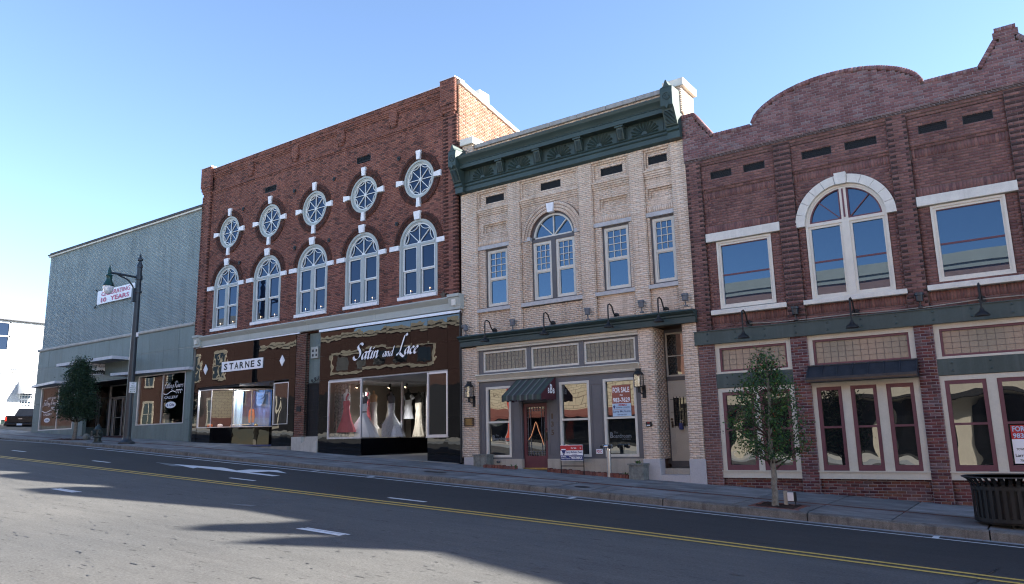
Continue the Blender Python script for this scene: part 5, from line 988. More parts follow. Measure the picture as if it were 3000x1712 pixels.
# planters
def planter(x0, x1, y0, y1, label, plant, lp):
    z = walk((x0 + x1) / 2, y0) - .01; t = thing('planter', label, 'planter', ((x0 + x1) / 2, (y0 + y1) / 2, z)); zt = z + .4 if plant else z + .35; mb = MB()
    mb.box(x0 + .015, x1 - .015, y0 + .015, y1 - .015, z, zt); mb.frame(x0 + .06, x1 - .06, z + .06, zt - .08, .02, y0 + .005, y0 + .018); mb.build('body', 'planter_stone', t, bevel=.012)
    mb = MB(); mb.box(x0 - .01, x1 + .01, y0 - .01, y0 + .05, zt, zt + .04); mb.box(x0 - .01, x1 + .01, y1 - .05, y1 + .01, zt, zt + .04); mb.box(x0 - .01, x0 + .05, y0 + .05, y1 - .05, zt, zt + .04); mb.box(x1 - .05, x1 + .01, y0 + .05, y1 - .05, zt, zt + .04); mb.build('rim', 'planter_stone', t)
    mb = MB(); mb.quad((x0 + .05, y0 + .05, zt + .015), (x1 - .05, y0 + .05, zt + .015), (x1 - .05, y1 - .05, zt + .015), (x0 + .05, y1 - .05, zt + .015)); mb.build('soil', 'mulch', t)
    if plant: small_plant((x0 + x1) / 2, (y0 + y1) / 2, zt + .01, .16, lp, 9)
def small_plant(x, y, z, h, label, n=10):
    mb = MB()
    for k in range(n):
        a = RNG.random() * 2 * PI; r = h * (.5 + .6 * RNG.random()); px, py, pz = x + r * .75 * math.cos(a), y + r * .4 * math.sin(a), z + r * (.45 + .6 * RNG.random()); w = .018 + .015 * RNG.random(); bx, by = x + (px - x) * .25, y + (py - y) * .25
        nx, ny = -math.sin(a), math.cos(a); mx, my, mz = (bx + px) / 2, (by + py) / 2, z + (pz - z) * .75
        mb.add([(bx, by, z), (mx + nx * w, my + ny * w, mz), (px, py, pz), (mx - nx * w, my - ny * w, mz)], [(0, 1, 2, 3)])
    return mb.build('plant', 'plant_leaf', None, label=label, cat='plant')
planter(-15.37, -14.8, -.38, .0, 'weathered stone planter box beside the cream pier near the black glass', False, '')
planter(-9.86, -9.38, -.42, -.06, 'weathered stone planter box in front of the granite pier base', True, 'few green leaves growing in the planter by the granite base')
small_plant(-13.8, -.32, walk(-13.8, -.3), .17, 'small weed growing at the end of the brick edging by the door', 12)
small_plant(-10.1, -.12, walk(-10.1, -.1), .17, 'low green weeds between the standpipe and the planter', 16)
be = thing('brick_edging', 'row of red bricks on end edging the tan bulkhead right of the maroon door', 'edging', (-11, -.3, -1)); be2 = thing('brick_edging', 'short row of red bricks on end between the planter and the maroon door', 'edging', (-14.2, -.3, -.85))
x = -12.6; i = 0
while x < -9.9:
    mb = MB(); z = walk(x, -.3); dz = RNG.normal() * .008; yj = -.2 - .05 * (x + 12.6) / 2.7 + RNG.normal() * .008; mb.box(x, x + .088, yj - .1, yj + .09, z - .03, z + .1 + dz); mb.build('brick', 'brick_edging', be, bevel=.006); x += .097
x = -14.8
while x < -13.75:
    mb = MB(); z = walk(x, -.4); yj = -.46 + .18 * (x + 14.8) + RNG.normal() * .008; mb.box(x, x + .088, yj - .1, yj + .09, z - .03, z + .09 + RNG.normal() * .008); mb.build('brick', 'brick_edging', be2, bevel=.006); x += .097
# ================================================================ GABLED RED BRICK BUILDING (right)
Db = thing('commercial_building', 'red brick building with a curved parapet and maroon shop windows', 'building', (-3.7, 0, 0))
bd = Bricks(); DL = dict(L=.213, h=.0705, j=.011)
XR = 8.25                           # the frontage runs on past the frame with a second, mirrored bay
DP = [(-7.77, -7.35), (-5.28, -4.85), (-2.49, -2.05), (.0, .43)]
def cap(x):
    if x < -7.4: return 9.2
    if x < -6.87: return 9.2 - .78 * (x + 7.4) / .53 - .0
    if -5.81 < x < -1.55: c = -3.68; R = 2.13; k = (x - c) / R; return 8.42 + .86 * math.sqrt(max(0, 1 - k * k)) ** 1.15
    if x < -.42: return 8.42
    if x < -.02: return 8.42 + .6 * (x + .42) / .4
    if x < .44: return 9.24
    if x < .9: return 9.0 - .5 * (x - .44) / .46
    return 8.42
VD = [(-7.07, -6.47), (-6.13, -5.55), (-4.57, -3.83), (-3.5, -2.75), (-1.81, -1.2), (-.87, -.26)]
DW = [(-7.06, -5.56, 3.41, 5.29), (-1.78, -.26, 3.44, 5.29)]; DCX, DRI, DZS = -3.68, .97, 5.29
for a, b in DP: bd.wall(a, b, 2.83, 7.72, 0, dark_ends=True, **DL)
DBAY = [(DP[i][1], DP[i + 1][0]) for i in range(3)]
for i, (a, b) in enumerate(DBAY):
    cuts = [cut_rect(v0, v1, 7.09, 7.36) for v0, v1 in VD[2 * i:2 * i + 2]]
    if i != 1: w = DW[0 if i == 0 else 1]; cuts += [cut_rect(w[0], w[1], w[2], w[3]), cut_rect(a, b, 5.30, 5.55), cut_rect(a, b, 3.24, 3.37)]
    else: cuts += [cut_arch(DCX, DZS, 1.2), cut_rect(DCX - DRI, DCX + DRI, 3.3, DZS), cut_rect(a, b, 3.235, 3.36), cut_rect(DCX - .13, DCX + .13, 6.3, 6.53)]
    bd.wall(a, b, 2.83, 3.0, .1, **DL); bd.wall(a, b, 3.0, 3.235, .1, soldier=True)
    bd.wall(a, b, 3.235, 6.54, .1, cuts, **DL); bd.wall(a, b, 6.54, 6.77, .1, [cut_rect(DCX - .13, DCX + .13, 6.0, 6.6)] if i == 1 else (), soldier=True)
    if i != 1: bd.wall(a, b, 5.55, 5.77, .085, soldier=True)
    bd.wall(a, b, 6.77, 6.84, .07, **DL); bd.wall(a, b, 6.84, 6.91, .04, **DL); bd.wall(a, b, 6.91, 7.56, .06, cuts, **DL); bd.wall(a, b, 7.56, 7.63, .035, **DL); bd.wall(a, b, 7.63, 7.72, .01, **DL)
# second bay outside the frame, plain
bd.wall(.43, XR, 2.83, 7.72, .06, [cut_rect(1.0, 2.5, 3.4, 5.3), cut_rect(3.2, 5.1, 3.4, 6.0), cut_rect(5.8, 7.3, 3.4, 5.3)], **DL)
bd.build(Db, ['brick_d', 'brick_d_dark'], 'mortar_d')
bn = Bricks(); bn.wall(-7.79, -7.35, 7.72, 7.86, -.02, mi=1, **DL); bn.wall(-7.35, XR, 7.72, 7.79, -.03, mi=1, **DL)
bn.wall(-7.79, XR, 7.79, 9.2, -.045, top=lambda x: cap(x) - .1, **DL)
# rowlock coping bricks that follow the curve and the spikes
xs = np.arange(-7.78, XR - .05, .074); px = None
def rowlock(ax, az, bx, bz):
    dx, dz = bx - ax, bz - az; d = math.hypot(dx, dz); n = max(1, int(round(d / .074))); ux, uz = dx / d, dz / d; nx, nz = -uz, ux
    for k in range(n):
        t0, t1 = k * d / n + .0015, (k + 1) * d / n - .0015; q = [(ax + ux * t, az + uz * t) for t in (t0, t1)]; yy = -.06 + RNG.normal() * .003
        f = [(q[0][0] - nx * .1, q[0][1] - nz * .1), (q[1][0] - nx * .1, q[1][1] - nz * .1), q[1], q[0]]
        bn.h.append([(f[0][0], yy, f[0][1]), (f[1][0], yy, f[1][1]), (f[1][0], .34, f[1][1]), (f[0][0], .34, f[0][1]), (f[3][0], yy, f[3][1]), (f[2][0], yy, f[2][1]), (f[2][0], .34, f[2][1]), (f[3][0], .34, f[3][1])]); bn.mi.append(0); bn.full.append(False)
arc = [(x, cap(x)) for x in np.linspace(-5.805, -1.555, 40)]
prof_pts = [[(-7.79, 9.2), (-7.39, 9.2), (-6.87, 8.42), (-5.82, 8.42)], arc, [(-1.54, 8.42), (-.42, 8.42), (-.05, 8.98)], [(.0, 9.24), (.43, 9.24)], [(.47, 8.98), (.9, 8.5), (1.0, 8.42), (XR, 8.42)]]
for seg in prof_pts:
    for (ax, az), (bx, bz) in zip(seg[:-1], seg[1:]): rowlock(ax, az, bx, bz)
bn.wall(-.04, .47, 8.98, 9.14, -.05, **DL)
bn.build(Db, ['brick_d_new', 'brick_d_dark'], 'mortar_new', singles=0)
mb = MB(); pp = [(-7.78, 9.185), (-7.4, 9.185), (-6.88, 8.405)] + [(-5.82, 8.405)] + [(x, z - .015) for x, z in arc] + [(-1.54, 8.405), (-.42, 8.405), (-.03, 8.97), (-.0, 9.22), (.43, 9.22), (.46, 8.95), (.92, 8.4), (XR, 8.4), (XR, 7.6), (-7.78, 7.6)]
mb.prism_xz(pp[::-1], .06, .33); mb.box(-7.75, XR, .3, 15, 2.6, 7.6); mb.box(-7.75, XR, 1.2, 15, -3.6, 2.6); mb.box(-7.75, XR, .17, .3, 2.8, 3.4); mb.build('wall', 'mortar_d', Db)
for v in VD: perforated(v[0], v[1], 7.09, 7.36, .08, Db, 'black_metal', .055)
# stone trim and upper windows
def dwin(a, b, z0, z1, lint, sill):
    mb = MB(); mb.frame(a, b, z0, z1, .055, .08, .3); mb.frame(a + .055, b - .055, z0 + .055, z1 - .055, .055, .11, .3); w = mb.build('window', 'cream_sash', Db)
    mb = MB(); mb.quad((a + .1, .17, z0 + .1), (b - .1, .17, z0 + .1), (b - .1, .17, z1 - .1), (a + .1, .17, z1 - .1)); mb.build('pane', 'glass_upper', w)
    mb = MB(); mb.box(a + .11, b - .11, .155, .169, 4.32, 4.365); mb.box(a + .11, b - .11, .15, .165, z1 - .13, z1 - .11); mb.build('meeting_rail', 'maroon', w)
    mb = MB(); mb.box(*lint, -.005, .25, 5.305, 5.545); mb.build('lintel', 'limestone', w, bevel=.008); mb = MB(); mb.box(*sill, -.06, .25, 3.24, 3.37); mb.build('sill', 'limestone', w, bevel=.008)
dwin(*DW[0], (-7.32, -5.29), (-7.30, -5.28)); dwin(*DW[1], (-2.04, .01), (-2.03, -.12))
mb = MB(); r = DRI; mb.box(DCX - r, DCX - r + .06, .08, .3, 3.36, DZS); mb.box(DCX + r - .06, DCX + r, .08, .3, 3.36, DZS); mb.band(DCX, DZS, r - .06, r, 0, PI, 28, .08, .3); mb.band(DCX, DZS, r - .1, r - .06, 0, PI, 28, .1, .3)
mb.box(DCX - r + .06, DCX + r - .06, .09, .3, DZS - .02, DZS + .06); mb.box(DCX - .09, DCX + .09, .085, .3, 3.42, DZS - .02); mb.box(DCX - .08, DCX + .08, .088, .3, DZS + .06, DZS + r - .08); mb.box(DCX - r + .06, DCX + r - .06, .09, .3, 3.36, 3.42)
for a, b in ((DCX - r + .06, DCX - .09), (DCX + .09, DCX + r - .06)): mb.frame(a, b, 3.42, DZS - .02, .06, .12, .3)
w = mb.build('arched_window', 'cream_sash', Db); mb = MB(); g = MB()
for a, b in ((DCX - r + .12, DCX - .15), (DCX + .15, DCX + r - .12)): g.quad((a - .02, .17, 3.46), (b + .02, .17, 3.46), (b + .02, .17, DZS - .06), (a - .02, .17, DZS - .06)); mb.box(a, b, .155, .169, 4.31, 4.355)
g.add([(DCX + (r - .09) * math.cos(t), .17, DZS + .03 + (r - .11) * math.sin(t)) for t in np.linspace(0, PI, 24)], [tuple(range(24))]); g.build('pane', 'glass_upper', w)
mb.band(DCX, DZS + .02, r - .14, r - .1, .06, PI - .06, 26, .12, .168); mb.box(DCX - .12, DCX - .08, .12, .168, DZS + .06, DZS + r - .14); mb.box(DCX + .08, DCX + .12, .12, .168, DZS + .06, DZS + r - .14); mb.box(DCX - r + .12, DCX - .08, .121, .168, DZS + .06, DZS + .1); mb.box(DCX + .08, DCX + r - .12, .121, .168, DZS + .06, DZS + .1)
mb.bar((DCX - .12, DZS + .1), (DCX - .6, DZS + .6), .022, .13, .167); mb.bar((DCX + .12, DZS + .1), (DCX + .6, DZS + .6), .022, .13, .167); mb.box(DCX - .02, DCX + .02, .075, .09, DZS + .1, DZS + r - .12); mb.build('sash', 'maroon', w)
nv = 11
for k in range(nv):
    a0, a1 = PI * k / nv + .004, PI * (k + 1) / nv - .004; mb = MB(); mb.band(DCX, DZS, r + .005, 1.2, a0, a1, 3, .0, .2); mb.build('voussoir', 'limestone', w)
mb = MB(); mb.prism_xz([(DCX - .11, 6.24), (DCX + .11, 6.24), (DCX + .14, 6.54), (DCX - .14, 6.54)], -.04, .2); mb.build('keystone', 'limestone', w)
mb = MB(); mb.box(-4.85, -2.46, -.06, .25, 3.235, 3.355); mb.build('sill', 'limestone', w, bevel=.008)
# riveted beam
mb = MB(); mb.box(-7.82, XR, -.07, .2, 2.45, 2.82); mb.box(-7.82, XR, -.1, -.07, 2.8, 2.825); mb.box(-7.82, XR, -.09, -.07, 2.45, 2.47); w = mb.build('beam', 'green_beam', Db)
for k in range(16):
    for z in (2.55, 2.73): mb = MB(); mb.lathe([(.03, 0), (.024, .014), (.008, .022)], (0, 0, 0), 8); mb.v = [(-7.45 + .78 * k + p[0], -.07 - p[2], z + p[1]) for p in mb.v]; mb.build('rivet', 'green_beam', w)
# shop-front piers and bulkheads
bq = Bricks(); QL = dict(L=.2, h=.0705, j=.013)
for i, (a, b) in enumerate(((-7.74, -7.30), (-5.28, -4.87), (-2.44, -2.04), (.38, .8))): bq.wall(a, b, -2.2, 2.45, -.02, mi=1 if i == 0 else 0, dark_ends=False, **QL)
for (a, b) in ((-7.3, -5.28), (-4.87, -2.44), (-2.04, .38)): bq.wall(a, b, -2.2, -1.08, .1, **QL)
for xx in (-7.295, -4.865, -2.035): bq.wall(-.01, .14, -2.0, 2.45, xx, plane='yz', dep=-.11, rec=-.006, **QL)
bq.build(Db, ['brick_pier', 'brick_d'], 'mortar_new')
def cframe(x0, x1, z0, z1, xs, zs, parent_name='window_frame'):
    pass
def shopbay(x0, x1, wins, transom, beam=True):
    T0, T1 = transom
    mb = MB(); mb.frame(x0, x1, 1.64, 2.45, .12, .04, .2, wb=.05); mb.box(x0, x1, -.0, .2, 1.635, 1.66); w = mb.build('transom_window', 'cream_trim', Db)
    mb = MB(); mb.frame(x0 + .12, x1 - .12, 1.69, 2.33, .05, .07, .16); mb.build('sash', 'maroon', w); a, b = x0 + .17, x1 - .17
    mb = MB(); mb.quad((a - .01, .13, 1.73), (b + .01, .13, 1.73), (b + .01, .13, 2.29), (a - .01, .13, 2.29)); mb.build('pane', 'glass_leaded', w)
    mb = MB(); n = int((b - a) / .17)
    for k in range(1, n): mb.box(a + (b - a) * k / n - .004, a + (b - a) * k / n + .004, .12, .128, 1.74, 2.28)
    for k in range(1, 4): mb.box(a, b, .119, .127, 1.74 + .54 * k / 4 - .004, 1.74 + .54 * k / 4 + .004)
    mb.build('lead_came', 'dark_frame', w)
    if beam:
        mb = MB(); mb.box(x0, x1, .0, .2, 1.26, 1.63); q = mb.build('beam', 'green_beam', Db)
        for k in range(3):
            for z in (1.36, 1.54): m2 = MB(); m2.lathe([(.03, 0), (.024, .014), (.008, .022)], (0, 0, 0), 8); m2.v = [(x0 + .3 + .75 * k + p[0], -p[2], z + p[1]) for p in m2.v]; m2.build('rivet', 'green_beam', q)
    mb = MB(); mb.box(x0, x1, .03, .2, 1.14, 1.25); ed = [x0] + [v for w_ in wins for v in w_] + [x1]
    for a, b in zip(ed[::2], ed[1::2]):
        mb.box(a, b, .03, .2, -.89, 1.14)
        if b - a > .15: mb.box(a + .02, b - .02, .018, .03, -.7, 1.1); mb.box(a + .005, b - .005, .016, .03, -.72, -.7); mb.box(a + .005, b - .005, .016, .03, 1.1, 1.12)
    mb.box(x0 - .01, x1 + .01, -.03, .2, -.92, -.89); mb.box(x0, x1, .0, .2, -1.08, -.92); mb.build('window_surround', 'cream_trim', Db)
    for a, b in wins:
        mb = MB(); mb.frame(a, b, -.885, 1.14, .085, .05, .13, wb=.13); mb.box(a + .085, b - .085, .055, .12, .13, .18); w = mb.build('shop_window', 'maroon', Db)
        for z0, z1 in ((-.78, .15), (.16, 1.07)): mb = MB(); mb.quad((a + .07, .1, z0), (b - .07, .1, z0), (b - .07, .1, z1), (a + .07, .1, z1)); mb.build('pane', 'glass_wavy', w)
shopbay(-7.3, -5.28, [(-7.18, -6.34), (-6.19, -5.41)], (0, 0)); shopbay(-4.87, -2.44, [(-4.76, -4.17), (-3.97, -3.38), (-3.17, -2.58)], (0, 0), False); shopbay(-2.04, .38, [(-1.94, -1.12), (-.92, -.1)], (0, 0))
mb = MB(); mb.box(-4.87, -2.44, .0, .2, 1.25, 1.635); mb.build('beam', 'green_beam', Db)
# sheet-metal canopy over the middle bay
a, b = -4.9, -2.42; mb = MB(); mb.quad((a, -.36, 1.36), (b, -.36, 1.36), (b, -.03, 1.67), (a, -.03, 1.67)); mb.box(a, b, -.375, -.355, 1.25, 1.365); mb.quad((a, -.36, 1.26), (a, -.03, 1.26), (b, -.03, 1.26), (b, -.36, 1.26)); mb.add([(a, -.36, 1.26), (a, -.36, 1.36), (a, -.03, 1.67), (a, -.03, 1.26)], [(0, 1, 2, 3)]); mb.add([(b, -.36, 1.26), (b, -.36, 1.36), (b, -.03, 1.67), (b, -.03, 1.26)], [(3, 2, 1, 0)]); mb.box(a, b, -.06, -.02, 1.66, 1.69); w = mb.build('canopy', 'sheet_metal', Db)
for k in range(8):
    x = a + .02 + (b - a - .04) * k / 7; mb = MB(); mb.hexa([(x - .012, -.375, 1.36), (x + .012, -.375, 1.36), (x + .012, -.36, 1.36), (x - .012, -.36, 1.36), (x - .012, -.05, 1.69), (x + .012, -.05, 1.69), (x + .012, -.03, 1.67), (x - .012, -.03, 1.67)]); mb.build('seam', 'sheet_metal', w)
mb = MB(); mb.box(a + .02, b - .02, -.385, -.375, 1.27, 1.31); mb.build('drip_edge', 'bronze', w)
t = thing('poster', 'red and white for sale poster in the shop window behind the litter bin', 'poster', (-.5, .09, -.8)); mb = MB(); mb.box(-.8, -.22, .092, .096, -.2, .1); mb.build('upper_half', 'red_print', t); mb = MB(); mb.box(-.8, -.22, .092, .096, -.72, -.2); mb.build('lower_half', 'white_print', t)
mb = MB(); text(mb, 'FOR SALE', -.77, -.25, -.04, .08, .088, .03); text(mb, '983-7629', -.77, -.25, -.18, -.07, .088, .03); mb.build('lettering', 'sky_print', t); mb = MB(); text(mb, 'TOWN & COUNTRY', -.74, -.28, -.44, -.39, .088, .015); text(mb, 'Larry McGuire', -.77, -.25, -.6, -.51, .088, .015); text(mb, '704-408-6000', -.7, -.35, -.68, -.63, .088, .01); mb.build('lettering', 'black_print', t)
# ---- wall lights on both buildings
def gooseneck(x, zb, y0, z1, yb, name, label):
    """plate, swan-neck arm and bell shade"""
    t = thing('gooseneck_lamp', label, 'lamp', (x, y0, zb), group='gooseneck lamps along the shop fascias'); mb = MB(); mb.tube([(x, y0 + .005, zb), (x, y0 - .05, zb)], .085, 14); mb.build('back_plate', 'black_metal', t)
    yf = yb; P = [(x, y0 - .04, zb), (x, y0 - .12, zb + .0), (x, y0 - .2, zb + .05), (x, y0 - .26, zb + .15), (x, y0 - .31, zb + .25), (x, (y0 - .31 + yf) / 2 - .01, zb + .3), (x, yf + .02, zb + .26), (x, yf, zb + .16), (x, yf, z1 + .16)]
    mb = MB(); mb.tube(P, .021, 8); mb.build('arm', 'black_metal', t, True); mb = MB(); mb.lathe([(.035, .18), (.045, .13), (.065, .1), (.12, .06), (.15, .015), (.15, 0), (.11, -.005)][::-1], (x, yf, z1), 16); mb.build('shade', 'black_metal', t, True); return t
for x, l in ((-14.75, 'black gooseneck lamp on the cream building nearest the black glass shop'), (-12.47, 'black gooseneck lamp on the cream building over the maroon door'), (-10.24, 'black gooseneck lamp on the cream building over the for sale poster'), (-8.66, 'black gooseneck lamp on the cream building over the side entrance')): gooseneck(x, 3.57, .1, 3.16, -.46, '', l)
for x, l in ((-6.31, 'black gooseneck lamp on the red building above the holly tree'), (-3.67, 'black gooseneck lamp on the red building above the metal canopy'), (-.99, 'black gooseneck lamp on the red building above the litter bin')): gooseneck(x, 2.93, .1, 2.48, -.5, '', l)
def flood(x, z, y, label, mat='grey_flood', tilt=0):
    t = thing('floodlight', label, 'floodlight', (x, y, z - .22), group='small floodlights along the shop fascias'); mb = MB(); mb.tube([(x, y, z - .22), (x, y - .02, z - .1), (x + tilt * .02, y - .03, z - .06)], .02, 8); mb.box(x - .05, x + .05, y - .04, y + .04, z - .235, z - .2); mb.build('bracket', mat, t)
    mb = MB(); mb.tube([(x + tilt * .02, y - .03, z - .08), (x + tilt * .0, y - .03, z + .05), (x - tilt * .05, y - .03, z + .06), (x - tilt * .06, y - .03, z + .12)], [.075, .085, .1, .1], 14); mb.build('housing', mat, t, True); return t
for x, z, tl, l in ((-15.8, 3.72, 1, 'tilted grey floodlight on the cream building beside the downpipe'), (-13.87, 3.7, 0, 'grey floodlight on the cream building below the narrow sash window'), (-11.1, 3.75, 0, 'grey floodlight on the cream building beside the arched window'), (-9.32, 3.77, 0, 'grey floodlight on the cream building between two sash windows'), (-7.98, 3.8, 0, 'grey floodlight on the cream building next to the red building')): flood(x, z, -.12, l, tilt=tl)
for x, z, l in ((-5.07, 3.1, 'black floodlight on the red pilaster near the holly tree'), (-2.22, 3.09, 'black floodlight on the red pilaster near the litter bin')): flood(x, z, -.05, l, 'iron_blue')
mb = MB(); mb.tube([(-15.7, -.0, 3.5), (-14, .0, 3.49), (-11, .02, 3.52), (-7.9, .02, 3.53)], .014, 6); mb.build('conduit', 'steel', Cb)
mb = MB(); mb.tube([(-6.3, .03, 2.93), (-5.9, .03, 2.9), (-4.9, -.05, 2.87), (-3.7, .05, 2.9), (-3.2, .05, 2.88), (-2.2, -.05, 2.86), (-1.2, .05, 2.92), (-.9, .05, 2.93), (2, .05, 2.9)], .014, 6); mb.build('conduit', 'steel', Db)
def lantern(x, label):
    t = thing('wall_lantern', label, 'lantern', (x, -.03, 1.1)); z0 = 1.1; xc, yc = x - .08, -.2
    mb = MB(); mb.box(x - .05, x + .05, -.06, -.03, z0, z0 + .36); mb.tube([(x, -.05, z0 + .18), (x - .03, -.12, z0 + .12), (xc, yc, z0 + .18)], .018, 8); mb.tube([(xc, yc, z0 + .15), (xc, yc, z0 + .32)], .045, 10); mb.build('bracket', 'black_metal', t)
    mb = MB(); zb = z0 + .32; zt = zb + .34; w = .1
    for sx in (-1, 1):
        for sy in (-1, 1): mb.box(xc + sx * w - .008, xc + sx * w + .008, yc + sy * w - .008, yc + sy * w + .008, zb, zt)
    mb.box(xc - w - .01, xc + w + .01, yc - w - .01, yc + w + .01, zb - .02, zb); mb.lathe([(.155, zt), (.15, zt + .02), (.085, zt + .09), (.08, zt + .15), (.1, zt + .16), (.09, zt + .17)], (xc, yc, 0), 8); mb.build('cage', 'black_metal', t)
    mb = MB(); a = w - .01
    mb.quad((xc - a, yc - a, zb), (xc + a, yc - a, zb), (xc + a, yc - a, zt), (xc - a, yc - a, zt)); mb.quad((xc + a, yc - a, zb), (xc + a, yc + a, zb), (xc + a, yc + a, zt), (xc + a, yc - a, zt)); mb.quad((xc - a, yc + a, zb), (xc - a, yc - a, zb), (xc - a, yc - a, zt), (xc - a, yc + a, zt)); mb.build('pane', 'glass_lamp', t)
    mb = MB(); mb.lathe([(.012, zb), (.012, zb + .12), (.025, zb + .15), (.028, zb + .2), (.008, zb + .26)], (xc, yc, 0), 8); mb.build('bulb', 'white_plain', t)
lantern(-15.55, 'black wall lantern on the cream pier beside the black glass shop'); lantern(-9.42, 'black wall lantern on the cream pier beside the side entrance')
# ================================================================ GREY-GREEN TILED SHOP BUILDING (left)
A = thing('commercial_building', 'grey green building with a blank tiled upper wall and three thin canopies', 'building', (-39.4, 0, .5))
ba = Bricks(); ba.wall(-46.9, -31.74, 5.65, 11.06, 0, L=.205, h=.072, j=.008, jit=.0004, rec=.002); ba.build(A, ['tile_a'], 'mortar_a', singles=0)
mb = MB(); mb.box(-46.98, -31.75, -.1, .4, 11.06, 11.16, 1); mb.box(-46.92, -31.75, -.06, .38, 11.16, 11.3); mb.box(-47.0, -31.75, -.14, .42, 11.14, 11.2); mb.build('coping', ['dark_cope', 'limestone'], A)
mb = MB(); mb.prism_yz([(0, 5.65), (-.1, 5.65), (-.13, 5.61), (-.13, 5.54), (-.1, 5.5), (0, 5.5)][::-1], -47.15, -31.76); mb.build('ledge', 'stone_ledge', A, smooth=False)
mb = MB(); mb.box(-46.85, -31.8, .15, 14, 3.6, 11.2); mb.box(-46.85, -31.8, 3.4, 14, -.6, 3.6); mb.box(-47.0, -46.4, .06, 3.4, .2, 3.6); mb.box(-32.2, -31.76, .06, 3.4, -.6, 3.6); mb.build('wall', 'mortar_a', A)
mb = MB(); mb.box(-47.05, -31.78, -.03, .1, 3.4, 5.5); mb.build('panel_backing', 'panel_seam', A)
ed = [-47.1, -45.83, -44.5, -43.2, -41.9, -40.6, -39.3, -38.0, -36.75, -35.5, -34.24, -32.97, -31.77]
for a, b in zip(ed[:-1], ed[1:]):
    for z0, z1 in ((3.42, 4.5), (4.512, 5.5)): mb = MB(); t = RNG.normal() * .001; mb.box(a + .005, b - .005, -.045 + t, .0, z0, z1); mb.build('panel', 'panel_a', A)
def slab_a(x0, x1, z0, z1, y=-.05): mb = MB(); mb.hexa([(x0, y, z0), (x1, y, z0), (x1, .15, z0), (x0, .15, z0), (x0, y, z1), (x1, y, z1), (x1, .15, z1), (x0, .15, z1)]); mb.build('panel', 'panel_a', A)
slab_a(-47.1, -46.33, .3, 1.5); slab_a(-47.1, -46.33, 1.512, 2.5); slab_a(-47.1, -46.33, 2.512, 3.41)
for a, b in ((-46.32, -45.0), (-44.99, -43.7), (-43.69, -42.5)): slab_a(a, b, -.2, 1.05)
slab_a(-42.49, -41.4, -.2, 1.6)
for z0, z1 in ((-.2, 1.2), (1.21, 2.4), (2.41, 3.41)): slab_a(-37.05, -36.24, z0, z1)
for a, b in ((-36.23, -35.0), (-34.99, -33.6), (-33.59, -32.26)): slab_a(a, b, -.5, 1.06)
for z0, z1 in ((-.5, 1.2), (1.21, 2.4), (2.41, 3.41)): slab_a(-32.25, -31.77, z0, z1)
for a, b, m in ((-46.33, -42.5, -44.35), (-36.24, -32.26, -34.15)):
    mb = MB(); mb.frame(a, b, 1.05, 3.42, .05, -.05, .06); mb.box(m - .025, m + .025, -.03, .05, 1.1, 3.37); w = mb.build('display_window', 'alum', A)
    for u, v in ((a + .05, m - .025), (m + .025, b - .05)): mb = MB(); mb.quad((u, .0, 1.1), (v, .0, 1.1), (v, .0, 3.37), (u, .0, 3.37)); mb.build('pane', 'glass_shop', w)
mb = MB(); mb.box(-46.3, -42.5, .1, 3.3, .95, 1.02); mb.box(-36.2, -32.2, .1, 3.3, .95, 1.02); mb.build('display_floor', 'interior_floor', A)
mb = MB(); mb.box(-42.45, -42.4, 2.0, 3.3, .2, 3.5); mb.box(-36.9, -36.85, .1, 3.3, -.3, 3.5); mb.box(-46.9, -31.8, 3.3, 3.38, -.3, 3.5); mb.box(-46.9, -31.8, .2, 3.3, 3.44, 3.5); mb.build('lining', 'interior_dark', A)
mb = MB(); mb.hexa([(-41.4, -.1, walk(-41.4, 0) - .2), (-37.0, -.1, walk(-37, 0) - .3), (-37.0, 2.4, .3), (-42.4, 2.4, .4), (-41.4, -.1, walk(-41.4, 0) + .01), (-37.0, -.1, walk(-37, 0) + .01), (-37.0, 2.4, .56), (-42.4, 2.4, .66)]); mb.build('entry_floor', 'brick_walk', A)
mb = MB(); mb.quad((-41.4, .05, 1.12), (-42.5, 1.8, 1.12), (-42.5, 1.8, 3.4), (-41.4, .05, 3.4)); w = mb.build('side_window', 'glass_dark', A); mb = MB(); mb.hexa([(-41.4, .05, .3), (-42.5, 1.8, .4), (-42.55, 1.8, .4), (-41.45, .05, .3), (-41.4, .05, 1.1), (-42.5, 1.8, 1.1), (-42.55, 1.8, 1.1), (-41.45, .05, 1.1)]); mb.build('bulkhead', 'panel_a', w)
mb = MB(); mb.frame(-42.5, -40.2, .6, 3.42, .06, 1.8, 1.88); mb.box(-42.5, -40.2, 1.8, 1.88, 2.7, 2.77); mb.box(-42.1, -42.02, 1.8, 1.88, .6, 2.7); mb.frame(-41.98, -41.05, .62, 2.68, .06, 1.79, 1.84); mb.box(-41.95, -41.1, 1.77, 1.79, 1.62, 1.66); w = mb.build('entrance', 'alum', A); mb = MB(); mb.quad((-42.45, 1.86, .66), (-40.2, 1.86, .66), (-40.2, 1.86, 3.4), (-42.45, 1.86, 3.4)); mb.build('pane', 'glass_dark', w)
def canopy(poly, z0, z1):
    mb = MB(); mb.prism_xy(poly, z0 + .02, z1 - .005, 1); n = len(poly)
    for (ax, ay), (bx, by) in zip(poly[:-1], poly[1:]):
        d = math.hypot(bx - ax, by - ay); nx, ny = (by - ay) / d * .03, -(bx - ax) / d * .03
        mb.hexa([(ax - nx, ay - ny, z0), (bx - nx, by - ny, z0), (bx + nx * .3, by + ny * .3, z0), (ax + nx * .3, ay + ny * .3, z0), (ax - nx, ay - ny, z1), (bx - nx, by - ny, z1), (bx + nx * .3, by + ny * .3, z1), (ax + nx * .3, ay + ny * .3, z1)])
    mb.build('canopy', ['canopy_edge', 'canopy_soffit'], A)
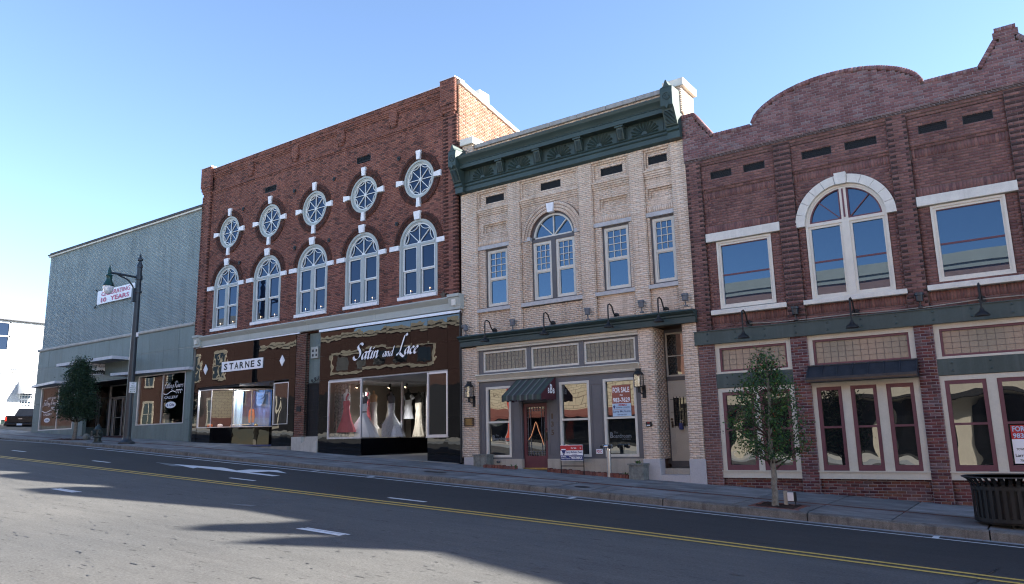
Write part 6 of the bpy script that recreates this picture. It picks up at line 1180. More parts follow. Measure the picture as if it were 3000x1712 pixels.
canopy([(-46.75, 0), (-46.75, -.42), (-42.7, -1.0), (-42.45, 0)], 3.43, 3.56); canopy([(-42.9, 0), (-42.7, -1.0), (-37.05, -1.0), (-37.0, 0)], 4.29, 4.44); canopy([(-37.15, 0), (-37.1, -1.0), (-31.78, -.22), (-31.78, 0)], 3.45, 3.58)
mb = MB(); script(mb, 'Falling Rivers', -46.05, -44.45, 2.42, -.012, .13, .22); 
wv = [(-46.2 + 1.75 * t, 2.14 - .1 * math.sin(t * 5.2) + (.1 if t > .62 else 0)) for t in np.linspace(0, .62, 12)]
for p, q in zip(wv[:-1], wv[1:]): mb.bar(p, q, .035, -.012, -.01)
for cx_ in (-45.0, -44.83, -44.66): mb.band(cx_, 2.2, .07, .1, .2, 4.4, 10, -.013, -.011)
text(mb, 'GALLERY', -45.95, -44.95, 1.86, 1.98, -.012, .0); text(mb, 'ARTS GUILD', -45.6, -44.6, 2.74, 2.84, -.012, .0)
mb.lathe([(.34, -.003), (.34, .003)], (0, 0, 0), 24); mb.v[-48:] = [(-45.45 + p[0], -.012 + p[2], 1.6 + p[1] * .36) for p in mb.v[-48:]]; w = mb.build('window_lettering', 'white_print', A)
mb = MB(); text(mb, '& Gifts', -45.68, -45.22, 1.54, 1.66, -.018, .02); mb.build('lettering', 'navy_print', w)
mb = MB(); script(mb, 'Falling Rivers', -34.05, -32.45, 2.72, -.012, .13, .22)
wv = [(-34.1 + 1.0 * t, 2.5 - .07 * math.sin(t * 6)) for t in np.linspace(0, 1, 12)]
for p, q in zip(wv[:-1], wv[1:]): mb.bar(p, q, .035, -.012, -.01)
for cx_ in (-32.95, -32.78, -32.6): mb.band(cx_, 2.53, .07, .1, .2, 4.4, 10, -.013, -.011)
text(mb, 'GALLERY', -33.95, -32.85, 2.22, 2.34, -.012); mb.lathe([(.42, -.003), (.42, .003)], (0, 0, 0), 24); mb.v[-48:] = [(-33.4 + p[0], -.012 + p[2], 1.93 + p[1] * .36) for p in mb.v[-48:]]; w = mb.build('window_lettering', 'white_print', A)
mb = MB(); text(mb, '& Gifts', -33.7, -33.1, 1.86, 2.0, -.018, .02); mb.build('lettering', 'navy_print', w)
for i, (x, y, m, l) in enumerate(((-44.1, 1.0, 'sky_print', 'small framed picture propped in the gallery window nearest the corner pier'), (-43.2, .8, 'brass', 'gilt framed picture in the gallery window behind the small tree'), (-35.3, .9, 'stone_cream', 'pale framed picture propped in the gallery window behind the lamp post'), (-33.2, .8, 'sky_print', 'pale blue framed print in the gallery window nearest the black glass shop'))):
    t = thing('picture', l, 'picture', (x, y, 1.02)); mb = MB(); mb.frame(x - .35, x + .35, 1.02, 1.6, .05, y, y + .04); mb.build('frame', 'bark', t); mb = MB(); mb.box(x - .3, x + .3, y + .01, y + .03, 1.07, 1.55); mb.build('canvas', m, t)
# hanging gallery sign, seen on edge-on wall bracket, facing along the street
t = thing('hanging_sign', 'cream and black gallery sign hanging under the middle canopy', 'sign', (-39.55, -.4, 3.7)); mb = MB(); mb.box(-39.6, -39.56, -1.05, .1, 3.70, 4.26); mb.build('board', 'white_print', t); mb = MB(); mb.prism_yz([(-1.02, 3.73), (.07, 3.73), (.07, 3.86), (-.2, 3.98), (-.5, 3.9), (-.85, 3.98), (-1.02, 3.9)][::-1], -39.556, -39.552); mb.build('black_ground', 'black_print', t)
fx = lambda pts: [(-39.548, u, v) for u, v in pts]
mb = MB(); m2 = MB(); script(m2, 'Falling Rivers', -.95, .02, 4.08, 0, .09, .22); mb.add([(-39.55 - p[1], p[0], p[2]) for p in m2.v], m2.f); mb.build('lettering', 'black_print', t)
mb = MB(); text(mb, 'GALLERY', -.8, -.1, 3.75, 3.82, 0, mapf=lambda u, v: (-39.549, u, v)); m2 = MB(); wv = [(-1.0 + .6 * q, 3.94 - .045 * math.sin(q * 6)) for q in np.linspace(0, 1, 10)]
for p, q in zip(wv[:-1], wv[1:]): m2.bar(p, q, .02, 0, .002)
for c in (-.3, -.18, -.06): m2.band(c, 3.96, .035, .055, .2, 4.4, 8, 0, .002)
mb.add([(-39.549 - p[1], p[0], p[2]) for p in m2.v], m2.f); mb.build('lettering_pale', 'white_print', t); mb = MB(); mb.box(-39.585, -39.575, -.9, -.89, 4.25, 4.31); mb.box(-39.585, -39.575, -.05, -.04, 4.25, 4.31); mb.build('hanger', 'black_metal', t)
# banner on the blank wall
t = thing('banner', 'white celebration banner with pink lettering roped to the tiled wall', 'banner', (-38.95, -.15, 7.5)); mb = MB(); n = 14
for i in range(n):
    a, b = -40.78 + 3.68 * i / n, -40.78 + 3.68 * (i + 1) / n; ya, yb = -.14 + .012 * math.sin(i * .9), -.14 + .012 * math.sin((i + 1) * .9); mb.quad((a, ya, 7.5), (b, yb, 7.5), (b, yb, 8.22), (a, ya, 8.22))
mb.build('cloth', 'white_print', t); mb = MB(); text(mb, 'CELEBRATING', -40.35, -37.5, 7.9, 8.13, -.158, .012); text(mb, '10', -40.35, -39.8, 7.57, 7.81, -.158, .02); text(mb, 'YEARS', -39.4, -37.55, 7.57, 7.81, -.158, .02); mb.build('lettering', 'pink_print', t)
mb = MB()
for x, z, dx, dz in ((-40.78, 8.2, -.4, .15), (-40.78, 7.52, -.45, -.12), (-37.1, 8.2, .3, .2), (-37.1, 7.5, .25, -.05)): mb.tube([(x, -.14, z), (x + dx, -.02, z + dz)], .018, 6); mb.tube([(x + dx, .0, z + dz), (x + dx, -.06, z + dz)], .03, 6)
mb.build('rope', 'black_metal', t)
# ================================================================ WHITE BUILDING ACROSS THE SIDE STREET
def lot2(x): return float(np.interp(x, [-80, -70, -60, -52, -47], [1.6, 1.48, 1.31, 1.1, .9]))
Wb = thing('commercial_building', 'sunlit white painted brick building across the side street', 'building', (-70.2, 8, 1.4))
wb = Bricks(); wz = lambda: None
cw = [cut_rect(5.6, 7.3, 8.1, 10.5), cut_rect(8.45, 9.6, 3.55, 4.75), cut_rect(5.0, 6.9, 4.4, 6.3)]
wb.wall(4.5, 14.0, 1.3, 10.7, -70.0, cw, plane='yz', dep=-.11, rec=-.005, L=.215, h=.075, j=.009); wb.build(Wb, ['brick_white'], 'mortar_w', singles=0)
mb = MB(); mb.box(-86, -70.3, -3, 30, 1, 10.7); mb.box(-70.3, -70.02, -3, 4.5, 1, 10.7); mb.box(-70.3, -70.02, 14, 30, 1, 10.7); mb.build('wall', 'white_wood', Wb); mb = MB(); mb.box(-70.3, -69.78, -3, 30, 10.72, 10.95); mb.box(-70.3, -69.85, -3, 30, 10.95, 11.06); mb.build('coping', 'concrete_cope', Wb)  # coping and gutter coloured dark to stand in for the roofline's shadow line
mb = MB(); mb.tube([(-69.75, -3, 10.68), (-69.75, 30, 10.68)], .07, 8); mb.build('gutter', 'grey_flood', Wb)
mb = MB(); mb.box(-71.2, -70.8, 12.2, 12.9, 10.9, 11.6); mb.build('chimney', 'brick_store', Wb)
for (a, b, c, d) in ((5.6, 7.3, 8.1, 10.5), (8.45, 9.6, 3.55, 4.75), (5.0, 6.9, 4.4, 6.3)):
    mb = MB()
    for y0, y1, z0, z1 in ((a, a + .1, c, d), (b - .1, b, c, d), (a, b, d - .1, d), (a, b, c, c + .08), (a, b, (c + d) / 2 - .05, (c + d) / 2 + .05)): mb.box(-70.14, -70.04, y0, y1, z0, z1)
    if d < 5:
        for k in range(1, 5): mb.box(-70.1, -70.02, a, b, c + (d - c) * k / 5 - .02, c + (d - c) * k / 5 + .02); mb.box(-70.1, -70.03, a + (b - a) * k / 5 - .01, a + (b - a) * k / 5 + .01, c, d)
    w = mb.build('window', 'white_wood', Wb); mb = MB(); mb.quad((-70.12, a, c), (-70.12, b, c), (-70.12, b, d), (-70.12, a, d)); mb.build('pane', 'glass_old', w); mb = MB(); mb.box(-70.1, -69.9, a - .08, b + .08, c - .12, c - .002); mb.build('sill', 'white_wood', w)
mb = MB(); n = 14
for i in range(n): a, b = 8.3 + 1.6 * i / n, 8.3 + 1.6 * (i + .62) / n; mb.hexa([(-68.75, a, 4.72), (-68.75, b, 4.72), (-69.98, b, 5.6), (-69.98, a, 5.6), (-68.75, a, 4.75), (-68.75, b, 4.75), (-69.98, b, 5.63), (-69.98, a, 5.63)])
mb.quad((-68.76, 8.3, 4.71), (-68.76, 9.9, 4.71), (-69.98, 9.9, 5.59), (-69.98, 8.3, 5.59)); mb.quad((-68.75, 8.3, 4.6), (-68.75, 9.9, 4.6), (-68.75, 9.9, 4.74), (-68.75, 8.3, 4.74)); mb.add([(-68.76, 8.3, 4.6), (-68.76, 8.3, 4.72), (-69.98, 8.3, 5.6), (-69.98, 8.3, 4.6)], [(0, 1, 2, 3)]); mb.build('awning', 'white_wood', Wb)
mb = MB(); mb.box(-69.9, -69.3, 6.5, 7.4, 1.5, 3.0); mb.build('meter_box', 'white_plain', None, label='white utility cabinet against the white wall behind the pickup', cat='utility box', bevel=.03)
for i, (z, s, l) in enumerate(((7.95, .12, 'upper overhead cable crossing in front of the white wall'), (6.75, .2, 'lower overhead cable sagging in front of the white wall'))):
    mb = MB(); mb.tube([(-68.5, y, z - .55 * (y - 2) * .12 - s * math.sin((y - 0) / 14 * PI)) for y in np.linspace(0, 14, 14)], .025, 5); mb.build('overhead_cable', 'cable', None, label=l, cat='cable')
mb = MB(); mb.box(-68.6, -67.4, 6.7, 8.2, 1.38, 2.35); mb.box(-68.65, -67.35, 6.65, 8.25, 2.35, 2.42); mb.build('dumpster', 'dumpster', None, label='dark green waste bin behind the parked pickup', cat='waste bin', bevel=.03)
# ================================================================ PARKED PICKUP
def truck():
    P0 = Vector((-60.3, 4.75, 1.28)); hx, hy = -.80, .60; rx, ry = .60, .80     # heading, right-hand side
    t = thing('pickup_truck', 'black pickup truck parked facing the white building, seen from behind', 'pickup', P0)
    def X(mb): mb.v = [(P0.x + p[0] * rx + p[1] * hx, P0.y + p[0] * ry + p[1] * hy, P0.z + p[2]) for p in mb.v]; return mb
    mb = MB(); W_ = .98; side = [(0, .62), (0, 1.10), (.02, 1.16), (5.4, 1.16), (5.5, .9), (5.5, .45), (4.9, .42), (1.9, .42), (.5, .5)]
    mb.prism_yz(side, -W_, W_); X(mb); mb.build('body', 'truck_paint', t, bevel=.04)
    mb = MB(); c = [(1.75, 1.15, .93), (3.95, 1.15, .93), (3.3, 1.74, .74), (2.05, 1.74, .74)]
    mb.hexa([(-.93, 1.75, 1.15), (.93, 1.75, 1.15), (.93, 4.0, 1.15), (-.93, 4.0, 1.15), (-.74, 2.1, 1.76), (.74, 2.1, 1.76), (.74, 3.3, 1.76), (-.74, 3.3, 1.76)]); X(mb); mb.build('cab', 'truck_paint', t, bevel=.05)
    mb = MB(); mb.quad((-.78, 1.795, 1.22), (.78, 1.795, 1.22), (.68, 2.06, 1.68), (-.68, 2.06, 1.68)); X(mb); mb.build('rear_window', 'glass_dark', t)
    mb = MB(); mb.box(-.82, .82, -.025, .0, .66, 1.12); X(mb); w = mb.build('tailgate', 'truck_paint', t, bevel=.015); mb = MB(); mb.box(-.12, .12, -.045, -.025, .9, .97); X(mb); mb.build('handle', 'chrome', w)
    for s in (-1, 1): mb = MB(); mb.box(s * .96 - .1 * (s > 0), s * .96 + .1 * (s < 0), -.03, .06, .78, 1.08); X(mb); mb.build('taillight', 'taillight', t, bevel=.015)
    mb = MB(); mb.box(-1.0, 1.0, -.14, .02, .45, .63); X(mb); w = mb.build('bumper', 'truck_paint', t, bevel=.04); mb = MB(); mb.box(-.17, .17, -.15, -.14, .47, .6); X(mb); mb.build('number_plate', 'white_print', w)
    for s in (-1, 1):
        for f in (1.1, 4.5):
            mb = MB(); mb.tube([(s * .72, f, .39), (s * .99, f, .39)], .39, 18); X(mb); w = mb.build('wheel', 'rubber', t); mb = MB(); mb.tube([(s * .985, f, .39), (s * 1.0, f, .39)], .24, 14); X(mb); mb.build('rim', 'chrome', w)
    mb = MB(); mb.box(-.9, .9, .3, 5.2, .36, .5); X(mb); mb.build('chassis', 'black_metal', t)
truck()
# ================================================================ ADDED UNSEEN ROOFLINE, SHAPED TO CAST THE ROAD SHADOW (just outside the frame)
En = thing('commercial_building', 'unseen added brick block behind the curved parapets, shaped to shadow the road', 'building', (8, .8, 7))
shadow_roofline = [(.95, 7.6), (.95, 9.6), (1.83, 10.3), (3.05, 10.35), (4.15, 9.7), (5.65, 8.95), (6.9, 8.62), (7.8, 8.7), (9.4, 9.7), (10.1, 10.4), (10.75, 10.6), (10.8, 9.1), (10.95, 9.05), (11.4, 9.7), (12.1, 10.4), (12.65, 10.75), (12.7, 9.3), (13.9, 9.45), (16.2, 9.7), (24, 9.9), (24, 7.6)]
mb = MB(); mb.prism_xz(shadow_roofline[::-1], .42, .85); mb.build('parapet', 'brick_d_new', En); mb = MB(); mb.box(8.3, 24, .1, 15, -5, 8.4); mb.build('wall', 'brick_d_new', En)
# ================================================================ BUILDINGS ACROSS THE STREET (behind the camera; seen in the panes)
def bricktex(name, c1, c2, mo, sc=4.6):
    m, nt, o = newmat(name); b = nn(nt, 'ShaderNodeTexBrick'); g = nn(nt, 'ShaderNodeNewGeometry'); s = nn(nt, 'ShaderNodeSeparateXYZ'); cmb = nn(nt, 'ShaderNodeCombineXYZ')
    nt.links.new(g.outputs['Position'], s.inputs[0]); nt.links.new(s.outputs[0], cmb.inputs[0]); nt.links.new(s.outputs[2], cmb.inputs[1]); nt.links.new(cmb.outputs[0], b.inputs[0])
    b.inputs['Color1'].default_value = (*c1, 1); b.inputs['Color2'].default_value = (*c2, 1); b.inputs['Mortar'].default_value = (*mo, 1); b.inputs['Scale'].default_value = sc; b.inputs['Mortar Size'].default_value = .02; principled(nt, o, b.outputs[0], .85, 0, .2)
bricktex('opp_brick', (.095, .045, .036), (.072, .033, .027), (.13, .10, .08)); bricktex('opp_brick_pale', (.30, .15, .10), (.26, .125, .085), (.4, .33, .26)); bricktex('opp_stone', (.60, .52, .37), (.68, .60, .44), (.3, .25, .18), 1.2)
YO = -22.6
def oppo(x0, x1, zt, mat, label, wins=(), corn=None, low=None):
    t = thing('commercial_building', label, 'building', ((x0 + x1) / 2, YO, -1), 'buildings on the near side of the street'); mb = MB(); zb = road((x0 + x1) / 2, -16) - 1.5
    mb.box(x0, x1, YO - 12, YO, low[0] if low else zb, zt); mb.build('wall', mat, t)
    if low: mb = MB(); mb.box(x0, x1, YO - 12, YO + .05, zb, low[0]); mb.build('ground_storey', low[1], t)
    if corn: mb = MB(); mb.box(x0, x1, YO - .3, YO + corn[2], zt - corn[0], zt + .05); mb.box(x0, x1, YO - .3, YO + corn[2] * .5, zt - corn[0] - .25, zt - corn[0]); mb.build('cornice', corn[1], t)
    for (a, b, c, d, fm) in wins:
        if fm is None: mb = MB(); mb.box(a, b, YO, YO + .015, c, d); mb.build('window', 'glass_dark', t); continue
        mb = MB(); mb.box(a - .22, b + .22, YO, YO + .1, c - .22, c); mb.box(a - .22, b + .22, YO, YO + .08, d, d + .25); mb.box(a - .16, a, YO, YO + .06, c, d); mb.box(b, b + .16, YO, YO + .06, c, d); mb.box((a + b) / 2 - .04, (a + b) / 2 + .04, YO + .01, YO + .04, c, d); mb.box(a, b, YO + .01, YO + .04, (c + d) / 2 - .04, (c + d) / 2 + .04)
        w = mb.build('window', fm, t); mb = MB(); mb.box(a, b, YO, YO + .012, c, d); mb.build('pane', 'glass_dark', w)
    return t
oppo(-150, -58, 11.8, 'opp_brick', 'tall brown brick corner building across the street', [(x, x + 1.5, z, z + 2.2, 'opp_cream') for x in np.arange(-88, -60, 4.0) for z in (2.2, 6.2)], (.8, 'opp_cream', .5))
t = oppo(-58, -33.5, 8.75, 'opp_brick', 'brown brick building with a row of cream framed windows across the street', [(x, x + 1.25, 5.95, 7.0, None) for x in np.arange(-47.4, -37.5, 2.2)] + [(x, x + 2.2, 1.6, 3.8, 'opp_cream') for x in (-57,)], (.14, 'opp_cream', .15), (4.05, 'interior_dark'))  # awning shade is put into the ground storey's dark colour
mb = MB(); mb.frame(-48.1, -36.9, 5.6, 7.35, .22, YO, YO + .08); mb.build('window_band', 'opp_cream', t)
t = oppo(-33.5, -18.2, 9.3, 'opp_brick', 'brick building over a rough cream stone front across the street', [(x, x + 1.4, 5.2, 7.2, 'opp_cream') for x in np.arange(-31, -19, 3.2)], (.5, 'opp_cream', .3), (3.9, 'opp_stone'))
mb = MB(); z = .3; mb.quad((-32.5, YO + 1.2, z + 1.25), (-19, YO + 1.2, z + 1.25), (-19, YO + .05, z + 1.7), (-32.5, YO + .05, z + 1.7)); mb.quad((-32.5, YO + 1.2, z + 1.08), (-19, YO + 1.2, z + 1.08), (-19, YO + 1.2, z + 1.26), (-32.5, YO + 1.2, z + 1.26)); mb.build('awning', 'awning_red', t)
mb = MB(); mb.box(-32, -19.5, YO + .02, YO + .07, -1.2, 1.5); mb.build('shop_glazing', 'glass_dark', t)
t = oppo(-18.2, 9, 8.65, 'terracotta', 'terracotta brick building with a deep cream parapet across the street', [(x, x + 1.6, 3.9, 6.0, 'opp_cream') for x in np.arange(-16.5, 8, 3.4)], (.5, 'opp_cream', .2), (2.6, 'opp_cream'))
mb = MB()
for x in np.arange(-17.5, 8, 3.6): mb.box(x, x + 2.9, YO + .05, YO + .12, -2.6, 1.5)
mb.build('shop_glazing', 'glass_dark', t)
mb = MB(); mb.box(-18, 8.8, YO + .05, YO + 1.2, 1.62, 1.82); mb.build('canopy', 'interior_dark', t)
oppo(9, 45, 7.8, 'opp_brick_pale', 'long low pale brick building down the street on the near side', [(x, x + 1.5, 2.0, 4.2, 'opp_cream') for x in np.arange(11, 44, 4)], (.8, 'opp_cream', .4))
t = thing('feather_flag', 'tall orange feather flag for a coffee shop on the near pavement', 'flag', (-27.9, -19, -.2)); mb = MB(); mb.tube([(-27.9, -19, -.45), (-27.9, -19, 3.6)], .025, 6); mb.build('pole', 'alum', t); mb = MB(); mb.prism_xz([(-27.88, .0), (-27.1, .2), (-27.1, 2.8), (-27.3, 3.4), (-27.88, 3.6)], -19.01, -18.99); mb.build('cloth', 'flag_orange', t)
mb = MB(); text(mb, 'COFFEE', .3, 3.1, .1, .62, 0, .03, mapf=lambda u, v: (-27.82 + v, -18.985, u)); mb.build('lettering', 'black_print', t)
# ================================================================ STREET LAMP, HYDRANT, BIN, TREES
t = thing('street_lamp', 'tall dark green street lamp with one bell shaped lantern on an arm', 'street lamp', (-31.34, -3.07, walk(-31.34, -3.07)))
X, Y, Z = -31.34, -3.07, walk(-31.34, -3.07)
mb = MB(); mb.lathe([(.33, 0), (.33, .06), (.27, .1), (.2, .14), (.16, .2), (.15, .3)], (X, Y, Z), 16); mb.build('base', 'iron_blue', t, True)
mb = MB(); mb.tube([(X, Y, Z + .2), (X, Y, Z + 2.0), (X, Y, Z + 5), (X, Y, Z + 7.45)], [.15, .145, .125, .11], 16); mb.build('pole', 'iron_blue', t, True)
mb = MB(); mb.lathe([(.11, 7.6), (.13, 7.62), (.13, 7.7), (.1, 7.76), (.065, 7.85), (.06, 7.88), (.115, 7.93), (.12, 7.99), (.06, 8.06), (.03, 8.09), (.05, 8.12), (.015, 8.2), (.005, 8.28)], (X, Y, 0), 12); mb.build('finial', 'iron_blue', t, True)
yl = -4.33
mb = MB(); mb.tube([(X, Y, 7.17), (X, -3.7, 7.19), (X, yl, 7.19)], .045, 10); mb.tube([(X, Y - .1, 6.42), (X, -3.24, 6.6), (X, -3.32, 6.78), (X, -3.5, 6.98), (X, -3.72, 7.08), (X, -3.86, 7.1), (X, -3.9, 7.17)], .034, 8); mb.lathe([(.15, 7.08), (.15, 7.26)], (X, Y, 0), 14); mb.lathe([(.16, 6.5), (.16, 6.58)], (X, Y, 0), 14); mb.box(X - .06, X + .06, Y - .24, Y - .1, 6.1, 6.68); mb.tube([(X, -3.8, 7.13), (X, -3.95, 7.2)], .07, 8); mb.build('arm', 'iron_blue', t, True)
lx = X; mb = MB(); mb.lathe([(.225, 6.6), (.235, 6.63), (.21, 6.67), (.18, 6.74), (.13, 6.83), (.115, 6.88), (.12, 7.02), (.14, 7.05), (.125, 7.08), (.06, 7.14)], (lx, yl, 0), 18); mb.lathe([(.06, 7.12), (.08, 7.14), (.08, 7.24), (.06, 7.3), (.035, 7.39), (.015, 7.42), (.025, 7.45), (.004, 7.55)], (lx, yl, 0), 12); mb.build('lantern_hood', 'lamp_green', t, True)
m, nt, o = newmat('lamp_glass'); p = principled(nt, o, (.78, .84, .92), .12, 0, .6); p.inputs['Transmission Weight'].default_value = .25
mb = MB(); mb.lathe([(.21, 6.6), (.205, 6.53), (.18, 6.43), (.13, 6.33), (.05, 6.28), (.01, 6.27)], (lx, yl, 0), 18); mb.build('globe', 'lamp_glass', t, True)
mb = MB(); mb.box(X + .1, X + .3, Y - .02, Y + .02, 4.55, 4.58); mb.box(X + .12, X + .28, Y - .01, Y + .01, 4.6, 4.78, 1); mb.build('bracket', ['iron_blue', 'white_print'], t); mb = MB(); mb.box(X - .2, X - .1, Y - .03, Y + .03, 3.6, 4.2); mb.build('junction_box', 'iron_blue', t)
t = thing('parking_sign', 'green on white two hour parking sign strapped to the lamp post', 'sign', (-31.16, -3.07, 2.25)); px = -31.17; mb = MB(); mb.box(px - .012, px, -3.22, -2.92, 2.25, 2.7); mb.build('plate', 'white_print', t, bevel=.004)
m2 = MB(); y = 0; m2.frame(-3.21, -2.93, 2.262, 2.688, .006, y, y + .002); text(m2, 'TWO', -3.13, -3.01, 2.6, 2.655, y, .015); text(m2, 'HOUR', -3.15, -2.99, 2.51, 2.565, y, .015); text(m2, 'PARKING', -3.19, -2.95, 2.43, 2.485, y, .015); text(m2, '8AM-6PM', -3.18, -2.96, 2.35, 2.405, y, .015); m2.box(-3.14, -3.0, y, y + .002, 2.297, 2.31); m2.prism_xz([(-3.19, 2.3035), (-3.14, 2.28), (-3.14, 2.327)], y, y + .002); m2.prism_xz([(-2.95, 2.3035), (-3.0, 2.327), (-3.0, 2.28)], y, y + .002)
mb = MB(); mb.add([(px + .003 - p[1], p[0], p[2]) for p in m2.v], m2.f); mb.build('lettering', 'green_print', t)
hx, hy = -33.12, -3.36; hz = walk(hx, hy); t = thing('fire_hydrant', 'dark green fire hydrant on the kerb between the small tree and the lamp post', 'hydrant', (hx, hy, hz))
mb = MB(); mb.lathe([(.19, 0), (.19, .04), (.14, .05), (.14, .2), (.2, .22), (.2, .26), (.14, .28), (.13, .5), (.17, .52), (.17, .55), (.13, .58), (.1, .67), (.05, .71), (.04, .77), (.02, .78)], (hx, hy, hz), 16); mb.build('barrel', 'hydrant_paint', t, True)
for d in ((-1, 0), (1, 0), (0, -1)):
    r = .085 if d[1] else .065; mb = MB(); mb.tube([(hx + d[0] * .1, hy + d[1] * .1, hz + .4), (hx + d[0] * .2, hy + d[1] * .2, hz + .4)], r, 12); mb.tube([(hx + d[0] * .2, hy + d[1] * .2, hz + .4), (hx + d[0] * .26, hy + d[1] * .26, hz + .4)], r * 1.15, 12); mb.tube([(hx + d[0] * .25, hy + d[1] * .25, hz + .4), (hx + d[0] * .29, hy + d[1] * .29, hz + .4)], .025, 6); mb.build('outlet', 'hydrant_paint', t)
# slatted bin
cx_, cy_, R = -.83, -2.9, .6; z0 = walk(cx_, cy_); t = thing('litter_bin', 'large black slatted steel litter bin with a flared rim by the kerb', 'litter bin', (cx_, cy_, z0))
mb0 = None; n = 34
for k in range(n):
    a = 2 * PI * k / n; mb = MB(); w = .031; pr = [(R, .1), (R, .70), (R + .015, .77), (R + .06, .84), (R + .14, .895)]
    for (r0, h0), (r1, h1) in zip(pr[:-1], pr[1:]):
        f = lambda r, h, s, th: (cx_ + (r + th) * math.cos(a) - s * w * math.sin(a), cy_ + (r + th) * math.sin(a) + s * w * math.cos(a), z0 + h)
        mb.hexa([f(r0, h0, -1, 0), f(r0, h0, 1, 0), f(r0, h0, 1, .012), f(r0, h0, -1, .012), f(r1, h1, -1, 0), f(r1, h1, 1, 0), f(r1, h1, 1, .012), f(r1, h1, -1, .012)])
    mb.build('slat', 'black_metal', t)
mb = MB(); mb.lathe([(R + .13, .885), (R + .155, .885), (R + .155, .905), (R + .13, .905), (R + .13, .885)], (cx_, cy_, z0), 48); mb.build('rim', 'iron_blue', t, True)
for h in (.1, .66): mb = MB(); mb.lathe([(R - .01, h), (R + .018, h), (R + .018, h + .07), (R - .01, h + .07)], (cx_, cy_, z0), 40); mb.build('band', 'black_metal', t)
mb = MB(); mb.lathe([(R - .06, .06), (R - .06, .74), (R - .09, .76), (R - .09, .7)], (cx_, cy_, z0), 32); mb.lathe([(R, .09), (R - .02, .12)], (cx_, cy_, z0), 32); mb.build('liner', 'black_print', t, True)
for k in range(3): mb = MB(); a = 2 * PI * k / 3 + .5; mb.tube([(cx_ + .4 * math.cos(a), cy_ + .4 * math.sin(a), z0 - .02), (cx_ + .4 * math.cos(a), cy_ + .4 * math.sin(a), z0 + .12)], .03, 8); mb.build('foot', 'black_metal', t)
def leaves(mb, c, n, r, s, flat=1.0):
    P = RNG.normal(0, 1, (n, 3)) * np.array([r, r, r * .8]) + np.array(c)
    for p in P:
        d = Vector(RNG.normal(0, 1, 3)).normalized(); u = d.orthogonal().normalized(); v = d.cross(u); a = RNG.random() * 6.28; u, v = u * math.cos(a) + v * math.sin(a), v * math.cos(a) - u * math.sin(a); k = s * (.7 + .6 * RNG.random()); q = Vector(p)
        mb.add([q - u * k, q - v * k * .42 + d * k * .08, q + u * k, q + v * k * .42 + d * k * .08], [(0, 1, 2, 3)])
def tree(label, x, y, zb, trunk, width_at, zlo, zhi, nb, per, ls, clump, leaf, berries, trad, lean=(0, 0)):
    t = thing('street_tree', label, 'tree', (x, y, zb)); top = Vector(trunk[-1]); mb = MB(); k = len(trunk)
    P = []; Rr = []
    for i in range(k - 1):
        for s in np.linspace(0, 1, 5)[(1 if i else 0):]:
            q = Vector(trunk[i]).lerp(Vector(trunk[i + 1]), s); f = len(P); P.append(q + Vector((RNG.normal() * .008, RNG.normal() * .008, 0))); h = (q.z - zb) / (top.z - zb); Rr.append(trad * (1.18 if f == 0 else 1) * (1 - .85 * h) + .008)
    mb.tube(P, Rr, 10); mb.build('trunk', 'bark', t, True)
    br_ = MB(); fol = MB(); ber = MB(); tips = []
    for i in range(nb):
        f = (i + RNG.random()) / nb; zt = zlo + (zhi - zlo) * f ** 1.05; w = width_at(zt); a = i * 2.399 + RNG.normal() * .3; r = w * math.sqrt(.2 + .8 * RNG.random()); tip = Vector((x + lean[0] * (zt - zb) + r * math.cos(a), y + lean[1] * (zt - zb) + r * math.sin(a), zt))
        zs = max(zlo - .15 * (zhi - zlo), zt - r * (.35 + .6 * RNG.random())); j = min(range(len(P)), key=lambda q: abs(P[q].z - zs)); s0 = P[j]; mid = s0.lerp(tip, .5) + Vector((0, 0, -.06 * r)) + Vector(RNG.normal(0, .03, 3)) * r
        br_.tube([s0, mid, tip], [max(.008, Rr[j] * .45), .009, .004], 5, cap=False)
        for q in range(2):
            e = tip + Vector(RNG.normal(0, clump * .9, 3)); br_.tube([mid.lerp(tip, .4 + .4 * RNG.random()), e], [.005, .003], 4, cap=False)
        tips.append(tip); dens = 1.0 if f < .72 else max(.25, 1 - (f - .72) * 2.6)
        leaves(fol, tip, int(per * dens * (.6 + .8 * RNG.random())), clump, ls); leaves(fol, mid.lerp(tip, .45), int(per * .4 * dens), clump * .9, ls)
        for q in range(berries):
            c = tip + Vector(RNG.normal(0, clump, 3)); s = .012; ber.add([c + Vector(v) * s for v in ((1, 0, 0), (-1, 0, 0), (0, 1, 0), (0, -1, 0), (0, 0, 1), (0, 0, -1))], [(0, 2, 4), (2, 1, 4), (1, 3, 4), (3, 0, 4), (2, 0, 5), (1, 2, 5), (3, 1, 5), (0, 3, 5)])
    br_.build('branches', 'twig', t, kind='stuff'); fol.build('crown', leaf, t, kind='stuff')
    if berries: ber.build('berries', 'berry', t, kind='stuff')
    return t
def wR(z): return float(np.interp(z, [-.55, -.4, -.15, .1, .45, .8, 1.1, 1.4, 1.7, 1.9], [.3, .62, .78, .80, .74, .58, .5, .36, .2, .05]))
zt = walk(-5.03, -3.27)
tree('small holly tree with red berries in the brick edged pit by the maroon windows', -5.03, -3.27, zt, [(-5.03, -3.27, zt - .05), (-5.0, -3.27, -.9), (-5.03, -3.27, -.3), (-4.97, -3.27, .6), (-4.95, -3.27, 1.8)], wR, -.42, 1.75, 72, 74, .035, .10, 'holly_leaf', 2, .062)
def wL(z): return float(np.interp(z, [1.35, 1.6, 2.0, 2.5, 3.0, 3.5, 4.0, 4.25], [.5, .74, .78, .72, .58, .42, .26, .08]))
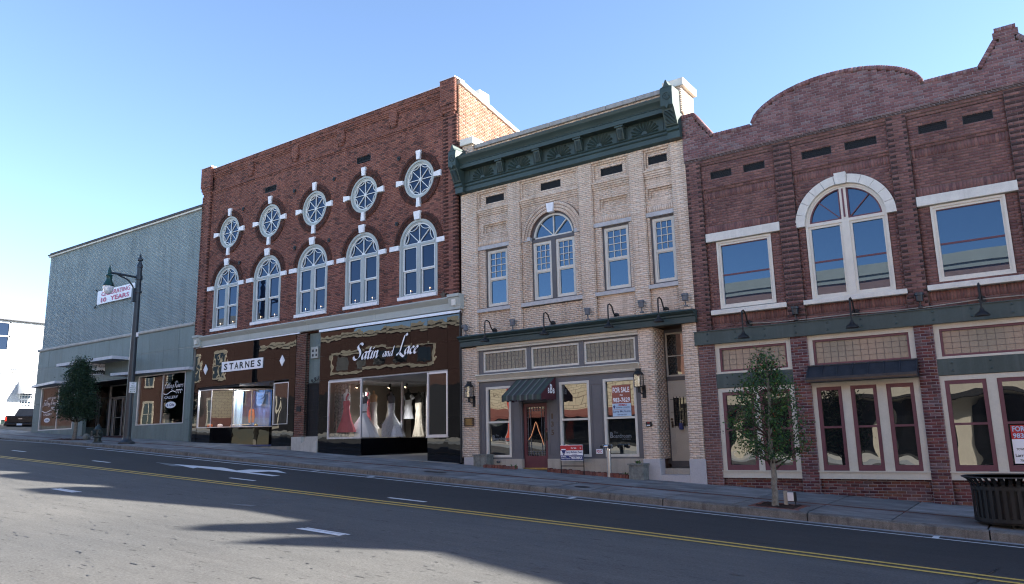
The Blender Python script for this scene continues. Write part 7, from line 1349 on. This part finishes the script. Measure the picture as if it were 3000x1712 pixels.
zt = walk(-36.82, -2.56)
tree('dense dark green tree in front of the gallery beside the fire hydrant', -36.8, -2.56, zt, [(-36.82, -2.56, zt - .05), (-36.75, -2.56, 1.2), (-36.8, -2.56, 2.4), (-36.85, -2.56, 4.1)], wL, 1.5, 4.1, 100, 120, .05, .15, 'dark_leaf', 0, .085)
# boxes beside the holly trunk, stone by the far tree
mb = MB(); z = walk(-4.86, -3.1); mb.box(-4.9, -4.83, -3.06, -3.0, z - .02, z + .3); mb.build('stake', 'bulkhead_tan', None, label='short wooden stake beside the holly trunk', cat='stake')
t = thing('socket_box', 'pale grey outdoor socket box beside the holly trunk', 'socket box', (-4.72, -3.05, z)); mb = MB(); mb.box(-4.81, -4.68, -3.1, -3.02, z + .1, z + .27); mb.build('case', 'white_plain', t); mb = MB(); mb.box(-4.68, -4.64, -3.1, -3.02, z + .09, z + .28); mb.tube([(-4.66, -3.06, z - .02), (-4.66, -3.06, z + .1)], .012, 6); mb.build('cover', 'black_metal', t)
mb = MB(); mb.lathe([(.1, 0), (.15, .06), (.16, .16), (.11, .25), (.03, .28)], (-35.95, -2.45, walk(-35.95, -2.45)), 10); o = mb.build('stone', 'planter_stone', None, True, label='grey round stone beside the tree pit by the hydrant', cat='stone')
# fallen leaves and small stones in the gutter
for nm, l in (('fallen_leaves', None),):
    mb = MB()
    for k in range(140): x = RNG.uniform(-22, 0); y = RNG.choice([-4.05, -4.12, -.15, -.4]) + RNG.normal() * .06; y = min(y, -.05); z = (road(x, y) if y < -4 else walk(x, y)) + .012; s = .018; a = RNG.random() * 6.28; mb.add([(x + s * math.cos(a), y + s * math.sin(a), z), (x - s * math.sin(a) * .5, y + s * math.cos(a) * .5, z + .006), (x - s * math.cos(a), y - s * math.sin(a), z), (x + s * math.sin(a) * .5, y - s * math.cos(a) * .5, z + .006)], [(0, 1, 2, 3)])
    tag(mb.build('fallen_leaves', 'leaf_orange', None), 'few dry leaves lying along the gutter and shop fronts', 'leaves', kind='stuff')
